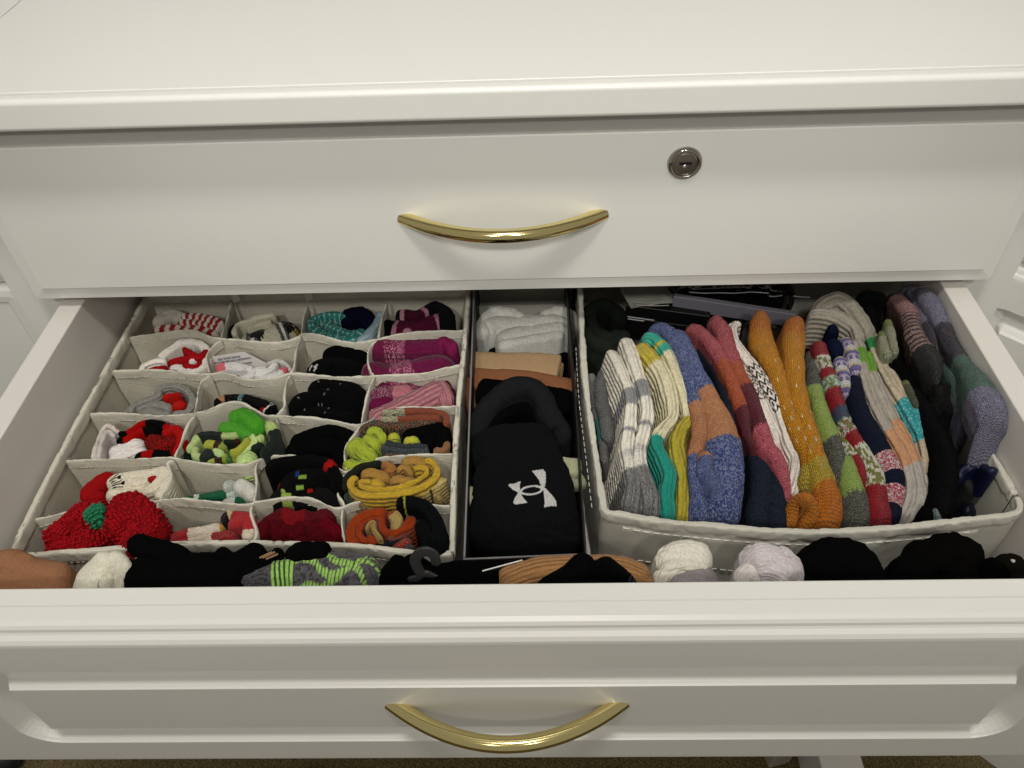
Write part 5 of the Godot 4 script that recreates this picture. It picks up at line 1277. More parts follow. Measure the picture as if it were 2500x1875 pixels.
	obj("cream_leg", lobe([[-60.9, -58, 135.4, 3.7, 42, 0], [-54.6, -58, 133.2, 3.7, 42, 0], [-48, -58, 128.7, 3.7, 42, 0], [-42.2, -58, 123.5, 3.7, 42, 0], [-40.1, -58, 120.5, 3.7, 42, 0]], {"slit": 0.837}), cloth("#ffffff", "rib", 0.09, knitted([[0.4, "#b3a06a", "#8f7c46", 0.5], [0.46, "#28301c", "#28301c", 0], [1, "#c0ad78", "#98854e", 0.5]])), o)
	obj("tan_end", lobe([[-47.3, -62, 136.1, 5.6, 42, 0], [-44.7, -62, 133.2, 5.6, 42, 0], [-41, -62, 133.3, 5.6, 42, 0]], {"slit": 0.9}), cloth("#ffffff", "rib", 0.08, knitted([[1, "#9a8551", "#7d6a3c", 0.5]])), o)
	obj("printed_sole", lobe([[-105.8, -60, 130.8, 3.4, 42, 0], [-101.2, -60, 136.1, 3.4, 42, 0], [-93.5, -60, 138, 3.4, 42, 0], [-83.3, -60, 137.6, 3.4, 42, 0], [-74.1, -60, 136.6, 3.4, 42, 0]], {"slit": 0.76725}), cloth("#ffffff", "knit", 0.05, knitted([[0.3, "#232a20", "#3c4436", 0.4], [1, "#a4905a", "#4a2a1c", 0.35]])), o)

func cells_front_row() -> void:
	var o: Node3D
	o = thing("fluffy_sock", "fluffy red terry sock with a green patch, bulging from the front left cell", "sock", Vector3(-256.4, -101, 158.7), "rolled socks in the organizer cells")
	obj("left_loop", lobe([[-281.1, -50, 173.5, 8.4, 46, 0], [-281, -50, 166.5, 8.4, 46, 0], [-275.7, -50, 157.8, 8.4, 46, 0], [-269.4, -50, 150.6, 8.4, 46, 0], [-261.3, -50, 148, 8.4, 46, 0], [-255.6, -50, 150.8, 8.4, 46, 0]], {"amp": 1.6, "freq": 1.8, "sw": 3, "slit": 0.9}), cloth("#9b0f1a", "loops", 0.3), o)
	obj("green_patch", lobe([[-264.9, -46, 148.1, 6.8, 30, 0], [-261, -46, 152.3, 6.8, 30, 0], [-256.8, -46, 157.3, 6.8, 30, 0]], {"amp": 1.6, "freq": 1.8, "sw": 3, "slit": 0.9}), cloth("#2b7a5a", "loops", 0.3), o)
	obj("right_loop", lobe([[-257.7, -49, 144.1, 9.9, 46, 0], [-247.3, -49, 143.4, 9.9, 46, 0], [-236.4, -49, 148.2, 9.9, 46, 0], [-228.2, -49, 156.5, 9.9, 46, 0], [-225.5, -49, 164.5, 9.9, 46, 0], [-229.8, -49, 169.3, 9.9, 46, 0], [-240.3, -49, 170, 9.9, 46, 0]], {"amp": 1.6, "freq": 1.8, "sw": 3, "slit": 0.9}), cloth("#9b0f1a", "loops", 0.3), o)
	obj("middle", lobe([[-258.9, -53, 159.5, 9.9, 46, 0], [-254.1, -53, 154.2, 9.9, 46, 0], [-249.3, -53, 150.6, 9.9, 46, 0], [-241.2, -53, 156.2, 9.9, 46, 0], [-238, -53, 165.1, 9.9, 46, 0]], {"amp": 1.6, "freq": 1.8, "sw": 3, "slit": 0.9}), cloth("#930d18", "loops", 0.3), o)
	obj("front_loop", lobe([[-286.3, -55, 168.3, 8.4, 46, 0], [-279.5, -55, 171.9, 8.4, 46, 0], [-269.9, -55, 169.9, 8.4, 46, 0], [-260.9, -55, 166.1, 8.4, 46, 0], [-255.1, -55, 163.5, 8.4, 46, 0]], {"amp": 1.6, "freq": 1.8, "sw": 3, "slit": 0.9}), cloth("#9b0f1a", "loops", 0.3), o)
	var tuft := fluff_mesh()
	fluff(o, ["left_loop", "right_loop", "middle", "front_loop"], tuft, "#9b0f1a", 1100)
	fluff(o, ["green_patch"], tuft, "#2b7a5a", 420)
	o = thing("rolled_sock", "coral red sock with cream bands and a brown bird print, front row", "sock", Vector3(-184, -106, 158.2), "rolled socks in the organizer cells")
	obj("leg", lobe([[-212.8, -63, 165.7, 4.2, 40, 0], [-206.9, -63, 160.5, 4.2, 40, 0], [-198.2, -63, 158.8, 4.2, 40, 0], [-189.8, -63, 156.3, 4.2, 40, 0], [-181.3, -63, 153.7, 4.2, 40, 0]], {"slit": 0.9}), cloth("#ffffff", "knit", 0.05, knitted([[0.36, "#a3262d", "#a3262d", 0], [0.92, "#dccfbf", "#dccfbf", 0.2], [1, "#c9952e", "#c9952e", 0]])), o)
	obj("lower_leg", lobe([[-214.8, -65, 166.6, 3.8, 40, 0], [-206.5, -65, 164.1, 3.8, 40, 0], [-198.1, -65, 161.5, 3.8, 40, 0], [-189.7, -65, 158.9, 3.8, 40, 0], [-181.1, -65, 156.8, 3.8, 40, 0]], {"slit": 0.855}), cloth("#ffffff", "knit", 0.05, knitted([[0.38, "#a3262d", "#a3262d", 0], [0.8, "#dccfbf", "#dccfbf", 0.2], [1, "#a3262d", "#a3262d", 0]])), o)
	obj("printed_foot", lobe([[-194.6, -64, 167.1, 6.8, 42, -8], [-186.5, -64, 163.7, 6.8, 42, -8], [-178.4, -64, 160.2, 6.8, 42, -8], [-170.5, -64, 161.2, 6.8, 42, -8]], {"slit": 0.9}), cloth("#ffffff", "knit", 0.05, knitted([[0.16, "#a5222a", "#a5222a", 0], [0.34, "#ddd0bf", "#ddd0bf", 0], [1, "#a5222a", "#971d25", 0.4]], "bird", 72, 150)), o)
	obj("curl", lobe([[-178.4, -60, 155.8, 4.2, 42, 0], [-172.2, -60, 153.2, 4.2, 42, 0], [-165.6, -60, 152.4, 4.2, 42, 0], [-162.6, -60, 161.4, 4.2, 42, 0], [-165, -60, 166.7, 4.2, 42, 0]], {"slit": 0.9}), cloth("#ffffff", "knit", 0.05, knitted([[0.75, "#ad2a30", "#a0232a", 0.3], [1, "#e0d3c4", "#c9a878", 0.2]])), o)
	obj("back_roll", lobe([[-183.1, -62, 151.6, 3.4, 42, 0], [-180.8, -62, 146.1, 3.4, 42, 0], [-172.6, -62, 147.6, 3.4, 42, 0], [-165.4, -62, 149.1, 3.4, 42, 0], [-160.1, -62, 158.3, 3.4, 42, 0]], {"slit": 0.7695}), cloth("#ffffff", "knit", 0.05, knitted([[0.2, "#1c1310", "#1c1310", 0], [0.3, "#c9b48a", "#c9b48a", 0], [1, "#a5262d", "#a5262d", 0]])), o)
	o = thing("crumpled_sock", "crumpled maroon wool sock in the front row, next to the orange one", "sock", Vector3(-130.6, -108, 158.2), "rolled socks in the organizer cells")
	obj("back_fold", lobe([[-155.9, -62, 154.7, 6.4, 44, 0], [-152.6, -62, 149.3, 6.4, 44, 0], [-143, -62, 147.6, 6.4, 44, 0], [-130.3, -62, 149.6, 6.4, 44, 0], [-119.9, -62, 148, 6.4, 44, 0], [-110.1, -62, 151.8, 6.4, 44, 0]], {"wr": 1.2, "wl": 14, "slit": 0.9}), cloth("#ffffff", "rib", 0.05, knitted([[0.3, "#5c0d18", "#420a12", 0.4], [0.6, "#7a0f18", "#5c0d18", 0.5], [1, "#5c0d18", "#420a12", 0.4]])), o)
	obj("left_fold", lobe([[-152.4, -62, 163.7, 5.6, 44, 0], [-155.1, -62, 158.3, 5.6, 44, 0], [-151.8, -62, 153, 5.6, 44, 0], [-145.6, -62, 156.7, 5.6, 44, 0], [-142.6, -62, 163.9, 5.6, 44, 0]], {"wr": 0.8, "slit": 0.9}), cloth("#ffffff", "knit", 0.05, knitted([[1, "#5c0d18", "#420a12", 0.45]])), o)
	obj("middle_fold", lobe([[-149.4, -63, 164.9, 6.4, 44, 0], [-141.4, -63, 159.6, 6.4, 44, 0], [-133.5, -63, 158, 6.4, 44, 0], [-128.1, -63, 154.4, 6.4, 44, 0], [-121.7, -63, 156.3, 6.4, 44, 0]], {"wr": 1, "slit": 0.9}), cloth("#ffffff", "knit", 0.05, knitted([[1, "#5c0d18", "#420a12", 0.45]])), o)
	obj("front_fold", lobe([[-130.8, -62, 158.7, 7.2, 44, 0], [-126.8, -62, 156.1, 7.2, 44, 0], [-119.3, -62, 159.8, 7.2, 44, 0], [-111.6, -62, 165.2, 7.2, 44, 0], [-104.6, -62, 167, 7.2, 44, 0]], {"wr": 0.8, "slit": 0.9}), cloth("#ffffff", "knit", 0.05, knitted([[1, "#5c0d18", "#420a12", 0.45]])), o)
	obj("right_fold", lobe([[-122.1, -61, 151.4, 5.6, 44, 0], [-115.6, -61, 154.2, 5.6, 44, 0], [-108.6, -61, 159.7, 5.6, 44, 0], [-104, -61, 165.1, 5.6, 44, 0]], {"slit": 0.9}), cloth("#5a0c17", "rib", 0.08), o)
	obj("lower_fold", lobe([[-146.2, -66, 165.5, 7.2, 42, 0], [-133.5, -66, 164.8, 7.2, 42, 0], [-122.3, -66, 164.6, 7.2, 42, 0], [-110, -66, 166, 7.2, 42, 0]], {"slit": 0.9}), cloth("#ffffff", "knit", 0.05, knitted([[1, "#5c0d18", "#420a12", 0.45]])), o)
	o = thing("rolled_sock", "rust orange ribbed sock in a spiral with a black toe, front right cell", "sock", Vector3(-73.6, -104, 162.9), "rolled socks in the organizer cells")
	obj("outer_roll", lobe([[-89.9, -56, 174.3, 3.6, 46, 0], [-94.8, -56, 170.8, 3.6, 46, 0], [-96.8, -56, 164.7, 3.6, 46, 0], [-95.9, -56, 158.5, 3.6, 46, 0], [-91.4, -56, 153.2, 3.6, 46, 0], [-85, -56, 150.6, 3.6, 46, 0], [-79, -56, 150.2, 3.6, 46, 0], [-75.1, -56, 151.6, 3.6, 46, 0]], {"sw": 2, "slit": 0.804375}), cloth("#ffffff", "rib", 0.1, knitted([[1, "#97390f", "#7c2b0b", 0.5]])), o)
	obj("second_roll", lobe([[-84.1, -58, 171.4, 2.8, 46, 0], [-89.6, -58, 168.7, 2.8, 46, 0], [-92.5, -58, 163.8, 2.8, 46, 0], [-91.1, -58, 158.1, 2.8, 46, 0], [-86.4, -58, 153.7, 2.8, 46, 0], [-81.7, -58, 152.8, 2.8, 46, 0], [-78.7, -58, 155.6, 2.8, 46, 0], [-76.8, -58, 161.9, 2.8, 46, 0], [-73, -58, 165.9, 2.8, 46, 0]], {"sw": 2, "slit": 0.61875}), cloth("#ffffff", "rib", 0.1, knitted([[1, "#97390f", "#7c2b0b", 0.5]])), o)
	obj("core", lobe([[-88.2, -60, 165.2, 3.9, 44, 0], [-84.9, -60, 167.4, 3.9, 44, 0], [-81.7, -60, 169.6, 3.9, 44, 0], [-79.6, -60, 171.4, 3.9, 44, 0]], {"sw": 2, "slit": 0.86625}), cloth("#ffffff", "rib", 0.1, knitted([[1, "#97390f", "#7c2b0b", 0.5]])), o)
	obj("cream_fold", lobe([[-86.7, -57, 164.2, 1.3, 40, 0], [-86.1, -57, 160.2, 1.3, 40, 0], [-84.3, -57, 157.1, 1.3, 40, 0], [-82.3, -57, 158.5, 1.3, 40, 0], [-82.1, -57, 162.5, 1.3, 40, 0], [-79.3, -57, 166.9, 1.3, 40, 0], [-75.5, -57, 171.3, 1.3, 40, 0]], {"slit": 0.297}), cloth("#ffffff", "rib", 0.05, knitted([[1, "#a88d52", "#5a3a20", 0.35]])), o)
	obj("cream_fold", lobe([[-85.4, -58, 161.7, 1.2, 40, 0], [-84.2, -58, 159.1, 1.2, 40, 0], [-83, -58, 162.6, 1.2, 40, 0], [-81, -58, 166.6, 1.2, 40, 0], [-77.5, -58, 171, 1.2, 40, 0]], {"slit": 0.27225}), cloth("#ffffff", "rib", 0.05, knitted([[1, "#a8905a", "#4a2c18", 0.35]])), o)
	obj("purple_fold", lobe([[-90.6, -58.5, 162.2, 1.7, 42, 0], [-89.3, -58.5, 157.8, 1.7, 42, 0], [-85.7, -58.5, 154.2, 1.7, 42, 0], [-81.5, -58.5, 154.7, 1.7, 42, 0], [-79, -58.5, 159.7, 1.7, 42, 0], [-75.3, -58.5, 165.9, 1.7, 42, 0]], {"slit": 0.37125}), cloth("#ffffff", "rib", 0.05, knitted([[1, "#5c2430", "#8a4640", 0.4]])), o)
	obj("heel", lobe([[-73.8, -54, 150.8, 3.9, 42, 0], [-71.3, -54, 153.1, 3.9, 42, 0], [-68.6, -54, 156.8, 3.9, 42, 0], [-68.9, -54, 160.8, 3.9, 42, 0], [-72.1, -54, 162.5, 3.9, 42, 0]], {"sw": 2, "slit": 0.86625}), cloth("#ffffff", "rib", 0.1, knitted([[0.25, "#9a3b14", "#9a3b14", 0], [1, "#a8935c", "#8a7444", 0.5]])), o)
	obj("right_roll", lobe([[-73.6, -57, 165.7, 4.1, 44, 0], [-69.4, -57, 163.5, 4.1, 44, 0], [-64.5, -57, 161, 4.1, 44, 0], [-60.3, -57, 158.4, 4.1, 44, 0], [-60.3, -57, 151.1, 4.1, 44, 0]], {"sw": 2, "slit": 0.9}), cloth("#ffffff", "rib", 0.1, knitted([[1, "#97390f", "#7c2b0b", 0.5]])), o)
	obj("red_sole", lobe([[-73.7, -60, 168.4, 2.8, 42, 0], [-69.6, -60, 165.9, 2.8, 42, 0], [-64.6, -60, 163.3, 2.8, 42, 0], [-59.6, -60, 161.2, 2.8, 42, 0]], {"slit": 0.61875}), cloth("#ffffff", "knit", 0.05, knitted([[1, "#86281e", "#5c1712", 0.4]], "blooms", 72, 150)), o)
	obj("dark_sole", lobe([[-84.5, -62, 172.6, 2.8, 40, 0], [-79.2, -62, 171.4, 2.8, 40, 0], [-73.8, -62, 170.1, 2.8, 40, 0], [-68.6, -62, 167.2, 2.8, 40, 0], [-64.1, -62, 164.2, 2.8, 40, 0]], {"slit": 0.61875}), cloth("#ffffff", "knit", 0.05, knitted([[0.4, "#0a0b0c", "#0a0b0c", 0], [1, "#14181c", "#3c464c", 0.35]])), o)
	obj("red_print", lobe([[-71.2, -63, 174.2, 2.8, 40, 0], [-67.1, -63, 171.7, 2.8, 40, 0], [-63, -63, 168.7, 2.8, 40, 0], [-58.8, -63, 166.2, 2.8, 40, 0]], {"slit": 0.61875}), cloth("#ffffff", "knit", 0.05, knitted([[1, "#83281f", "#cfc6b8", 0.2]])), o)
	obj("white_print", lobe([[-62.4, -63, 174.8, 2.8, 40, 0], [-59.6, -63, 172.7, 2.8, 40, 0], [-57.3, -63, 170.1, 2.8, 40, 0]], {"slit": 0.61875}), cloth("#ffffff", "knit", 0.05, knitted([[1, "#101010", "#c9cac4", 0.5]])), o)
	obj("black_toe", lobe([[-69.2, -47, 149.6, 4.4, 46, 6], [-65.6, -47, 148.8, 4.4, 46, 6], [-60, -47, 148.4, 4.4, 46, 6], [-53.2, -47, 150.3, 4.4, 46, 6], [-46.3, -47, 157.2, 4.4, 46, 6], [-42, -47, 166.1, 4.4, 46, 6], [-40.3, -47, 174.7, 4.4, 46, 6], [-39.9, -47, 184.3, 4.4, 46, 6]], {"m": 34, "slit": 0.9}), cloth("#ffffff", "knit", 0.05, knitted([[0.1, "#0c0d0e", "#0c0d0e", 0], [0.125, "#a5a640", "#a5a640", 0], [1, "#0d0f11", "#15181b", 0.4]])), o)
	obj("black_foot", lobe([[-56.4, -54, 157, 5, 46, 0], [-52.3, -54, 160.6, 5, 46, 0], [-48, -54, 168.5, 5, 46, 0], [-45.7, -54, 178.8, 5, 46, 0]], {"slit": 0.9}), cloth("#ffffff", "knit", 0.05, knitted([[0.06, "#b9b9b9", "#0d0f11", 0.4], [1, "#0d0f11", "#14171a", 0.4]])), o)

func bin_and_boxes() -> void:
	var o: Node3D
	var twill := fabric(Color("#d3d0c8"), "twill", 70.0, 0.05)
	var piping := fabric(Color("#e2ded6"), "twill", 70.0, 0.05)
	twill.albedo_texture = T.mesh
	piping.albedo_texture = T.mesh
	twill.metallic_specular = 0.15
	piping.metallic_specular = 0.15
	var thread := plain(Color("#f3f0e8"), 0.7)
	o = thing("fabric_bin", "white stitched fabric bin with a bowed front, packed with thick wool socks", "storage bin", Vector3(185, -139, 40))
	var bin_wall := [[58.5, -150], [58, -80], [56, 0], [55.5, 55], [58, 110], [59.8, 152.4], [60.6, 159.4], [63, 162.7], [72, 164], [90.6, 168.2], [126.4, 173.2], [166.6, 177.2], [204.8, 177.5], [243.9, 174.6], [284.1, 169.4], [297.7, 168.1], [308.2, 163.6], [310.3, 153.6]]
	var bin_front := [[72, 164], [90.6, 168.2], [126.4, 173.2], [166.6, 177.2], [204.8, 177.5], [243.9, 174.6], [284.1, 169.4]]
	var bin_right := [[310.5, 152.6], [310.5, 100], [311, 0], [311, -80], [310, -150]]
	var bin_back := [[58.5, -150], [180, -152], [310, -150]]
	for q in [bin_wall, bin_right, bin_back]:
		obj("bin_wall", sheet(q, -138, -46, 3.0, 0.5), twill, o)
	obj("rim_piping", tape(lift(bin_wall, -43.5, 0.0, 1.6), 2.3, 9.0, 0.6), piping, o)
	obj("rim_piping", tape(lift(bin_right, -44.5), 2.2, 9.0, 0.5), piping, o)
	stuff("stitching", stitches(lift(bin_front, -55.5, 2.2), 3.6, 2.4, 0.38), thread, o)
	stuff("stitching", stitches(lift(bin_front, -87.0, 2.6), 3.6, 1.6, 0.32), thread, o)
	obj("hem_band", sheet(lift2(bin_front, 0.9), -87, -55, 2.4, 0.4), twill, o)
	stuff("stitching", stitches([[54.2, -57, 150], [52.8, -57, 110], [51.0, -57, 55], [51.5, -57, 0]], 3.4, 2.2, 0.24), thread, o)
	obj("bin_floor", rbox(Vector3(59, -139, -150), Vector3(309, -136, 166), 0.5), twill, o)
	var card := plain(Color("#0b0b0c"), 0.6)
	var edge := plain(Color("#77757a"), 0.6)
	var pale := plain(Color("#b9b7ae"), 0.6)
	o = thing("cardboard_box", "open black cardboard box with worn pale edges between organizer and bin", "box", Vector3(15, -139, 40))
	obj("box_wall", rbox(Vector3(-28.4, -138, -170), Vector3(-27.2, -52.4, 188), 0.2, Transform3D(Basis(Vector3.UP, 0.018), Vector3(0.5, 0, 0))), card, o)
	obj("box_wall", rbox(Vector3(-24.8, -138, 186.6), Vector3(49.0, -52.4, 187.8), 0.2, Transform3D(Basis(Vector3.UP, 0.035), Vector3(-6.5, 0, 1.6))), card, o)
	obj("box_wall", rbox(Vector3(47.6, -138, -150), Vector3(48.8, -54, 186), 0.2), card, o)
	obj("back_flap", rbox(Vector3(-33, -138, -117), Vector3(56, -40, -115.6), 0.3), pale, o)
	obj("back_flap", rbox(Vector3(-32, -138, -101.8), Vector3(53, -98.5, -100.6), 0.3), pale, o)
	obj("box_bottom", rbox(Vector3(-28, -138.6, -168), Vector3(49, -137.6, 187), 0.2), card, o)
	obj("worn_edge", rbox(Vector3(-28.5, -52.3, -170), Vector3(-27.3, -51.7, 188), 0.2, Transform3D(Basis(Vector3.UP, 0.018), Vector3(0.5, 0, 0))), edge, o)
	obj("worn_edge", rbox(Vector3(-24.8, -52.3, 186.5), Vector3(49.0, -51.7, 187.6), 0.2, Transform3D(Basis(Vector3.UP, 0.035), Vector3(-6.5, 0, 1.6))), edge, o)
	o = thing("gift_box", "flat glossy black cardboard box with white lines at the back of the bin", "box", Vector3(127.6, -74, -46.3))
	obj("carton", rbox(Vector3(0, -12, -40), Vector3(67.3, 0, 0), 0.8, Transform3D(Basis(Vector3.UP, -0.242) * Basis(Vector3.BACK, 0.000), Vector3(94.9, -62, -54.4))), plain(Color("#08080a"), 0.45), o)
	obj("white_line", rbox(Vector3(0.5, -11.9, -0.3), Vector3(24, -11.3, 0.5), 0.1, Transform3D(Basis(Vector3.UP, -0.242) * Basis(Vector3.BACK, 0.000), Vector3(94.9, -62, -54.4))), plain(Color("#c9c9cc"), 0.6), o)
	obj("lower_carton", rbox(Vector3(1.0, -34, -38), Vector3(95, -13.2, -0.4), 0.6, Transform3D(Basis(Vector3.UP, -0.242) * Basis(Vector3.BACK, 0.000), Vector3(94.9, -62, -54.4))), plain(Color("#0a0a0c"), 0.45), o)
	obj("white_line", rbox(Vector3(2.0, -14.6, -0.6), Vector3(16, -13.9, 0.1), 0.1, Transform3D(Basis(Vector3.UP, -0.242) * Basis(Vector3.BACK, 0.000), Vector3(94.9, -62, -54.4))), plain(Color("#d2d2d4"), 0.6), o)
	o = thing("gift_box", "long slim lavender grey cardboard box lying across the back of the bin", "box", Vector3(177.8, -65, -39.1))
	obj("carton", rbox(Vector3(0, -13, -5), Vector3(95.2, 0, 0), 0.8, Transform3D(Basis(Vector3.UP, -0.273) * Basis(Vector3.BACK, 0.000), Vector3(132, -52, -52))), plain(Color("#75727f"), 0.55), o)
	o = thing("plastic_bag", "crinkled shiny black plastic bag behind the lavender grey box", "bag", Vector3(185, -100, -70))
	obj("bag_film", lobe([[130.2, -50, -73.9, 9, 50, 0], [146, -44, -68.7, 9, 50, 0], [170.7, -42, -64.8, 9, 50, 0], [196.2, -42, -64.6, 9, 50, 0], [218.1, -46, -63.5, 9, 50, 0], [233.6, -54, -67.3, 9, 50, 0]], {"amp": 2.6, "freq": 1.6, "m": 40, "c0": 14.0, "c1": 14.0}), plain(Color("#070708"), 0.16, 0.0, 0.7), o)
	obj("film_crease", bar([[139.5, -34, -34.8, 0.5], [151.2, -34, -33.1, 0.5], [161.3, -34, -33.2, 0.5], [173.9, -34, -32.4, 0.5], [186.8, -34, -33.3, 0.5], [199.9, -34, -31.6, 0.5]], 6), plain(Color("#6d6d72"), 0.3), o)
	obj("film_crease", bar([[201, -38, -33.1, 0.5], [204.2, -38, -32.3, 0.5], [211.3, -38, -33.5, 0.5]], 6), plain(Color("#6d6d72"), 0.3), o)
	obj("film_crease", bar([[221.6, -42, -37.4, 0.5], [228, -42, -35.9, 0.5], [233.9, -42, -35.4, 0.5]], 6), plain(Color("#6d6d72"), 0.3), o)
	obj("film_crease", bar([[145.2, -34, -38.1, 0.5], [158.1, -34, -39, 0.5], [170.9, -34, -39.3, 0.5], [188, -34, -39.4, 0.5]], 6), plain(Color("#6d6d72"), 0.3), o)
	o = thing("plastic_sleeve", "clear crumpled plastic sleeve with a pale sheet, behind the black box", "packaging", Vector3(86.9, -60, -53.3))
	obj("sleeve_sheet", lobe([[92.9, -60, -69.3, 22, 2, 0], [113, -57, -73.3, 24, 2, 0], [139.2, -58, -75.3, 22, 2, 0]], {"amp": 0.9, "m": 28, "c0": 1.0, "c1": 3.0, "e": 4.0}), plain(Color("#8e8d86"), 0.3), o)
	obj("film_crease", bar([[100.2, -56, -50.9, 0.4], [109, -56, -49.2, 0.4], [116.2, -56, -49.9, 0.4], [123.4, -56, -50.8, 0.4], [129.4, -56, -49.5, 0.4]], 6), plain(Color("#a5a49a"), 0.3), o)
	obj("film_crease", bar([[101.9, -57, -48.5, 0.4], [114.1, -57, -47, 0.4], [128.3, -57, -47, 0.4]], 6), plain(Color("#a5a49a"), 0.3), o)

func bin_socks() -> void:
	var o: Node3D
	o = thing("dark_sock", "dark green sock turned open at the back left of the bin", "sock", Vector3(74.7, -132, -27.8))
	obj("outer_fold", lobe([[61.7, -62, -34.8, 6, 60, 0], [64.2, -62, -21.9, 6, 60, 0], [71, -62, -13.4, 6, 60, 0], [80, -62, -10.4, 6, 60, 0], [87.9, -62, -17, 6, 60, 0], [90.9, -62, -29.6, 6, 60, 0]]), cloth("#20251e", "knit", 0.05), o)
	obj("inner_fold", lobe([[65.5, -60, -44, 5, 60, 0], [66.6, -60, -32.3, 5, 60, 0], [73.4, -60, -22.2, 5, 60, 0], [81.5, -60, -19.1, 5, 60, 0], [87.6, -60, -26, 5, 60, 0]]), cloth("#1c211b", "knit", 0.05), o)
	obj("back_fold", lobe([[61.9, -60, -39.7, 7, 60, 0], [66.9, -60, -51.4, 7, 60, 0], [75.1, -60, -58.7, 7, 60, 0], [85.2, -60, -52.3, 7, 60, 0], [91.6, -60, -38.8, 7, 60, 0]]), cloth("#191d18", "knit", 0.05), o)
	obj("lower_leg", lobe([[63.3, -72, -31.8, 9, 60, 0], [68.9, -72, -16.1, 9, 60, 0], [74.6, -72, -5.1, 9, 60, 0], [76.3, -72, 8.3, 9, 60, 0]]), cloth("#1e231c", "knit", 0.05), o)
	o = thing("sock_pair", "grey heather sock pair with a teal band, squeezed against the left bin wall", "socks", Vector3(65.7, -134, 59.2), "pairs of thick socks standing in the bin")
	obj("sock", lobe([[72.5, -55, 22.3, 4.8, 70, 18], [66.7, -55, 37.9, 4.8, 70, 18], [65.9, -55, 56.9, 4.8, 70, 18], [67.4, -55, 75.2, 4.8, 70, 18], [67.2, -55, 92.6, 4.8, 70, 18]], {"m": 36, "sw": 2.2, "amp": 0.75, "freq": 0.8}), cloth("#ffffff", "knit", 0.17, knitted([[0.75, "#59595a", "#8f8f90", 0.6], [1, "#6a6a6a", "#8f8f90", 0.5]], "", 120, 240, 0.014)), o)
	obj("sock", lobe([[61.3, -64, 19.4, 3.3, 70, 10], [62.1, -64, 35.3, 3.3, 70, 10], [63.7, -64, 62.3, 3.3, 70, 10], [65.5, -64, 84.7, 3.3, 70, 10], [65, -64, 105.8, 3.3, 70, 10]], {"m": 36, "sw": 2.2, "amp": 0.75, "freq": 0.8}), cloth("#ffffff", "knit", 0.17, knitted([[0.12, "#8b8a88", "#a5a4a2", 0.5], [0.55, "#77777a", "#99999b", 0.5], [0.78, "#2f7d78", "#5fa39a", 0.5], [1, "#6b6b6e", "#99999b", 0.5]], "", 120, 240, 0.014)), o)
	o = thing("sock_pair", "cream white sock pair with grey stripes and speckled grey toes", "socks", Vector3(85.7, -137, 93.6), "pairs of thick socks standing in the bin")
	obj("sock", lobe([[75.4, -40, 18.8, 4.2, 75, -10], [79.4, -36, 36.6, 4.8, 75, -10], [82.6, -32, 58.3, 4.8, 75, -10], [85, -32, 75, 4.8, 75, -10], [83.6, -34, 90.4, 4.8, 75, -10], [81.9, -38, 100.8, 4.8, 75, -10], [79.9, -42, 110.9, 4.8, 75, -10], [80.8, -46, 120.9, 4.8, 75, -10], [81.8, -50, 134.4, 5.4, 75, -10], [80.2, -56, 144.8, 6.6, 75, -10], [78.4, -62, 152.6, 6.6, 75, -10]], {"m": 36, "sw": 2.2, "amp": 0.75, "freq": 0.8}), cloth("#ffffff", "rib", 0.17, knitted([[0.36, "#e6e0d5", "#dcd6ca", 0.4], [0.46, "#8f8f92", "#7a7a7e", 0.5], [0.585, "#e4dfd5", "#dcd6ca", 0.3], [0.605, "#8b8b90", "#8b8b90", 0], [0.69, "#e4dfd5", "#dcd6ca", 0.3], [0.72, "#b5b3b2", "#dcd6ca", 0.3], [0.78, "#e0dbd2", "#b9b7b4", 0.4], [1, "#58585a", "#b3b1b0", 0.6]], "", 120, 240, 0.014)), o)
	obj("sock", lobe([[87.3, -38, 7.5, 5.4, 75, -6], [89.5, -34, 29.1, 5.4, 75, -6], [91.9, -30, 55.9, 5.4, 75, -6], [94.1, -30, 75.6, 4.8, 75, -6], [94.2, -32, 89.7, 4.8, 75, -6], [91.2, -36, 101.4, 4.8, 75, -6], [87.9, -40, 111.4, 4.8, 75, -6], [87.3, -45, 120.5, 4.8, 75, -6], [89.3, -50, 129.5, 5.4, 75, -6], [92.2, -56, 140.1, 7.2, 75, -6], [91.6, -62, 154, 7.8, 75, -6]], {"m": 36, "sw": 2.2, "amp": 0.75, "freq": 0.8}), cloth("#ffffff", "rib", 0.17, knitted([[0.36, "#e6e0d5", "#dcd6ca", 0.4], [0.46, "#8f8f92", "#7a7a7e", 0.5], [0.585, "#e4dfd5", "#dcd6ca", 0.3], [0.605, "#8b8b90", "#8b8b90", 0], [0.69, "#e4dfd5", "#dcd6ca", 0.3], [0.72, "#b5b3b2", "#dcd6ca", 0.3], [0.78, "#e0dbd2", "#b9b7b4", 0.4], [1, "#58585a", "#b3b1b0", 0.6]], "", 120, 240, 0.014)), o)
	o = thing("sock_pair", "cream sock pair with mustard and teal heels and toes", "socks", Vector3(109.7, -138, 89.2), "pairs of thick socks standing in the bin")
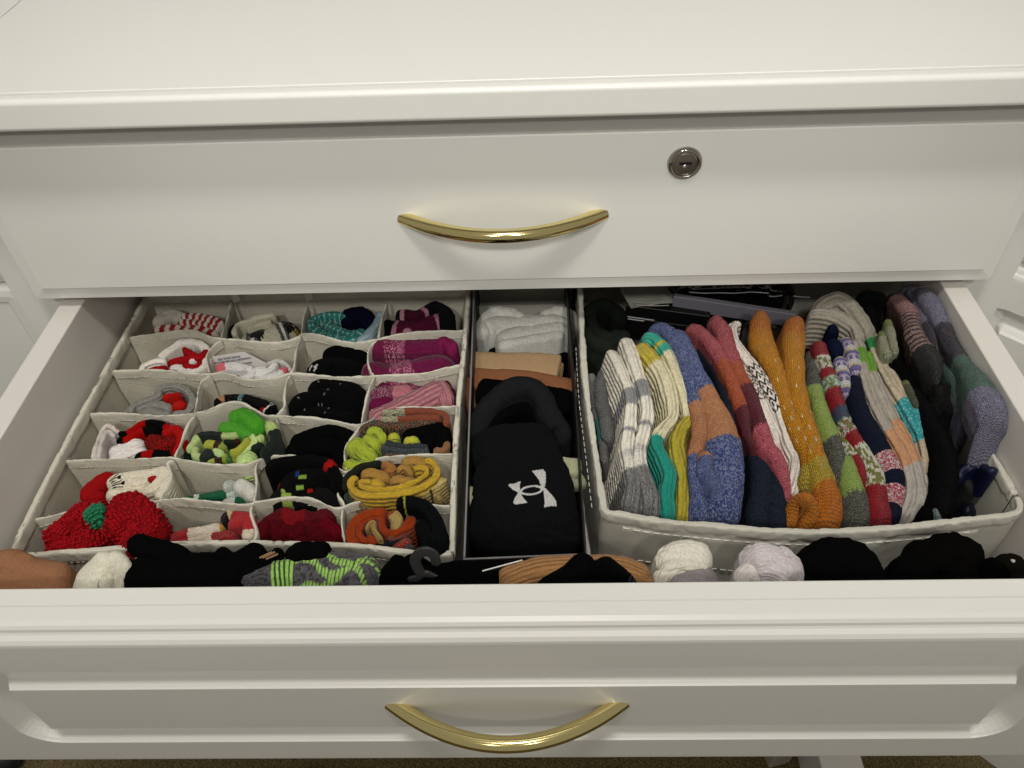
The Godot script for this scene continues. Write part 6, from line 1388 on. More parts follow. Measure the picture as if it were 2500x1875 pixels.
	obj("sock", lobe([[96.4, -38, 14.7, 5.4, 75, -10], [102, -34, 27.8, 7.2, 75, -10], [108, -30, 48.4, 7.2, 75, -10], [111.2, -30, 65.6, 6, 75, -10], [111.9, -32, 81.5, 5.4, 75, -10], [111.1, -36, 90.6, 4.8, 75, -10], [105.5, -42, 94.9, 4.8, 75, -10], [100.7, -48, 100.7, 5.4, 75, -10], [103.5, -50, 112.7, 5.4, 75, -10], [107.1, -54, 124, 5.4, 75, -10], [104.4, -58, 136.2, 5.4, 75, -10], [104.1, -62, 145.7, 6, 75, -10], [104.5, -66, 153.8, 5.4, 75, -10]], {"m": 36, "sw": 2.2, "amp": 0.75, "freq": 0.8}), cloth("#ffffff", "rib", 0.17, knitted([[0.2, "#b9a63a", "#cdbb55", 0.5], [0.62, "#d9d2b4", "#cfc8a8", 0.4], [1, "#1f8a7d", "#2f9d8c", 0.5]], "", 120, 240, 0.014)), o)
	obj("sock", lobe([[98.5, -36, 9.2, 4.8, 75, -4], [105.7, -32, 13.9, 5.4, 75, -4], [111.4, -30, 25.7, 5.4, 75, -4], [116.2, -29, 43.3, 4.8, 75, -4], [119.1, -29, 65.3, 4.8, 75, -4], [121.1, -31, 82.6, 4.8, 75, -4], [121, -35, 93.2, 4.8, 75, -4], [116.4, -40, 97, 4.8, 75, -4], [113.7, -46, 102.7, 6, 75, -4], [114.1, -50, 114.2, 6, 75, -4], [115.7, -54, 124.2, 4.8, 75, -4], [114.3, -58, 137.7, 4.8, 75, -4], [113.4, -62, 147.1, 5.4, 75, -4], [111.2, -66, 155.1, 5.4, 75, -4]], {"m": 36, "sw": 2.2, "amp": 0.75, "freq": 0.8}), cloth("#ffffff", "rib", 0.17, knitted([[0.13, "#3aa694", "#2f9786", 0.5], [0.15, "#bfa93c", "#bfa93c", 0], [0.2, "#3aa694", "#2f9786", 0.5], [0.56, "#d9d2b4", "#cfc8a8", 0.4], [1, "#a99c35", "#b9ab47", 0.5]], "", 120, 240, 0.014)), o)
	o = thing("sock_pair", "marled blue and white sock pair with peach bands and one broad foot", "socks", Vector3(129, -138, 97.1), "pairs of thick socks standing in the bin")
	obj("sock", lobe([[103.8, -36, 3.2, 4.8, 75, 10], [113.2, -30, 6.9, 6, 75, 10], [119.3, -28, 19.7, 6, 75, 10], [122.6, -26, 41.9, 5.4, 75, 10], [124, -26, 62.3, 5.4, 75, 10], [125, -27, 80.7, 5.4, 75, 10], [125.5, -29, 96, 5.4, 75, 10], [124.9, -33, 106.1, 5.4, 75, 10], [121.8, -40, 116.1, 4.8, 75, 10], [120.2, -46, 128.1, 4.2, 75, 10], [120.4, -52, 138.6, 5.4, 75, 10], [120.8, -58, 150.1, 7.2, 75, 10], [121.2, -64, 159, 7.2, 75, 10]], {"m": 36, "sw": 2.2, "amp": 0.75, "freq": 0.8}), cloth("#ffffff", "knit", 0.17, knitted([[0.53, "#26387e", "#b9bfd3", 0.7], [0.74, "#c78a63", "#b5754f", 0.5], [1, "#26387e", "#b9bfd3", 0.7]], "", 120, 240, 0.014)), o)
	obj("sock", lobe([[123.8, -32, 6.6, 5.4, 70, -14], [127.8, -28, 23.3, 5.4, 70, -14], [130.5, -25, 43.2, 5.4, 70, -14], [131.8, -24, 58.4, 6, 70, -14], [134.6, -24, 73.6, 7.8, 70, -14], [137.9, -26, 86.3, 9, 70, -14], [141.8, -30, 96.8, 10.8, 70, -14], [144, -35, 108.8, 13.2, 70, -14], [144.4, -41, 119.7, 13.2, 70, -14], [143.2, -47, 131.5, 13.2, 70, -14], [141.3, -53, 141.9, 12.6, 70, -14], [140.1, -59, 150.9, 11.4, 70, -14], [139.7, -64, 157.5, 9, 70, -14]], {"m": 44, "sw": 2.3, "amp": 0.5}), cloth("#ffffff", "knit", 0.17, knitted([[0.43, "#26387e", "#b9bfd3", 0.7], [0.655, "#c78a63", "#b5754f", 0.5], [1, "#26387e", "#b9bfd3", 0.7]], "", 120, 240, 0.014)), o)
	obj("heel", lobe([[128.4, -36, 118.3, 4.8, 50, -6], [127.8, -36, 124.8, 5.4, 50, -6], [127.9, -40, 130.5, 6, 50, -6], [131.4, -46, 135.9, 6, 50, -6], [134.3, -52, 141.3, 5.4, 50, -6], [134.8, -58, 149.1, 4.8, 50, -6]], {"m": 36, "sw": 2.2, "amp": 0.75, "freq": 0.8}), cloth("#ffffff", "knit", 0.17, knitted([[0.17, "#c78a63", "#b5754f", 0.5], [1, "#26387e", "#b9bfd3", 0.7]], "", 120, 240, 0.014)), o)
	o = thing("sock_pair", "plain dark navy sock pair wedged between the blue and pink pairs", "socks", Vector3(160.8, -138, 90.3), "pairs of thick socks standing in the bin")
	obj("sock", lobe([[141.3, -42, 13.3, 4.2, 75, 0], [145.6, -40, 27.4, 4.8, 75, 0], [149.7, -38, 47.6, 4.8, 75, 0], [151.2, -38, 69.2, 4.8, 75, 0], [153.2, -42, 84.6, 4.8, 75, 0], [160.6, -50, 91.8, 5.4, 75, 0], [166.8, -55, 101.5, 6, 75, 0], [168.3, -58, 116.7, 6.6, 75, 0], [165.9, -62, 131.7, 7.2, 75, 0], [162.1, -66, 143.7, 7.8, 75, 0], [161.8, -70, 157.8, 8.4, 75, 0]], {"m": 36, "sw": 2.2, "amp": 0.75, "freq": 0.8}), cloth("#ffffff", "knit", 0.17, knitted([[1, "#1f2738", "#2c3549", 0.4]], "", 120, 240, 0.014)), o)
	obj("sock", lobe([[147.1, -42, 13.4, 4.2, 75, 0], [151.5, -40, 32.6, 4.8, 75, 0], [153.4, -38, 57.1, 4.8, 75, 0], [156.2, -42, 74.4, 4.8, 75, 0], [165.3, -50, 89, 5.4, 75, 0], [174.4, -55, 100.3, 6, 75, 0], [178.2, -58, 114.2, 6, 75, 0], [177.6, -62, 129.3, 7.2, 75, 0], [174.3, -66, 142.7, 7.8, 75, 0], [172.5, -70, 158.6, 7.8, 75, 0]], {"m": 36, "sw": 2.2, "amp": 0.75, "freq": 0.8}), cloth("#ffffff", "knit", 0.17, knitted([[1, "#1f2738", "#2c3549", 0.4]], "", 120, 240, 0.014)), o)
	o = thing("sock_pair", "rose, orange and burgundy banded sock pair bent over at the top", "socks", Vector3(159.8, -138, 67.7), "pairs of thick socks standing in the bin")
	obj("sock", lobe([[132.8, -40, 3, 4.2, 75, 6], [134.9, -34, 3.2, 5.4, 75, 6], [140.9, -30, 12.9, 5.4, 75, 6], [146.7, -28, 30.5, 5.4, 75, 6], [150.3, -27, 49.5, 5.4, 75, 6], [153.2, -28, 64.1, 5.4, 75, 6], [155.9, -31, 77.6, 5.4, 75, 6], [158.1, -35, 88.3, 5.4, 75, 6], [160.4, -42, 96.1, 5.4, 75, 6], [164.8, -50, 101.6, 5.4, 75, 6], [169.3, -56, 110.3, 5.4, 75, 6]], {"m": 36, "sw": 2.2, "amp": 0.75, "freq": 0.8}), cloth("#ffffff", "knit", 0.17, knitted([[0.42, "#a83c4b", "#d08a8c", 0.6], [0.72, "#b0492a", "#c87a55", 0.55], [1, "#5b1a2b", "#73283a", 0.5]], "", 120, 240, 0.014)), o)
	obj("sock", lobe([[149.2, -36, -4.4, 4.8, 75, 4], [153.9, -31, -2, 6.6, 75, 4], [156.6, -28, 12.2, 6.6, 75, 4], [156.2, -26, 34.7, 6, 75, 4], [158, -26, 53.9, 6, 75, 4], [161.2, -27, 68.3, 6, 75, 4], [164.5, -30, 80.2, 7.2, 75, 4], [167.2, -34, 90.9, 7.2, 75, 4], [169.2, -39, 100.3, 7.2, 75, 4], [171.4, -45, 107.5, 6, 75, 4], [176.6, -50, 114.1, 5.4, 75, 4], [180.2, -56, 123.7, 4.8, 75, 4], [181.7, -62, 133.2, 4.2, 75, 4], [180.8, -66, 141.5, 3.6, 75, 4]], {"m": 36, "sw": 2.2, "amp": 0.75, "freq": 0.8}), cloth("#ffffff", "knit", 0.17, knitted([[0.37, "#a83c4b", "#d08a8c", 0.6], [0.49, "#b0492a", "#c87a55", 0.55], [0.67, "#5b1a2b", "#73283a", 0.5], [1, "#b23f55", "#dd9aa0", 0.65]], "", 120, 240, 0.014)), o)
	o = thing("sock_pair", "cream sock pair with a black houndstooth band around the leg", "socks", Vector3(175.3, -138, 77.4), "pairs of thick socks standing in the bin")
	obj("sock", lobe([[162, -40, 24.5, 3.6, 75, 0], [163.6, -34, 45.7, 4.8, 75, 0], [165.3, -30, 60.8, 4.8, 75, 0], [168.6, -30, 75.9, 5.4, 75, 0], [172.6, -33, 89.1, 5.4, 75, 0], [176.6, -38, 98.6, 5.4, 75, 0], [179.6, -44, 104.4, 5.4, 75, 0], [180.2, -50, 111.5, 5.4, 75, 0]], {"m": 36, "sw": 2.2, "amp": 0.75, "freq": 0.8}), cloth("#ffffff", "rib", 0.17, knitted([[1, "#e2dad4", "#d6cec8", 0.4]], "hounds", 84, 150, 0.014)), o)
	obj("sock", lobe([[173.5, -36, -3.3, 3, 75, 0], [165.6, -33, 4.9, 4.2, 75, 0], [162.7, -30, 23.8, 4.2, 75, 0], [166.8, -28, 40.9, 4.8, 75, 0], [172.2, -27, 61, 5.4, 75, 0], [176.7, -28, 75.1, 5.4, 75, 0], [180.6, -31, 88.3, 5.4, 75, 0], [183.4, -36, 100.6, 5.4, 75, 0], [185.9, -42, 110.3, 5.4, 75, 0], [189.6, -48, 117.3, 6, 75, 0], [188.7, -56, 123.9, 6, 75, 0], [184.7, -62, 133.3, 4.8, 75, 0], [182.7, -66, 139.1, 4.2, 75, 0]], {"m": 36, "sw": 2.2, "amp": 0.75, "freq": 0.8}), cloth("#ffffff", "rib", 0.17, knitted([[1, "#e2dad4", "#d6cec8", 0.4]], "hounds", 84, 200, 0.014)), o)
	o = thing("sock_pair", "mustard yellow sock pair with deep orange heels and one rolled toe", "socks", Vector3(193.7, -138, 100.2), "pairs of thick socks standing in the bin")
	obj("sock", lobe([[190.6, -34, -14.5, 3.6, 75, 8], [185.8, -30, 1.9, 7.8, 75, 8], [181.2, -26, 25.4, 9, 75, 8], [181.7, -24, 44, 7.8, 75, 8], [183.2, -24, 61.3, 6.6, 75, 8], [183.8, -26, 78.7, 6, 75, 8], [184.8, -29, 94.5, 5.4, 75, 8], [188.3, -34, 107.9, 5.4, 75, 8], [192.6, -40, 116.2, 5.4, 75, 8], [194.7, -46, 123, 6, 75, 8], [193.1, -52, 131, 7.2, 75, 8], [192.1, -58, 136.5, 6.6, 75, 8]], {"m": 40, "sw": 2.7, "amp": 0.5}), cloth("#ffffff", "knit", 0.17, knitted([[0.2, "#b8650c", "#cf8426", 0.5], [0.3, "#c07a0c", "#c4860c", 0.5], [0.9, "#c4860c", "#b87408", 0.45], [1, "#a89a3e", "#c48a1c", 0.5]], "specks", 120, 180, 0.014)), o)
	obj("sock", lobe([[217.6, -34, -6.9, 4.8, 75, -6], [211.2, -30, 6.2, 7.8, 75, -6], [205.3, -26, 26.1, 8.4, 75, -6], [200.3, -24, 44.5, 7.2, 75, -6], [195.8, -24, 66.2, 7.2, 75, -6], [194.3, -26, 84.8, 7.2, 75, -6], [195.3, -30, 100.7, 6.6, 75, -6], [198, -36, 113.1, 6.6, 75, -6], [200.6, -42, 123.8, 7.2, 75, -6], [203.2, -48, 134.3, 8.4, 75, -6], [204.9, -54, 141, 10.2, 75, -6], [204.6, -60, 147.5, 10.8, 75, -6], [203.8, -66, 154.1, 10.8, 75, -6], [203, -70, 160.8, 10.2, 75, -6]], {"m": 40, "sw": 2.7, "amp": 0.5}), cloth("#ffffff", "knit", 0.17, knitted([[0.17, "#b8650c", "#cf8426", 0.5], [0.74, "#c4860c", "#b87408", 0.45], [0.82, "#a89a3e", "#c48a1c", 0.5], [1, "#b8650c", "#cf8426", 0.5]], "specks", 120, 200, 0.014)), o)
	obj("rolled_toe", lobe([[179.9, -72, 156.7, 4.2, 60, 0], [182.2, -66, 147.7, 4.8, 60, 0], [183.6, -58, 145, 4.8, 60, 0], [187.8, -54, 144.4, 4.8, 60, 0], [192.1, -56, 146.6, 4.8, 60, 0], [192.9, -62, 150.8, 4.8, 60, 0], [189.3, -68, 154.9, 4.8, 60, 0], [186.2, -72, 159.2, 4.2, 60, 0]], {"m": 34, "sw": 2.9}), cloth("#ffffff", "knit", 0.17, knitted([[1, "#b9740f", "#a04e12", 0.5]], "", 120, 240, 0.014)), o)
	o = thing("sock_pair", "charcoal marled sock pair with lime green bands", "socks", Vector3(218.7, -138, 97.4), "pairs of thick socks standing in the bin")
	obj("sock", lobe([[221.7, -44, 20.1, 4.2, 75, 0], [215.6, -38, 42.8, 4.8, 75, 0], [211.7, -35, 61.5, 5.4, 75, 0], [210.4, -36, 75.5, 5.4, 75, 0], [211.2, -39, 87.2, 6, 75, 0], [213.6, -44, 98.2, 6.6, 75, 0], [216.3, -49, 107.6, 6.6, 75, 0], [217.1, -54, 116.9, 6.6, 75, 0], [216.5, -60, 126.4, 6, 75, 0], [215.6, -64, 134.8, 5.4, 75, 0]], {"m": 36, "sw": 2.2, "amp": 0.75, "freq": 0.8}), cloth("#ffffff", "knit", 0.17, knitted([[0.38, "#33352f", "#9a9c90", 0.7], [0.7, "#93ad55", "#a9c06b", 0.5], [1, "#33352f", "#9a9c90", 0.7]], "", 120, 240, 0.014)), o)
	obj("sock", lobe([[223.8, -46, 38, 3.6, 70, 0], [218.9, -44, 58.8, 4.2, 70, 0], [218.2, -48, 73.1, 4.8, 70, 0]], {"m": 36, "sw": 2.2, "amp": 0.75, "freq": 0.8}), cloth("#ffffff", "knit", 0.17, knitted([[1, "#23241f", "#6e6f66", 0.6]], "", 120, 240, 0.014)), o)
	obj("sock", lobe([[224.4, -54, 109, 4.2, 70, -6], [223.2, -54, 120.9, 5.4, 70, -6], [223.3, -56, 132.2, 7.8, 70, -6], [224.4, -60, 140.5, 9.6, 70, -6], [225.1, -65, 147.9, 10.2, 70, -6], [223.7, -70, 158.7, 9.6, 70, -6]], {"m": 36, "sw": 2.2, "amp": 0.75, "freq": 0.8}), cloth("#ffffff", "knit", 0.17, knitted([[0.55, "#93ad55", "#a9c06b", 0.5], [1, "#33352f", "#9a9c90", 0.7]], "", 120, 240, 0.08)), o)
	o = thing("sock_pair", "cranberry red sock pair with white, olive and teal patterned bands", "socks", Vector3(229.3, -138, 98), "pairs of thick socks standing in the bin")
	obj("sock", lobe([[226.2, -36, 17.5, 5.4, 75, -4], [223.7, -33, 30.5, 5.4, 75, -4], [222.5, -31, 45.6, 4.8, 75, -4], [222.4, -31, 59.7, 5.4, 75, -4], [222.3, -33, 71.3, 5.4, 75, -4], [223.2, -36, 80.2, 5.4, 75, -4], [225.3, -40, 89.4, 5.4, 75, -4], [228.4, -44, 98.5, 4.8, 75, -4], [232.4, -48, 106.1, 4.8, 75, -4], [236.8, -52, 113.6, 4.8, 75, -4], [239.3, -55, 123, 6, 75, -4], [238.4, -58, 133.5, 6.6, 75, -4], [237.6, -62, 142.9, 7.8, 75, -4], [238.7, -66, 151, 9, 75, -4], [239.2, -70, 157.8, 8.4, 75, -4]], {"m": 36, "sw": 2.2, "amp": 0.75, "freq": 0.8}), cloth("#ffffff", "knit", 0.17, knitted([[0.15, "#9c0f22", "#8a0c1c", 0.4], [0.24, "#e4e2d8", "#dcdacf", 0.3], [0.29, "#9c0f22", "#8a0c1c", 0.4], [0.35, "#b7d2cc", "#c9dcd6", 0.3], [0.44, "#9c0f22", "#8a0c1c", 0.4], [0.5, "#1f5a78", "#9c0f22", 0.5], [0.56, "#c9dcd6", "#9c0f22", 0.25], [0.62, "#9c0f22", "#8a0c1c", 0.4], [0.82, "#e4e2d8", "#dcdacf", 0.3], [1, "#9c0f22", "#8a0c1c", 0.4]], "leaves", 72, 200, 0.014)), o)
	obj("sock", lobe([[220.9, -46, 69.1, 4.2, 70, 0], [220.9, -46, 80.9, 4.2, 70, 0], [222.5, -48, 92, 4.2, 70, 0], [225.5, -50, 101.5, 4.8, 70, 0], [229, -53, 109.9, 4.8, 70, 0], [231.5, -56, 118.1, 4.8, 70, 0], [233.1, -60, 126.7, 5.4, 70, 0], [234.2, -64, 136.4, 6, 70, 0]], {"m": 36, "sw": 2.2, "amp": 0.75, "freq": 0.8}), cloth("#ffffff", "knit", 0.17, knitted([[0.14, "#1f5a78", "#c9dcd6", 0.5], [0.3, "#9c0f22", "#8a0c1c", 0.4], [0.62, "#e4e2d8", "#dcdacf", 0.3], [1, "#9c0f22", "#8a0c1c", 0.4]], "leaves", 72, 150, 0.014)), o)
	o = thing("sock_pair", "navy sock pair with lilac striped cuffs and pink white blossoms near the toe", "socks", Vector3(240.7, -138, 62.6), "pairs of thick socks standing in the bin")
	obj("navy_top", lobe([[234.7, -40, 4.2, 3.6, 50, 0], [238, -36, 5.3, 4.8, 50, 0], [244.3, -36, 7.3, 4.8, 50, 0]], {"sw": 2.4}), cloth("#12182c", "knit", 0.05), o)
	obj("sock", lobe([[233.6, -36, 17.3, 4.2, 60, 0], [235, -33, 25.8, 5.4, 60, 0], [235.5, -33, 35.7, 5.4, 60, 0]], {"sw": 2.4}), cloth("#131a30", "knit", 0.05), o)
	obj("striped_cuff", lobe([[235.6, -34, 36.3, 4.2, 60, 0], [233.5, -34, 47.5, 4.8, 60, 0], [232.7, -36, 57.9, 4.8, 60, 0], [231.8, -40, 69.1, 3.6, 60, 0]], {"sw": 2.2, "m": 32}), cloth("#ffffff", "knit", 0.17, knitted([[1, "#ece9ee", "#ece9ee", 0]], "blockbars", 60, 90, 0.014)), o)
	obj("striped_cuff", lobe([[244.6, -34, 16.5, 4.2, 60, 0], [243.8, -32, 28.8, 4.8, 60, 0], [243, -32, 41.9, 4.8, 60, 0], [241.9, -34, 54, 4.2, 60, 0]], {"sw": 2.2, "m": 32}), cloth("#ffffff", "knit", 0.17, knitted([[1, "#ece9ee", "#ece9ee", 0]], "blockbars", 60, 90, 0.014)), o)
	obj("sock", lobe([[242.7, -38, 51.5, 4.2, 75, -6], [240.2, -38, 65.3, 5.4, 75, -6], [239.1, -40, 79.7, 6.6, 75, -6], [241.7, -43, 92.7, 7.2, 75, -6], [244.6, -46, 102.6, 8.4, 75, -6], [247.7, -50, 112.8, 9, 75, -6], [251.1, -54, 121.4, 8.4, 75, -6], [250.9, -60, 132.1, 7.8, 75, -6], [247.8, -66, 142.6, 7.2, 75, -6], [243.3, -70, 154.3, 6.6, 75, -6]], {"m": 40, "sw": 2.3, "amp": 0.5}), cloth("#ffffff", "knit", 0.17, knitted([[1, "#131a30", "#19203a", 0.4]], "pinkblot", 72, 180, 0.014)), o)
	o = thing("sock_pair", "oatmeal ribbed sock pair with green and peach bands and folded cuffs", "socks", Vector3(253.2, -138, 61.8), "pairs of thick socks standing in the bin")
	obj("cuff", lobe([[225.8, -38, -12.6, 3, 40, 0], [228.9, -33, -11.2, 5.4, 40, 0], [238.5, -30, -6.4, 6.6, 40, 0], [247.3, -29, 2.3, 6, 40, 0], [253, -30, 10.9, 4.8, 40, 0], [253.5, -32, 22.4, 4.2, 40, 0]], {"m": 36, "sw": 2.2, "amp": 0.75, "freq": 0.8}), cloth("#ffffff", "rib", 0.1, knitted([[1, "#938d83", "#aaa49a", 0.5]], "", 120, 240, 0.014)), o)
	obj("cuff", lobe([[228.3, -34, -12.4, 3.6, 50, 0], [236, -28, -15.9, 6, 50, 0], [246.1, -25, -17.5, 7.2, 50, 0], [252.6, -25, -11.7, 7.2, 50, 0], [256.9, -26, 1.7, 6.6, 50, 0], [259.6, -28, 13.4, 5.4, 50, 0], [261.7, -31, 22, 4.8, 50, 0]], {"m": 36, "sw": 2.2, "amp": 0.75, "freq": 0.8}), cloth("#ffffff", "rib", 0.1, knitted([[1, "#8a847a", "#a09a90", 0.5]], "", 120, 240, 0.014)), o)
	obj("sock", lobe([[251.9, -34, 18.4, 4.2, 75, 0], [250.6, -33, 32.9, 4.8, 75, 0], [249, -34, 44.7, 4.8, 75, 0], [248.1, -36, 56.8, 4.8, 75, 0], [247.9, -38, 71.5, 4.8, 75, 0], [249.8, -41, 84.7, 5.4, 75, 0], [252.7, -44, 94.8, 5.4, 75, 0], [256.6, -48, 105.2, 5.4, 75, 0], [261.1, -53, 113.2, 5.4, 75, 0], [262.7, -58, 122.3, 5.4, 75, 0], [262.6, -62, 132.1, 6.6, 75, 0], [258.7, -66, 142.8, 6.6, 75, 0], [251.9, -70, 152, 6, 75, 0]], {"m": 36, "sw": 2.2, "amp": 0.75, "freq": 0.8}), cloth("#ffffff", "rib", 0.17, knitted([[0.09, "#9d968d", "#b5aea5", 0.5], [0.19, "#5f8f2c", "#79a548", 0.4], [0.56, "#9d968d", "#b5aea5", 0.5], [0.74, "#b98a68", "#c79a78", 0.5], [1, "#a7a19b", "#bab4ae", 0.5]], "", 120, 240, 0.014)), o)
	obj("sock", lobe([[255, -33, 33, 3.6, 75, 0], [253.4, -34, 48, 4.2, 75, 0], [253.6, -36, 61.5, 4.8, 75, 0], [255.3, -38, 76.1, 4.8, 75, 0], [257.7, -41, 87.8, 4.8, 75, 0], [261.1, -45, 98.3, 4.8, 75, 0], [264.6, -50, 107.7, 4.8, 75, 0], [267.1, -55, 117, 4.8, 75, 0], [268.6, -60, 126, 6.6, 75, 0], [268, -63, 137.7, 7.8, 75, 0], [265.9, -67, 145.8, 7.8, 75, 0], [259.9, -70, 154.5, 6, 75, 0]], {"m": 36, "sw": 2.2, "amp": 0.75, "freq": 0.8}), cloth("#ffffff", "rib", 0.17, knitted([[0.16, "#5f8f2c", "#79a548", 0.4], [0.45, "#9d968d", "#b5aea5", 0.5], [0.68, "#b98a68", "#c79a78", 0.5], [1, "#a7a19b", "#bab4ae", 0.5]], "", 120, 240, 0.014)), o)
	o = thing("sock", "beige ribbed sock with a green ring and a large turquoise patch", "sock", Vector3(270.8, -138, 84.7), "pairs of thick socks standing in the bin")
	obj("leg", lobe([[262.8, -34, 10.1, 4.2, 75, 14], [261.4, -33, 24.9, 5.4, 75, 14], [261.7, -34, 37, 6, 75, 14], [262.8, -36, 49.3, 6, 75, 14], [265.4, -38, 62.8, 7.2, 75, 14], [269.2, -41, 75, 7.8, 75, 14], [272.5, -45, 85.9, 7.8, 75, 14], [275.9, -49, 96.5, 7.2, 75, 14], [277.3, -54, 107.3, 7.8, 75, 14], [276.2, -59, 117.8, 7.8, 75, 14], [272.6, -64, 126.8, 6, 75, 14]], {"m": 40, "sw": 2.3, "amp": 0.5}), cloth("#ffffff", "rib", 0.17, knitted([[0.09, "#b2a58f", "#a59881", 0.4], [0.17, "#2c7a45", "#358a50", 0.4], [0.46, "#b6aa97", "#a89b86", 0.45], [1, "#b3a491", "#c3b5a3", 0.5]], "tealblot", 72, 180, 0.014)), o)
	obj("heel", lobe([[277.8, -62, 123.3, 4.2, 50, 0], [278.3, -64, 130.8, 4.8, 50, 0], [277.1, -68, 137.9, 4.8, 50, 0]], {"m": 36, "sw": 2.2, "amp": 0.75, "freq": 0.8}), cloth("#ffffff", "knit", 0.17, knitted([[1, "#a79a86", "#b7aa97", 0.5]], "", 120, 240, 0.014)), o)
	o = thing("glove", "black knitted glove with olive marled fingertips tucked among the socks", "glove", Vector3(272.4, -126, 42.2))
	obj("palm", lobe([[267.8, -30, -15.5, 5.4, 70, 0], [267.9, -30, -1, 6, 70, 0], [271.5, -36, 11.5, 6, 70, 0], [275.4, -40, 27.6, 6, 70, 0], [280.4, -44, 43.1, 6, 70, 0], [284.7, -48, 59.5, 6, 70, 0], [286.4, -52, 73.8, 5.4, 70, 0], [284, -56, 90.4, 4.8, 70, 0]], {"m": 36, "sw": 2.2, "amp": 0.75, "freq": 0.8}), cloth("#0c0c0d", "knit", 0.05), o)
	obj("finger", lobe([[265, -24, 22.5, 2.8, 22, 0], [263.3, -24, 36.5, 3.3, 22, 0], [264.7, -28, 46.7, 3.3, 22, 0]], {"sw": 2.2}), cloth("#ffffff", "knit", 0.17, knitted([[0.3, "#5d6a2c", "#a7a78a", 0.55], [1, "#a9a99a", "#6b7440", 0.5]], "", 120, 240, 0.014)), o)
	obj("finger", lobe([[272.4, -22, 13, 2.8, 22, 0], [269.7, -22, 29.1, 3, 22, 0], [269.5, -26, 44.2, 3, 22, 0]], {"sw": 2.2}), cloth("#ffffff", "knit", 0.17, knitted([[0.3, "#5d6a2c", "#a7a78a", 0.55], [1, "#a9a99a", "#6b7440", 0.5]], "", 120, 240, 0.014)), o)
	obj("finger", lobe([[270.8, -32, 42.6, 2.8, 24, 0], [271.7, -34, 51.6, 2.8, 24, 0]], {"sw": 2.2}), cloth("#0b0b0c", "knit", 0.05), o)
	obj("finger", lobe([[266.2, -34, 45.2, 2.3, 24, 0], [268.3, -37, 53.1, 2.3, 24, 0]], {"sw": 2.2}), cloth("#0b0b0c", "knit", 0.05), o)
	obj("finger", lobe([[272.3, -36, 59.7, 2.6, 24, 0], [273.3, -37, 71.5, 2.8, 24, 0], [275.4, -40, 81.9, 2.6, 24, 0]], {"sw": 2.2}), cloth("#ffffff", "knit", 0.17, knitted([[0.25, "#5d6a2c", "#a7a78a", 0.55], [1, "#39412a", "#8d8f78", 0.5]], "", 120, 240, 0.014)), o)
	o = thing("sock", "dusty pink ribbed sock with black pinstripes and a ragged charcoal end", "sock", Vector3(297.4, -94, 43.3), "pairs of thick socks standing in the bin")
	obj("leg", lobe([[288.5, -34, -29.2, 4.2, 60, 16], [292, -28, -16.9, 6, 60, 16], [290.9, -24, 1.6, 6.6, 60, 16], [287.6, -23, 18.3, 6.6, 60, 16], [287.5, -24, 32.3, 7.8, 60, 16], [289.7, -26, 44.7, 9, 60, 16], [294.2, -29, 54.3, 10.2, 60, 16], [299.7, -34, 58.5, 9, 60, 16]], {"m": 40, "sw": 2.4, "rib": 0.3, "ribw": 3}), cloth("#ffffff", "knit", 0.17, knitted([[0.08, "#16151a", "#16151a", 0], [0.42, "#b28384", "#c29899", 0.5], [0.74, "#a38381", "#8a6c6c", 0.5], [1, "#1d1d1f", "#2e2e30", 0.5]], "pinstripe", 90, 190, 0.014)), o)
	obj("ragged_end", lobe([[305.8, -30, 44.1, 4.8, 36, 0], [309, -32, 51.5, 5.4, 36, 0], [308.7, -35, 60.8, 5.4, 36, 0], [302.2, -38, 66.8, 4.8, 36, 0], [298.2, -38, 60.6, 4.8, 36, 0]], {"amp": 2.2, "freq": 1.8, "m": 32}), cloth("#ffffff", "knit", 0.17, knitted([[1, "#19191b", "#3a3a3c", 0.4]], "", 120, 240, 0.014)), o)
	obj("ragged_end", lobe([[296.1, -38, 60.5, 4.8, 40, 0], [298, -41, 69.7, 5.4, 40, 0], [302.2, -45, 76.3, 5.4, 40, 0], [305.3, -49, 82.9, 4.2, 40, 0]], {"amp": 2.2, "freq": 1.8, "m": 32}), cloth("#ffffff", "knit", 0.17, knitted([[1, "#19191b", "#3a3a3c", 0.4]], "", 120, 240, 0.014)), o)
	o = thing("sock", "long plain black sock between the glove and the lavender pair", "sock", Vector3(273.5, -127, 97.6))
	obj("top_fold", lobe([[263.2, -33, -25, 4.5, 60, 0], [269.6, -28.5, -23, 5.4, 60, 0], [277.9, -27, -20.8, 5.4, 60, 0], [282.3, -28.5, -15.1, 5, 60, 0]], {"m": 36, "sw": 2.2, "amp": 0.75, "freq": 0.8}), cloth("#ffffff", "knit", 0.17, knitted([[1, "#101012", "#1c1c20", 0.4]], "", 120, 240, 0.014)), o)
	obj("leg", lobe([[280.7, -43.5, 60.8, 4, 70, -6], [281.9, -42, 77.3, 5.4, 70, -6], [283, -42, 94.5, 6.8, 70, -6], [285, -43.5, 107, 7.6, 70, -6], [284.5, -46.5, 120.4, 7.6, 70, -6], [279.8, -49.5, 134.5, 7.2, 70, -6], [273.8, -54, 147, 7.2, 70, -6], [268.9, -57, 160.2, 6.3, 70, -6]], {"m": 40, "sw": 2}), cloth("#ffffff", "knit", 0.17, knitted([[1, "#0d0d0f", "#141416", 0.4]], "", 120, 240, 0.014)), o)
	obj("toe", lobe([[258.4, -60, 160.3, 4, 50, 0], [265.3, -57, 151.9, 5.4, 50, 0], [270.2, -57, 156.7, 5.4, 50, 0]], {"sw": 2}), cloth("#0b0b0c", "knit", 0.05), o)
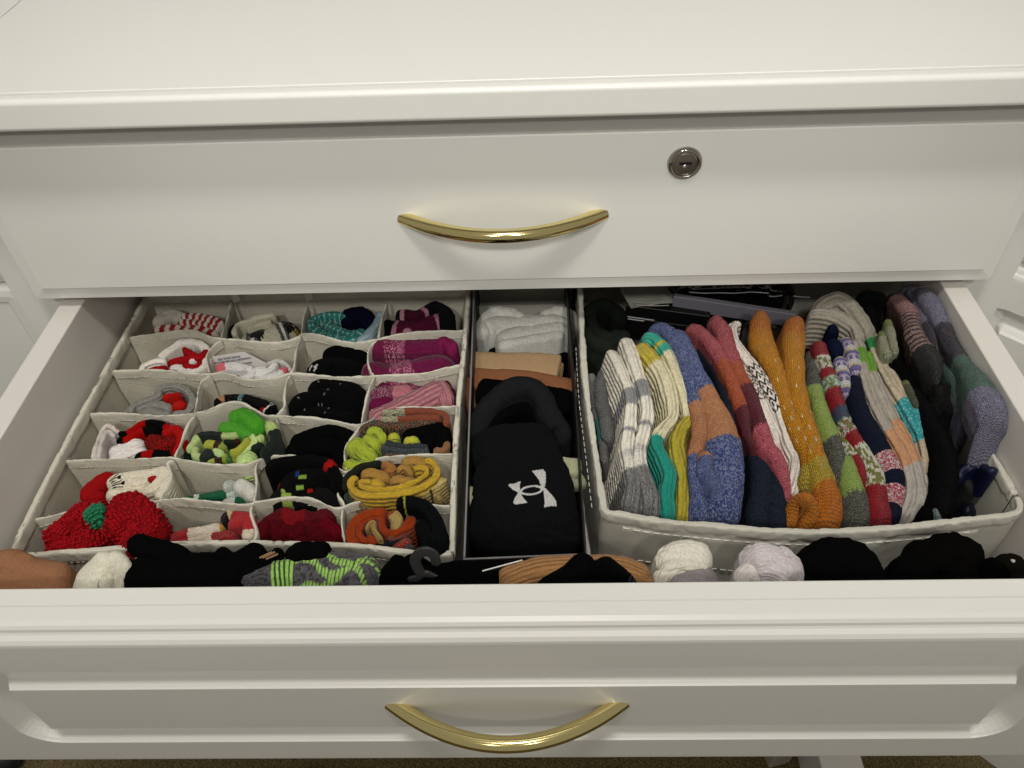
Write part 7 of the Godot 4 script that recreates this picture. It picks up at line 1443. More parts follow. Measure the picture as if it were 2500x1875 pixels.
	obj("teal_heel", lobe([[265.3, -56.3, 152.4, 1.8, 40, 0], [266.4, -57, 156.7, 2.2, 40, 0], [267.6, -58.5, 161.5, 1.8, 40, 0]], {"sw": 2}), cloth("#ffffff", "knit", 0.17, knitted([[1, "#6a7f7c", "#93a29c", 0.6]], "", 120, 240, 0.014)), o)
	o = thing("sock_pair", "lavender grey marled sock pair with sage green bands along the right bin wall", "socks", Vector3(304.2, -95, 51.5), "pairs of thick socks standing in the bin")
	obj("sock", lobe([[299.5, -32, -32.1, 4.8, 42, 8], [305.4, -28, -28.8, 6.6, 42, 8], [304.7, -24, -10.7, 6.6, 42, 8], [302.9, -24, 7.2, 6.6, 42, 8], [300.9, -25, 21.5, 6.6, 42, 8], [301.1, -28, 31.5, 5.4, 42, 8], [306, -34, 41.4, 5.4, 42, 8], [306.1, -32, 59.2, 5.4, 42, 8], [305.4, -31, 73.8, 6, 42, 8], [305.3, -35, 84.4, 6, 42, 8], [305.4, -42, 92.2, 6.6, 42, 8], [305.7, -53, 96.3, 6, 42, 8]], {"m": 36, "sw": 2.2, "amp": 0.75, "freq": 0.8}), cloth("#ffffff", "knit", 0.17, knitted([[0.35, "#6d6a86", "#a5a3b8", 0.65], [0.5, "#2f2b38", "#6a6474", 0.5], [0.78, "#44635b", "#7d978c", 0.6], [1, "#6d6a86", "#a5a3b8", 0.65]], "", 120, 240, 0.014)), o)
	obj("sock", lobe([[307, -24, -23.6, 4.8, 40, 10], [305.1, -16, -8, 6.6, 40, 10], [305.3, -15, 7.6, 6.6, 40, 10], [305.5, -17, 22.4, 6, 40, 10], [305.9, -19, 33.5, 6, 40, 10], [306.5, -20, 46.9, 5.4, 40, 10], [306.6, -19, 62, 5.4, 40, 10], [303.6, -12, 81.1, 7.8, 40, 10], [302, -9, 96.8, 9.6, 40, 10], [302.1, -10, 108.1, 9.6, 40, 10], [302.8, -16, 114.5, 9, 40, 10], [302.6, -26, 117.3, 9, 40, 10], [302.8, -38, 120, 9, 40, 10], [303.1, -50, 124.3, 8.4, 40, 10]], {"m": 40, "sw": 2.3, "amp": 0.5}), cloth("#ffffff", "knit", 0.17, knitted([[0.28, "#6d6a86", "#a5a3b8", 0.65], [0.45, "#2f2b38", "#6a6474", 0.5], [0.68, "#44635b", "#7d978c", 0.6], [1, "#6d6a86", "#a5a3b8", 0.65]], "", 120, 240, 0.014)), o)
	o = thing("pouch", "shiny dark navy drawstring pouch in the front right corner of the bin", "pouch", Vector3(299.3, -122, 131.8))
	obj("mouth", lobe([[291.6, -60, 129, 2.4, 30, 0], [293.4, -56, 124.5, 3, 30, 0], [297.3, -53, 123.1, 3.3, 30, 0], [304.8, -52, 123.4, 3.6, 30, 0], [304.9, -44, 132.4, 3.9, 30, 0], [305.8, -44, 136.2, 3, 30, 0]], {"amp": 0.8}), plain(Color("#0c1230"), 0.45, 0.0, 0.4), o)
	obj("body", lobe([[293.3, -70, 137.9, 5.4, 50, 0], [296.8, -70, 141.7, 6.6, 50, 0], [302.1, -72, 146.5, 6.6, 50, 0]], {"amp": 2}), plain(Color("#090d1e"), 0.45, 0.0, 0.4), o)
	obj("inside", lobe([[297.4, -62, 125, 4.2, 40, 0], [301.2, -64, 128.6, 4.8, 40, 0], [303, -66, 133.5, 4.2, 40, 0]]), plain(Color("#040508"), 0.8), o)

func middle_box_socks() -> void:
	var o: Node3D
	o = thing("folded_sock", "white sock pair folded into a bundle at the back of the black box", "socks", Vector3(15.7, -123, -51.2))
	obj("body", lobe([[-24.1, -76, -43.2, 12, 44, 0], [-18.6, -76, -53.4, 12, 44, 0], [-4.9, -76, -57.5, 12, 44, 0], [12.9, -76, -57.7, 12, 44, 0], [30.6, -76, -58, 12, 44, 0], [44.3, -76, -56.1, 12, 44, 0], [51.2, -76, -45.4, 12, 44, 0]], {"m": 44, "amp": 1.6, "freq": 0.8}), cloth("#e6e5de", "knit", 0.05), o)
	obj("left_fold", lobe([[-23, -75, -39.1, 6.5, 40, 0], [-21.6, -75, -56.8, 6.5, 40, 0], [-14, -75, -68.1, 6.5, 40, 0], [-3, -75, -69.3, 6.5, 40, 0], [7, -75, -63.6, 6.5, 40, 0], [12.9, -75, -57.3, 6.5, 40, 0]], {"amp": 0.9}), cloth("#e6e5de", "knit", 0.05), o)
	obj("right_fold", lobe([[24.7, -75, -60, 6.5, 40, 0], [34.8, -75, -67.4, 6.5, 40, 0], [44.7, -75, -67.9, 6.5, 40, 0], [50.9, -75, -60.8, 6.5, 40, 0], [52.2, -75, -47.2, 6.5, 40, 0]], {"amp": 0.9}), cloth("#e6e5de", "knit", 0.05), o)
	obj("cuff_panel", lobe([[-12.4, -77, -38.1, 9, 44, 0], [-0.8, -77, -42.2, 9, 44, 0], [12.8, -77, -45.5, 9, 44, 0], [28.4, -77, -48.7, 9, 44, 0], [42.1, -77, -49.8, 9, 44, 0], [48.6, -77, -42.2, 9, 44, 0]], {"m": 40, "amp": 0.9}), cloth("#e6e5de", "knit", 0.05), o)
	obj("front_edge", lobe([[-10.9, -79, -31.6, 5, 44, 0], [1.1, -79, -34.2, 5, 44, 0], [14.7, -79, -38.1, 5, 44, 0], [30.2, -79, -41.4, 5, 44, 0], [45.9, -79, -45.3, 5, 44, 0]], {"amp": 0.6}), cloth("#e6e5de", "knit", 0.05), o)
	o = thing("folded_tights", "folded pale tan tights lying flat in the black box behind the brown ones", "tights", Vector3(5.3, -98, -7.5))
	obj("top_fold", lobe([[-32, -78, -8.8, 14, 12, 0], [-13.6, -78, -7.6, 14, 12, 0], [5.1, -78, -7.1, 14, 12, 0], [21.9, -78, -6, 14, 12, 0], [40.4, -78, -2.9, 14, 12, 0]], {"e": 3.4, "c0": 4, "c1": 2, "amp": 0.4, "sw": 1}), cloth("#a98c6c", "knit", 0.012), o)
	obj("lower_fold", lobe([[-31.7, -86, -11.7, 12, 12, 0], [-6.5, -86, -10.4, 12, 12, 0], [21.9, -86, -9, 12, 12, 0], [42, -86, -4.4, 12, 12, 0]], {"e": 3.2, "c0": 4, "c1": 2, "amp": 0.4, "sw": 1}), cloth("#a08464", "knit", 0.012), o)
	o = thing("folded_tights", "folded rust brown tights in the black box beneath the black sock", "tights", Vector3(-8, -106, 21.7))
	obj("top_fold", lobe([[-29.9, -74, 11.4, 11, 10, 0], [-12.9, -74, 13.1, 11, 10, 0], [8, -74, 14.9, 11, 10, 0], [28.8, -74, 19.9, 11, 10, 0], [50, -74, 26.7, 11, 10, 0]], {"e": 3.2, "c0": 4, "c1": 2, "amp": 0.4, "sw": 1}), cloth("#85583c", "knit", 0.012), o)
	obj("side_fold", lobe([[-30.8, -76, 8, 4, 30, 0], [-29.8, -76, 22.2, 4, 30, 0], [-28.5, -76, 34.8, 4, 30, 0], [-26.8, -76, 44.6, 4, 30, 0]], {"sw": 1}), cloth("#7d5238", "knit", 0.012), o)
	o = thing("folded_sock", "plain black folded sock lying under the looped black sock in the box", "sock", Vector3(19.4, -126, 22.5))
	obj("flat_fold", lobe([[-25, -72, 26.3, 13, 10, 0], [-5.3, -72, 29.3, 13, 10, 0], [16.9, -72, 33.5, 13, 10, 0], [34.5, -72, 37.6, 13, 10, 0], [49.2, -72, 42.8, 13, 10, 0]], {"e": 3, "c0": 4, "c1": 10, "amp": 0.4}), cloth("#090a0c", "knit", 0.05), o)
	obj("lower_fold", lobe([[-0.1, -82, 50.4, 26, 14, 0], [21, -82, 50.8, 26, 14, 0], [49, -82, 51.4, 26, 14, 0]], {"e": 3, "amp": 0.4}), cloth("#080809", "knit", 0.05), o)
	obj("lower_fold", lobe([[12.1, -86, 66.9, 24, 14, 0], [29.3, -86, 68.3, 24, 14, 0], [49.1, -86, 69.9, 24, 14, 0]], {"e": 3, "amp": 0.4}), cloth("#080809", "knit", 0.05), o)
	obj("back_fold", lobe([[-28.4, -96, -45, 12, 30, 0], [2.5, -96, -45.6, 12, 30, 0], [32.3, -96, -46.3, 12, 30, 0], [53.5, -96, -53.1, 12, 30, 0]], {"amp": 0.4}), cloth("#0a0a0b", "knit", 0.05), o)
	o = thing("looped_sock", "black sock with a white knitted emblem, its cuff looped open towards the back", "sock", Vector3(8.7, -100, 91.3))
	obj("cuff_loop", lobe([[-19.3, -60, 88.7, 8, 40, 0], [-21.1, -56, 79.1, 8, 40, 0], [-17, -50, 69.1, 8, 40, 0], [-7.8, -44, 59, 8, 40, 0], [3.9, -40, 52.7, 8, 40, 0], [15.6, -40, 51.8, 8, 40, 0], [24.5, -42, 59.4, 8, 40, 0], [28.4, -46, 69.3, 8, 40, 0], [33.9, -50, 78, 8, 40, 0], [37, -54, 84.3, 8, 40, 0], [32.8, -58, 89.4, 8, 40, 0]], {"m": 34, "sw": 1.4}), cloth("#1d1e21", "knit", 0.03), o)
	obj("inner_loop", lobe([[-10.4, -60, 86.7, 5, 34, 0], [-8.9, -57, 74, 5, 34, 0], [-0.7, -55, 64.8, 5, 34, 0], [11.1, -54, 60.2, 5, 34, 0], [21, -56, 64.3, 5, 34, 0], [27.5, -58, 73.9, 5, 34, 0]], {"sw": 1.4}), cloth("#08090a", "knit", 0.03), o)
	obj("foot", lobe([[2.1, -52, 77.5, 22, 26, 0], [3, -51, 85, 28, 26, 0], [4.7, -50, 95.5, 30, 26, 0], [7.8, -52, 104.3, 29, 26, 0], [9.4, -52, 119.5, 32, 26, 0], [10.9, -53, 133.3, 34, 26, 0], [11.6, -55, 145.9, 35, 26, 0], [11.8, -58, 157.3, 36, 26, 0], [11.3, -63, 167.1, 35, 26, 0], [10.4, -70, 173.7, 33, 26, 0]], {"m": 64, "even": 1, "crease": 1.4, "e": 2.6, "c0": 6, "c1": 16, "sw": 1.4, "amp": 0.9, "step": 1.5}), cloth("#ffffff", "knit", 0.03, knitted([[1, "#111214", "#17181b", 0.4]], "logo", 384, 288, 0.0)), o)
	o = thing("folded_sock", "pale sage green folded sock sticking out under both sides of the emblem sock", "sock", Vector3(20.7, -80, 117.3))
	obj("right_fold", lobe([[33.1, -64, 107.2, 7.6, 10, 0], [41, -64, 108.4, 7.6, 10, 0], [50.5, -64, 109.5, 7.6, 10, 0]], {"e": 3.2, "c0": 2, "c1": 2, "amp": 0.4, "sw": 1.2}), cloth("#a9ab8f", "knit", 0.02), o)
	obj("right_fold", lobe([[37.7, -70, 113.7, 7.6, 10, 0], [44.8, -70, 114.8, 7.6, 10, 0], [51.8, -70, 111.9, 7.6, 10, 0]], {"e": 3.2, "c0": 2, "c1": 2.5, "amp": 0.4, "sw": 1.2}), cloth("#9fa186", "knit", 0.02), o)
	obj("left_fold", lobe([[-27.4, -66, 130.4, 7.6, 10, 0], [-24.5, -66, 130, 7.6, 10, 0], [-20.6, -66, 129.6, 7.6, 10, 0]], {"e": 3.2, "c0": 2, "c1": 2, "amp": 0.4, "sw": 1.2}), cloth("#a9ab8f", "knit", 0.02), o)

func front_row_items() -> void:
	var o: Node3D
	o = thing("stocking", "light brown stocking bunched at the left end behind the drawer front", "stocking", Vector3(-274, -88.5, 207))
	obj("fold", lobe([[-302.1, -30.5, 200.7, 9, 50, 0], [-288.9, -29.5, 198.3, 9, 50, 0], [-281.8, -30.5, 199.7, 8, 50, 0], [-270.9, -32.5, 202.9, 9, 50, 0], [-259.9, -34.5, 203.4, 9, 50, 0], [-251.4, -36.5, 206.1, 6, 50, 0]], {"amp": 1.2, "sw": 1}), cloth("#92684d", "knit", 0.012), o)
	obj("front_fold", lobe([[-300.3, -32.5, 206.4, 12, 50, 0], [-282.7, -32.5, 205.9, 13, 50, 0], [-269.3, -34.5, 208.7, 12, 50, 0], [-257.4, -36.5, 209.9, 10, 50, 0], [-250.3, -38.5, 211.1, 7, 50, 0]], {"amp": 1.6, "sw": 1}), cloth("#8f664b", "knit", 0.012), o)
	obj("front_edge", lobe([[-298.2, -34.5, 212.9, 12, 50, 0], [-279.3, -34.5, 212.3, 12, 50, 0], [-265, -36.5, 212.8, 11, 50, 0], [-251.8, -38.5, 214.1, 8, 50, 0]], {"amp": 1.2, "sw": 1}), cloth("#8a6047", "knit", 0.012), o)
	o = thing("sock", "crumpled cream white sock standing behind the drawer front, beside the black glove", "sock", Vector3(-225.2, -96, 207.5))
	obj("tall_fold", lobe([[-223, -22, 197.8, 5, 60, 0], [-224.5, -23, 201, 7, 60, 0], [-228.6, -25, 206.6, 9, 60, 0], [-235.1, -29, 211.6, 11, 60, 0], [-241.4, -33, 215.2, 11, 60, 0], [-246.7, -36, 217.1, 9, 60, 0]], {"amp": 0.9, "sw": 1.4}), cloth("#dedacb", "knit", 0.025), o)
	obj("right_fold", lobe([[-223.2, -22, 198.1, 4.5, 60, 0], [-219.2, -24, 202.7, 6, 60, 0], [-216.8, -27, 207, 7, 60, 0], [-216.1, -30, 211.3, 7, 60, 0]], {"amp": 0.8, "sw": 1.4}), cloth("#dbd6c8", "knit", 0.025), o)
	obj("middle_fold", lobe([[-225.1, -24, 204.2, 6, 60, 0], [-226.1, -27, 208.4, 7, 60, 0], [-228.1, -30, 213.4, 8, 60, 0], [-231.1, -34, 217, 8, 60, 0]], {"amp": 0.8, "sw": 1.4}), cloth("#dcd8ca", "knit", 0.025), o)
	obj("front_fold", lobe([[-236.3, -34.5, 214.4, 10, 60, 0], [-231, -31.5, 210.9, 11, 60, 0], [-224.8, -29.5, 209.2, 11, 60, 0], [-220.9, -32.5, 212, 9, 60, 0], [-222.8, -35.5, 215.4, 9, 60, 0]], {"amp": 1.8, "sw": 1.4}), cloth("#d4cfbf", "knit", 0.025), o)
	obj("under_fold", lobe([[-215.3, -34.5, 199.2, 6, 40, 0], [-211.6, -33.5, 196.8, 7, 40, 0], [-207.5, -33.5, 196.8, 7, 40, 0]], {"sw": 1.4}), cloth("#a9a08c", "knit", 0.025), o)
	o = thing("glove", "matte black glove with one finger pointing left over the organizer rim", "glove", Vector3(-181.8, -97.5, 203.1))
	obj("palm", lobe([[-219.9, -34.5, 213, 12, 60, 0], [-211.4, -30.5, 208, 15, 60, 0], [-196.4, -29.5, 207.3, 17, 60, 0], [-179.5, -29.5, 207.5, 18, 60, 0], [-163, -30.5, 207, 18, 60, 0], [-149.4, -31.5, 208.9, 16, 60, 0], [-139.4, -33.5, 210.8, 13, 60, 0]], {"m": 40, "amp": 1, "sw": 1.2}), cloth("#0a0a0b", "knit", 0.02), o)
	obj("front_side", lobe([[-219.7, -37.5, 215, 10, 60, 0], [-203, -35.5, 214.1, 13, 60, 0], [-182.7, -35.5, 214.4, 13, 60, 0], [-156, -36.5, 214.8, 12, 60, 0]], {"sw": 1.2}), cloth("#0a0a0b", "knit", 0.02), o)
	obj("finger", lobe([[-220.1, -27.5, 186.9, 5.6, 15, 0], [-213.6, -27.5, 188.7, 6.6, 15, 0], [-203.4, -27.5, 192, 7, 15, 0], [-191.1, -27.5, 196.2, 7.6, 15, 0], [-180.6, -28.5, 200.4, 8, 15, 0]], {"m": 30, "sw": 1.2, "amp": 0.5}), cloth("#0a0a0b", "knit", 0.02), o)
	obj("finger", lobe([[-202.6, -29.5, 198.7, 9, 30, 0], [-187.9, -29, 201.5, 12, 30, 0], [-174.2, -29, 201.7, 12, 30, 0]], {"sw": 1.2}), cloth("#0a0a0b", "knit", 0.02), o)
	obj("knuckle", lobe([[-163.1, -26.5, 192.4, 5, 30, 0], [-161.4, -27, 196.9, 7.5, 30, 0], [-162, -28.5, 201.4, 9, 30, 0]], {"sw": 1.2, "amp": 0.5}), cloth("#0a0a0b", "knit", 0.02), o)
	obj("knuckle", lobe([[-156.6, -28, 195.5, 5, 30, 0], [-153.8, -29, 199.6, 6.5, 30, 0], [-153.7, -30.5, 204.1, 8, 30, 0]], {"sw": 1.2, "amp": 0.5}), cloth("#0a0a0b", "knit", 0.02), o)
	o = thing("black_sock", "folded black sock with three thin tan lines, beside the grey and lime one", "sock", Vector3(-133.8, -96.5, 199.4))
	obj("upright_fold", lobe([[-163.4, -34.5, 206.1, 9, 50, 0], [-153, -31.5, 201.1, 10, 50, 0], [-143.9, -28.5, 196.1, 9, 50, 0], [-137.1, -26, 193.1, 6, 50, 0]], {"sw": 1.2, "amp": 0.6}), cloth("#0a0a0b", "knit", 0.02), o)
	obj("lined_fold", lobe([[-135.7, -28, 195.8, 5, 30, 0], [-135, -29, 199.9, 5, 30, 0], [-130.2, -29, 199.9, 5, 30, 0]], {"sw": 1.2}), cloth("#0a0a0b", "knit", 0.02), o)
	obj("tan_lined_patch", lobe([[-138.1, -29, 201, 3.4, 10, 0], [-134.2, -31.5, 197.1, 3.4, 10, 0], [-127.7, -28, 197.9, 3.4, 10, 0]], {"sw": 1.2, "c0": 2, "c1": 2}), cloth("#0a0a0b", "knit", 0.02), o)
	obj("point", lobe([[-131.6, -29.5, 200.4, 8, 40, 0], [-128.5, -27, 196.5, 6.5, 40, 0], [-126.5, -26, 194.8, 4, 40, 0]], {"sw": 1.2, "amp": 0.5}), cloth("#0a0a0b", "knit", 0.02), o)
	obj("long_fold", lobe([[-126.9, -29.5, 200.4, 9, 34, 0], [-120.2, -27.5, 197.5, 8.5, 34, 0], [-111.6, -27, 196, 7.5, 34, 0], [-99.6, -27.5, 195.8, 6.5, 34, 0]], {"sw": 1.2, "c1": 1.5, "amp": 0.5}), cloth("#0a0a0b", "knit", 0.02), o)
	obj("base", lobe([[-165.4, -36.5, 208.7, 14, 60, 0], [-148.4, -33.5, 205.4, 15, 60, 0], [-131.8, -32.5, 203.1, 14, 60, 0], [-121.9, -32.5, 201.7, 10, 60, 0]], {"sw": 1.2}), cloth("#0a0a0b", "knit", 0.02), o)
	obj("tan_line", bar([[-137.4, -28.5, 202.1, 0.6], [-133.9, -27.5, 200.8, 0.6], [-130.4, -26.5, 199.6, 0.6]], 8), plain(Color("#8a6a4c"), 0.8), o)
	obj("tan_line", bar([[-135.7, -28.5, 202.1, 0.6], [-132.2, -27.5, 200.9, 0.6], [-128.7, -26.5, 199.6, 0.6]], 8), plain(Color("#8a6a4c"), 0.8), o)
	obj("tan_line", bar([[-133.5, -28.5, 202.9, 0.6], [-130.1, -27.5, 201.9, 0.6], [-126.7, -26.5, 200.9, 0.6]], 8), plain(Color("#8a6a4c"), 0.8), o)
	o = thing("athletic_sock", "grey chunky sock with lime green rings and dashed zigzags", "sock", Vector3(-110.3, -92.5, 209.8))
	obj("body", lobe([[-149.2, -36.5, 216.4, 6, 56, 0], [-146.3, -34, 211.9, 10, 56, 0], [-138.8, -32.5, 210.7, 13, 56, 0], [-130.2, -31.5, 209.1, 16, 56, 0], [-120.4, -30.5, 206.8, 18, 56, 0], [-110.3, -30, 206.1, 19, 56, 0], [-100.2, -30, 206.6, 18, 56, 0], [-90.1, -30.5, 207.6, 18, 56, 0], [-81.4, -31, 208.5, 17, 56, 0], [-74.6, -32, 211, 13, 56, 0], [-71.9, -34, 213.6, 9, 56, 0]], {"m": 48, "sw": 2.2, "rib": 0.35, "ribw": 5}), cloth("#ffffff", "rib", 0.08, knitted([[0.27, "#4a494e", "#5e5d62", 0.4], [1, "#4c4b50", "#64636a", 0.45]], "zigzag", 120, 220)), o)
	o = thing("black_sock", "black ribbed sock on a small black plastic hanger with a curled hook", "sock", Vector3(-36.6, -87.5, 208.7))
	obj("left_fold", lobe([[-70.3, -36.5, 213.6, 8, 50, 0], [-63.8, -33.5, 207.9, 9, 50, 0], [-57.8, -29, 202.4, 8, 50, 0], [-55.1, -27, 200.6, 5, 50, 0]], {"sw": 1.2}), cloth("#060607", "rib", 0.03), o)
	obj("top_fold", lobe([[-56.4, -27, 200.6, 5, 50, 0], [-49.8, -30, 204.2, 8, 50, 0], [-40.3, -32, 208.4, 8, 50, 0], [-27.1, -32, 207.8, 8, 50, 0], [-7.2, -31.5, 206.8, 7, 50, 0]], {"sw": 1.2}), cloth("#060607", "rib", 0.03), o)
	obj("long_leg", lobe([[-37.8, -31.5, 208, 7.6, 50, 0], [-27.1, -31.5, 208.9, 7.6, 50, 0], [-13.9, -32.5, 211, 8.5, 50, 0], [-4, -34, 213.2, 8.5, 50, 0], [0.5, -36.5, 215.6, 6.8, 50, 0]], {"sw": 1.2}), cloth("#060607", "rib", 0.03), o)
	obj("front_leg", lobe([[-67.2, -37.5, 213, 10, 50, 0], [-47, -36, 212.7, 11, 50, 0], [-27.1, -35, 211.2, 12, 50, 0], [-7.2, -35, 210.7, 12, 50, 0]], {"sw": 1.2}), cloth("#060607", "rib", 0.03), o)
	o = thing("plastic_hanger", "small black plastic sock hanger with a curled open hook", "hanger", Vector3(-42.7, -36, 216.3))
	obj("hook", lobe([[-37.7, -26.8, 210.5, 2.3, 2.2, 0], [-36.7, -23.4, 209.3, 2.7, 2.2, 0], [-37.8, -19.1, 207.8, 2.9, 2.2, 0], [-41.7, -17.2, 207.1, 3, 2.2, 0], [-45.9, -19, 207.7, 3.1, 2.2, 0], [-48.1, -23.3, 209.2, 3.1, 2.2, 0], [-47.1, -28.1, 210.9, 3, 2.2, 0], [-45, -32.5, 212.5, 3.1, 2.2, 0], [-43.5, -35, 213.3, 3.4, 2.2, 0]], {"amp": 0.0, "m": 20, "e": 4.0, "c0": 2.6, "c1": 0.0, "step": 1.0, "ref": Vector3(0.0, -0.33, -0.94)}), plain(Color("#29292c"), 0.42), o)
	obj("hanger_bar", lobe([[-53.7, -35.2, 213.4, 1.3, 2.4, 0], [-49.3, -34.9, 213.3, 2, 2.4, 0], [-43, -33.8, 212.9, 4.4, 2.4, 0], [-37.7, -34.3, 213.1, 2.2, 2.4, 0], [-32.7, -34.7, 213.3, 1.5, 2.4, 0]], {"amp": 0.0, "m": 16, "e": 4.0, "c0": 2.0, "c1": 2.0, "step": 1.0, "ref": Vector3(0.0, -0.33, -0.94)}), plain(Color("#29292c"), 0.42), o)
	o = thing("price_tag", "thin white edge of a black card tag between black socks and tan tights", "tag", Vector3(-0.4, -51, 205.9))
	obj("card_edge", bar([[-11.5, -33, 209.3, 0.4], [10.8, -33, 202.6, 0.4]], 6), plain(Color("#e2e2e2"), 0.6), o)
	obj("card", lobe([[-11.5, -33.6, 209.3, 0.5, 18, 0], [10.8, -33.6, 202.6, 0.5, 18, 0]], {"amp": 0.0, "e": 5.0, "c0": 0.0, "c1": 0.0, "step": 4.0, "m": 12}), plain(Color("#0b0b0c"), 0.6), o)
	o = thing("tights", "light tan ribbed tights draped in an arch behind the small black sock", "tights", Vector3(45.1, -97, 211.5))
	obj("arch", lobe([[-5.4, -35.5, 215.3, 8.5, 60, 0], [3.3, -31.5, 211.8, 8.5, 60, 0], [13.9, -28.5, 209.3, 8.5, 60, 0], [24.4, -27, 208.2, 7.6, 60, 0], [35.5, -26.5, 207.5, 6.8, 60, 0], [45.3, -26.5, 207.3, 6.8, 60, 0], [58.3, -26.5, 207.4, 6.8, 60, 0], [68.6, -27.5, 209.2, 7.6, 60, 0], [76.4, -29.5, 211.4, 7.6, 60, 0], [83.6, -32.5, 212.7, 6, 60, 0]], {"sw": 1.2}), cloth("#ffffff", "rib", 0.04, knitted([[1, "#a3784f", "#a3784f", 0]], "ribdash", 96, 24)), o)
	obj("inner_fold", lobe([[11.7, -36.5, 215.7, 6.8, 60, 0], [17.7, -33.5, 212.4, 6.8, 60, 0], [26.9, -31.5, 209.9, 6.8, 60, 0], [37.5, -31, 209.3, 6, 60, 0]], {"sw": 1.2}), cloth("#ffffff", "rib", 0.04, knitted([[1, "#9a7049", "#9a7049", 0]], "ribdash", 96, 24)), o)
	obj("right_fold", lobe([[63.6, -30, 208.7, 6, 60, 0], [71.4, -31.5, 210.2, 6, 60, 0], [76.7, -34.5, 212.5, 5.1, 60, 0], [74, -37, 214.7, 5.1, 60, 0]], {"sw": 1.2}), cloth("#ffffff", "rib", 0.04, knitted([[1, "#a07650", "#a07650", 0]], "ribdash", 96, 24)), o)
	obj("right_fold", lobe([[75.3, -35, 213.7, 5.1, 60, 0], [81.1, -34, 212.9, 5.1, 60, 0], [85.2, -35.5, 212.4, 4.2, 60, 0]], {"sw": 1.2}), cloth("#ffffff", "rib", 0.04, knitted([[1, "#a37a55", "#a37a55", 0]], "ribdash", 96, 24)), o)
	obj("front_base", lobe([[-0.8, -37.5, 216, 8.5, 50, 0], [12.3, -37.5, 216.5, 8.5, 50, 0]], {"sw": 1.2}), cloth("#ffffff", "rib", 0.04, knitted([[1, "#8f6743", "#8f6743", 0]], "ribdash", 96, 24)), o)
	o = thing("black_sock", "small black sock peaked like a tent with slate blue cuff stripes", "sock", Vector3(48.9, -94.5, 213.8))
	obj("left_fold", lobe([[15, -33.5, 217.8, 7.6, 60, 0], [25.5, -29.5, 215.1, 9.3, 60, 0], [35.9, -26, 212.2, 9.3, 60, 0], [43.8, -23, 209.1, 7.6, 60, 0], [51, -21.5, 206.8, 5.1, 60, 0]], {"sw": 1.2, "amp": 0.6}), cloth("#0a0a0b", "knit", 0.02), o)
	obj("middle_fold", lobe([[48.1, -32.5, 218.1, 7.6, 60, 0], [50.7, -27.5, 214.1, 8.5, 60, 0], [52.2, -23.5, 209.3, 6.8, 60, 0], [53.6, -22, 206.6, 5.1, 60, 0]], {"sw": 1.2, "amp": 0.6}), cloth("#0a0a0b", "knit", 0.02), o)
	obj("right_fold", lobe([[51, -22, 207.3, 5.1, 60, 0], [57.9, -24, 211.2, 7.6, 60, 0], [64.3, -26.5, 213.8, 7.6, 60, 0], [70.7, -29.5, 216.5, 7.6, 60, 0], [76.5, -33, 218.5, 6.8, 60, 0]], {"sw": 1.2, "amp": 0.5}), cloth("#ffffff", "knit", 0.05, knitted([[0.72, "#060607", "#08080a", 0.3], [0.76, "#2b3040", "#2b3040", 0], [0.79, "#060607", "#060607", 0], [0.83, "#2b3040", "#2b3040", 0], [0.86, "#060607", "#060607", 0], [0.9, "#2b3040", "#2b3040", 0], [1, "#060607", "#060607", 0]], "", 72, 150, 0)), o)
	obj("front_base", lobe([[16.3, -34.5, 218.3, 8.5, 60, 0], [38.4, -31.5, 217.4, 10.2, 60, 0], [57.8, -32, 218, 10.2, 60, 0], [70.8, -34.5, 218.6, 7.6, 60, 0]], {"sw": 1.2, "amp": 0.6}), cloth("#0a0a0b", "knit", 0.02), o)
	o = thing("sock_ball", "white sock ball with a fine ribbed cuff and lilac grey lining, by the bin", "sock", Vector3(101.4, -100, 210.3))
	obj("top_fold", lobe([[87.9, -31, 208.1, 5.1, 60, 0], [90.1, -28, 204, 7.2, 60, 0], [95.5, -26, 201.1, 8.1, 60, 0], [104, -25, 200.5, 8.5, 60, 0], [111.8, -26, 201.5, 8.5, 60, 0], [117.8, -29, 203.6, 6.8, 60, 0]], {"sw": 1.2, "amp": 1.1, "freq": 0.9, "m": 48, "crease": 1.3}), cloth("#d8d4cb", "rib", 0.03), o)
	obj("cuff_edge", lobe([[84.6, -34, 216.7, 3.4, 60, 0], [87.2, -30, 212.8, 4.2, 60, 0], [92, -28, 209.8, 4.7, 60, 0], [99.1, -27, 208.7, 4.7, 60, 0], [107.1, -28, 208, 4.2, 60, 0], [114.6, -31, 208.5, 3.4, 60, 0]], {"sw": 1.2, "amp": 1.1, "freq": 0.9, "m": 48, "crease": 1.3}), cloth("#d2cdc3", "rib", 0.03), o)
	obj("lilac_lining", lobe([[89.9, -36, 217, 5.1, 60, 0], [94.3, -32, 214.9, 6.8, 60, 0], [102.1, -30, 212.9, 7.6, 60, 0], [109.8, -30, 213, 7.6, 60, 0], [116.1, -34, 214, 6.8, 60, 0], [120.4, -38, 215.1, 4.2, 60, 0]], {"sw": 1.2, "amp": 1.1, "freq": 0.9, "m": 48, "crease": 1.3}), cloth("#8e878b", "knit", 0.03), o)
	obj("lower_fold", lobe([[91.2, -40, 215.4, 4.2, 60, 0], [101.3, -36, 214.9, 5.1, 60, 0], [111.8, -37, 214.8, 4.2, 60, 0]], {"sw": 1.2, "amp": 1.1, "freq": 0.9, "m": 48, "crease": 1.3}), cloth("#968f93", "knit", 0.03), o)
	o = thing("sock_ball", "pale lilac sock ball with a twisted fold, between white and black balls", "sock", Vector3(146.6, -103, 209.4))
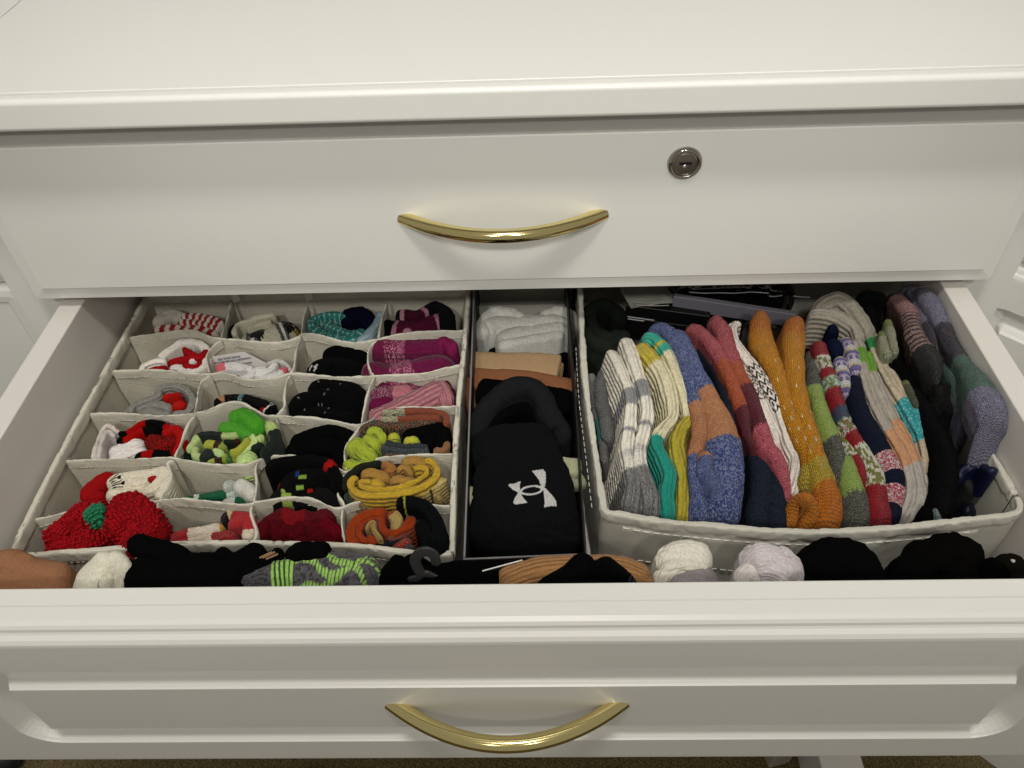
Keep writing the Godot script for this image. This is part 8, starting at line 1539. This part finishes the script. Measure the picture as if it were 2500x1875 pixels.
	obj("body", lobe([[133.4, -31, 207.6, 7.2, 64, 0], [138.1, -26, 205.3, 10.4, 64, 0], [145.6, -24, 204.7, 12, 64, 0], [154.1, -26, 206.2, 12, 64, 0], [160.8, -30, 208.3, 10.4, 64, 0], [164.9, -35, 212.1, 8.8, 64, 0], [165.9, -39, 215.8, 7.2, 64, 0]], {"sw": 1.2, "m": 52, "amp": 1.6, "freq": 0.9, "crease": 1.6}), cloth("#c8c0c6", "rib", 0.03), o)
	obj("twist", lobe([[130.4, -37, 214.6, 4, 60, 0], [133, -33, 211, 5.6, 60, 0], [137.5, -31, 209.5, 6, 60, 0], [141.8, -32, 211.6, 5.2, 60, 0], [144.3, -36, 215.4, 4, 60, 0]], {"sw": 1.2, "amp": 0.8}), cloth("#d2cbcb", "rib", 0.03), o)
	obj("middle_fold", lobe([[139.5, -30, 205.3, 2.4, 60, 0], [145.5, -29.5, 207.1, 4, 60, 0], [152.5, -29.5, 207.5, 4, 60, 0], [159, -31, 209.1, 2.4, 60, 0]], {"sw": 1.2, "amp": 0.6}), cloth("#c6bfc4", "rib", 0.03), o)
	o = thing("sock_ball", "rounded matte black sock ball in the front row, next to the lilac ball", "sock", Vector3(188, -100.5, 211))
	obj("body", lobe([[164.9, -33.5, 213.4, 9.6, 64, 0], [170.2, -28.5, 208.1, 12.8, 64, 0], [178.5, -25, 205.4, 15.2, 64, 0], [186.1, -23.5, 204.1, 16, 64, 0], [193.8, -24.5, 205.1, 15.2, 64, 0], [201.6, -28.5, 208.5, 12.8, 64, 0], [208.6, -33, 212.7, 9.6, 64, 0], [212.7, -36.5, 215.3, 6.4, 64, 0]], {"sw": 1.2, "m": 52, "amp": 2, "crease": 1.6}), cloth("#0a0a0b", "knit", 0.03), o)
	obj("front_fold", lobe([[166.9, -37.5, 216.9, 9.6, 60, 0], [178.2, -33, 213.6, 12.8, 60, 0], [191, -32, 212.9, 12.8, 60, 0], [204, -35.5, 215.6, 9.6, 60, 0]], {"sw": 1.2}), cloth("#0a0a0b", "knit", 0.03), o)
	o = thing("sock_ball", "soft charcoal black sock ball with a puckered fold, front row near the right wall", "sock", Vector3(241.9, -97.5, 210.4))
	obj("top_fold", lobe([[226, -29.5, 207.4, 8.8, 64, 0], [232.8, -25.5, 204.2, 11.2, 64, 0], [243, -23.5, 202.5, 12.8, 64, 0], [253, -23, 202.5, 12.8, 64, 0], [261.1, -24.5, 204.4, 11.2, 64, 0], [264.2, -28.5, 208.5, 8.8, 64, 0]], {"sw": 1.2, "m": 52, "amp": 2.2, "crease": 2}), cloth("#0b0a0a", "knit", 0.02), o)
	obj("left_fold", lobe([[214.4, -35.5, 215.1, 8, 60, 0], [220.9, -32, 211.6, 10.4, 60, 0], [228, -29.5, 209.1, 11.2, 60, 0], [235.5, -30.5, 210.5, 10.4, 60, 0], [240.6, -34, 213.7, 8.8, 60, 0]], {"sw": 1.2}), cloth("#080808", "knit", 0.02), o)
	obj("right_fold", lobe([[237.5, -31.5, 211, 9.6, 60, 0], [246, -29, 209.9, 12, 60, 0], [256.1, -29, 210.1, 12, 60, 0], [263.9, -32, 212.5, 9.6, 60, 0]], {"sw": 1.2}), cloth("#0b0a0a", "knit", 0.02), o)
	obj("front_fold", lobe([[218.3, -37.5, 216.9, 8, 60, 0], [235.1, -35.5, 216.2, 10.4, 60, 0], [254.2, -34.5, 215.2, 11.2, 60, 0], [265.5, -37, 216.2, 8, 60, 0]], {"sw": 1.2}), cloth("#070707", "knit", 0.02), o)
	o = thing("black_sock", "small black sock tucked in the front right corner of the drawer", "sock", Vector3(272, -97.5, 213.2))
	obj("fold", lobe([[266.1, -37.5, 216.8, 6.4, 60, 0], [268.7, -33.5, 211.5, 7.2, 60, 0], [271.5, -31.5, 209, 7.2, 60, 0], [275.7, -34.5, 212.4, 7.2, 60, 0], [277.8, -37.5, 216.2, 6.4, 60, 0]], {"sw": 1.2}), cloth("#050506", "knit", 0.02), o)
	o = thing("dark_sock", "very dark olive sock with a tiny white tag in the drawer corner", "sock", Vector3(283.3, -99.5, 208.7))
	obj("fold", lobe([[275, -35.5, 207.4, 5.6, 60, 0], [281.1, -33.5, 204.9, 7.2, 60, 0], [286.7, -34, 205.7, 8, 60, 0], [292.8, -36.5, 208.7, 8, 60, 0]], {"sw": 1.2}), cloth("#15140f", "knit", 0.02), o)
	obj("front_fold", lobe([[276.8, -39.5, 216, 7.2, 60, 0], [284.7, -36.5, 212.7, 8.8, 60, 0], [293, -37.5, 213.6, 8.8, 60, 0]], {"sw": 1.2}), cloth("#15140f", "knit", 0.02), o)
	obj("white_tag", lobe([[279.8, -32, 205.7, 0.8, 2, 0], [280.8, -32, 206.4, 1.3, 2, 0], [282.2, -32, 206, 0.8, 2, 0]], {"c0": 0.6, "c1": 0.6, "amp": 0.1}), plain(Color("#b9b6ae"), 0.7), o)

func card_and_floor_things() -> void:
	var o: Node3D
	o = thing("sock_card", "white printed cardboard sock band standing upside down behind the white ankle socks", "card", Vector3(-225, -97, -6.9))
	var ct := Transform3D(Basis(Vector3(0.9807, 0.1940, 0.0249), Vector3(-0.1893, 0.9736, -0.1274), Vector3(-0.0489, 0.1202, 0.9915)), Vector3(-235.0, -67.0, -6.9))
	obj("card", card_shape(ct), plain(Color("#dcd9d8"), 0.55), o)
	var ink := plain(Color("#1c2350"), 0.7)
	var lines := [["POUR ADULTES", 14.5, 3.4, 1.7], ["CHAUSSETTES MI-MOLLET", 15.5, 6.3, 1.75], ["ADULT SIZE", 23.5, 10.8, 1.7]]
	for q in lines:
		var tm := TextMesh.new()
		tm.text = q[0]
		tm.font = bold_font()
		tm.font_size = 32
		tm.pixel_size = q[3] * S / 23.0
		tm.depth = 0.00025
		tm.curve_step = 2.0
		var t := obj("lettering", tm, ink, o)
		t.transform = Transform3D(ct.basis * Basis(Vector3.BACK, PI), (ct * Vector3(q[1], -q[2], 0.35) - org) * S)
	obj("printed_rule", rbox(Vector3(13.5, -8.9, 0.3), Vector3(21.0, -8.3, 0.5), 0.08, ct), ink, o)
	o = thing("storage_box", "plain white lidded box on the carpet beneath the open drawer", "box", Vector3(329.6, -600, 137.7))
	obj("box_body", rbox(Vector3(312.2, -600, 77.7), Vector3(352.1, -528, 233.7), 2.0), paint(Color("#dcd9d6")), o)
	obj("lid", rbox(Vector3(310.2, -527.6, 75.7), Vector3(354.1, -520, 235.7), 2.0), paint(Color("#e2dfdc")), o)
	o = thing("rack_leg", "grey metal rack leg on the carpet under the drawer, left of the middle", "leg", Vector3(-264.4, -600, 114.1))
	obj("foot_bar", rbox(Vector3(-280.4, -598, 74.1), Vector3(-254.4, -560, 184.1), 2.0, Transform3D(Basis(Vector3.UP, 0.25), Vector3(0, 0, 0))), paint(Color("#8b8a7c")), o)
	o = thing("rack_leg", "pale grey rack leg on the carpet beside the white box", "leg", Vector3(254.4, -600, 115.2))
	obj("foot_bar", rbox(Vector3(238.4, -598, 75.2), Vector3(264.4, -560, 185.2), 2.0, Transform3D(Basis(Vector3.UP, 0.25), Vector3(0, 0, 0))), paint(Color("#a5a199")), o)
	o = thing("shoe", "dark rounded shoe toe on the carpet at the far left under the drawer", "shoe", Vector3(-604.5, -600, 110.1))
	obj("toe", lobe([[-580.5, -566, 116.1, 16, 34, 0], [-610.5, -562, 106.1, 24, 38, 0], [-664.5, -560, 90.1, 24, 40, 0]], {"c0": 16.0, "c1": 6.0, "amp": 0.3}), plain(Color("#15171c"), 0.5), o)
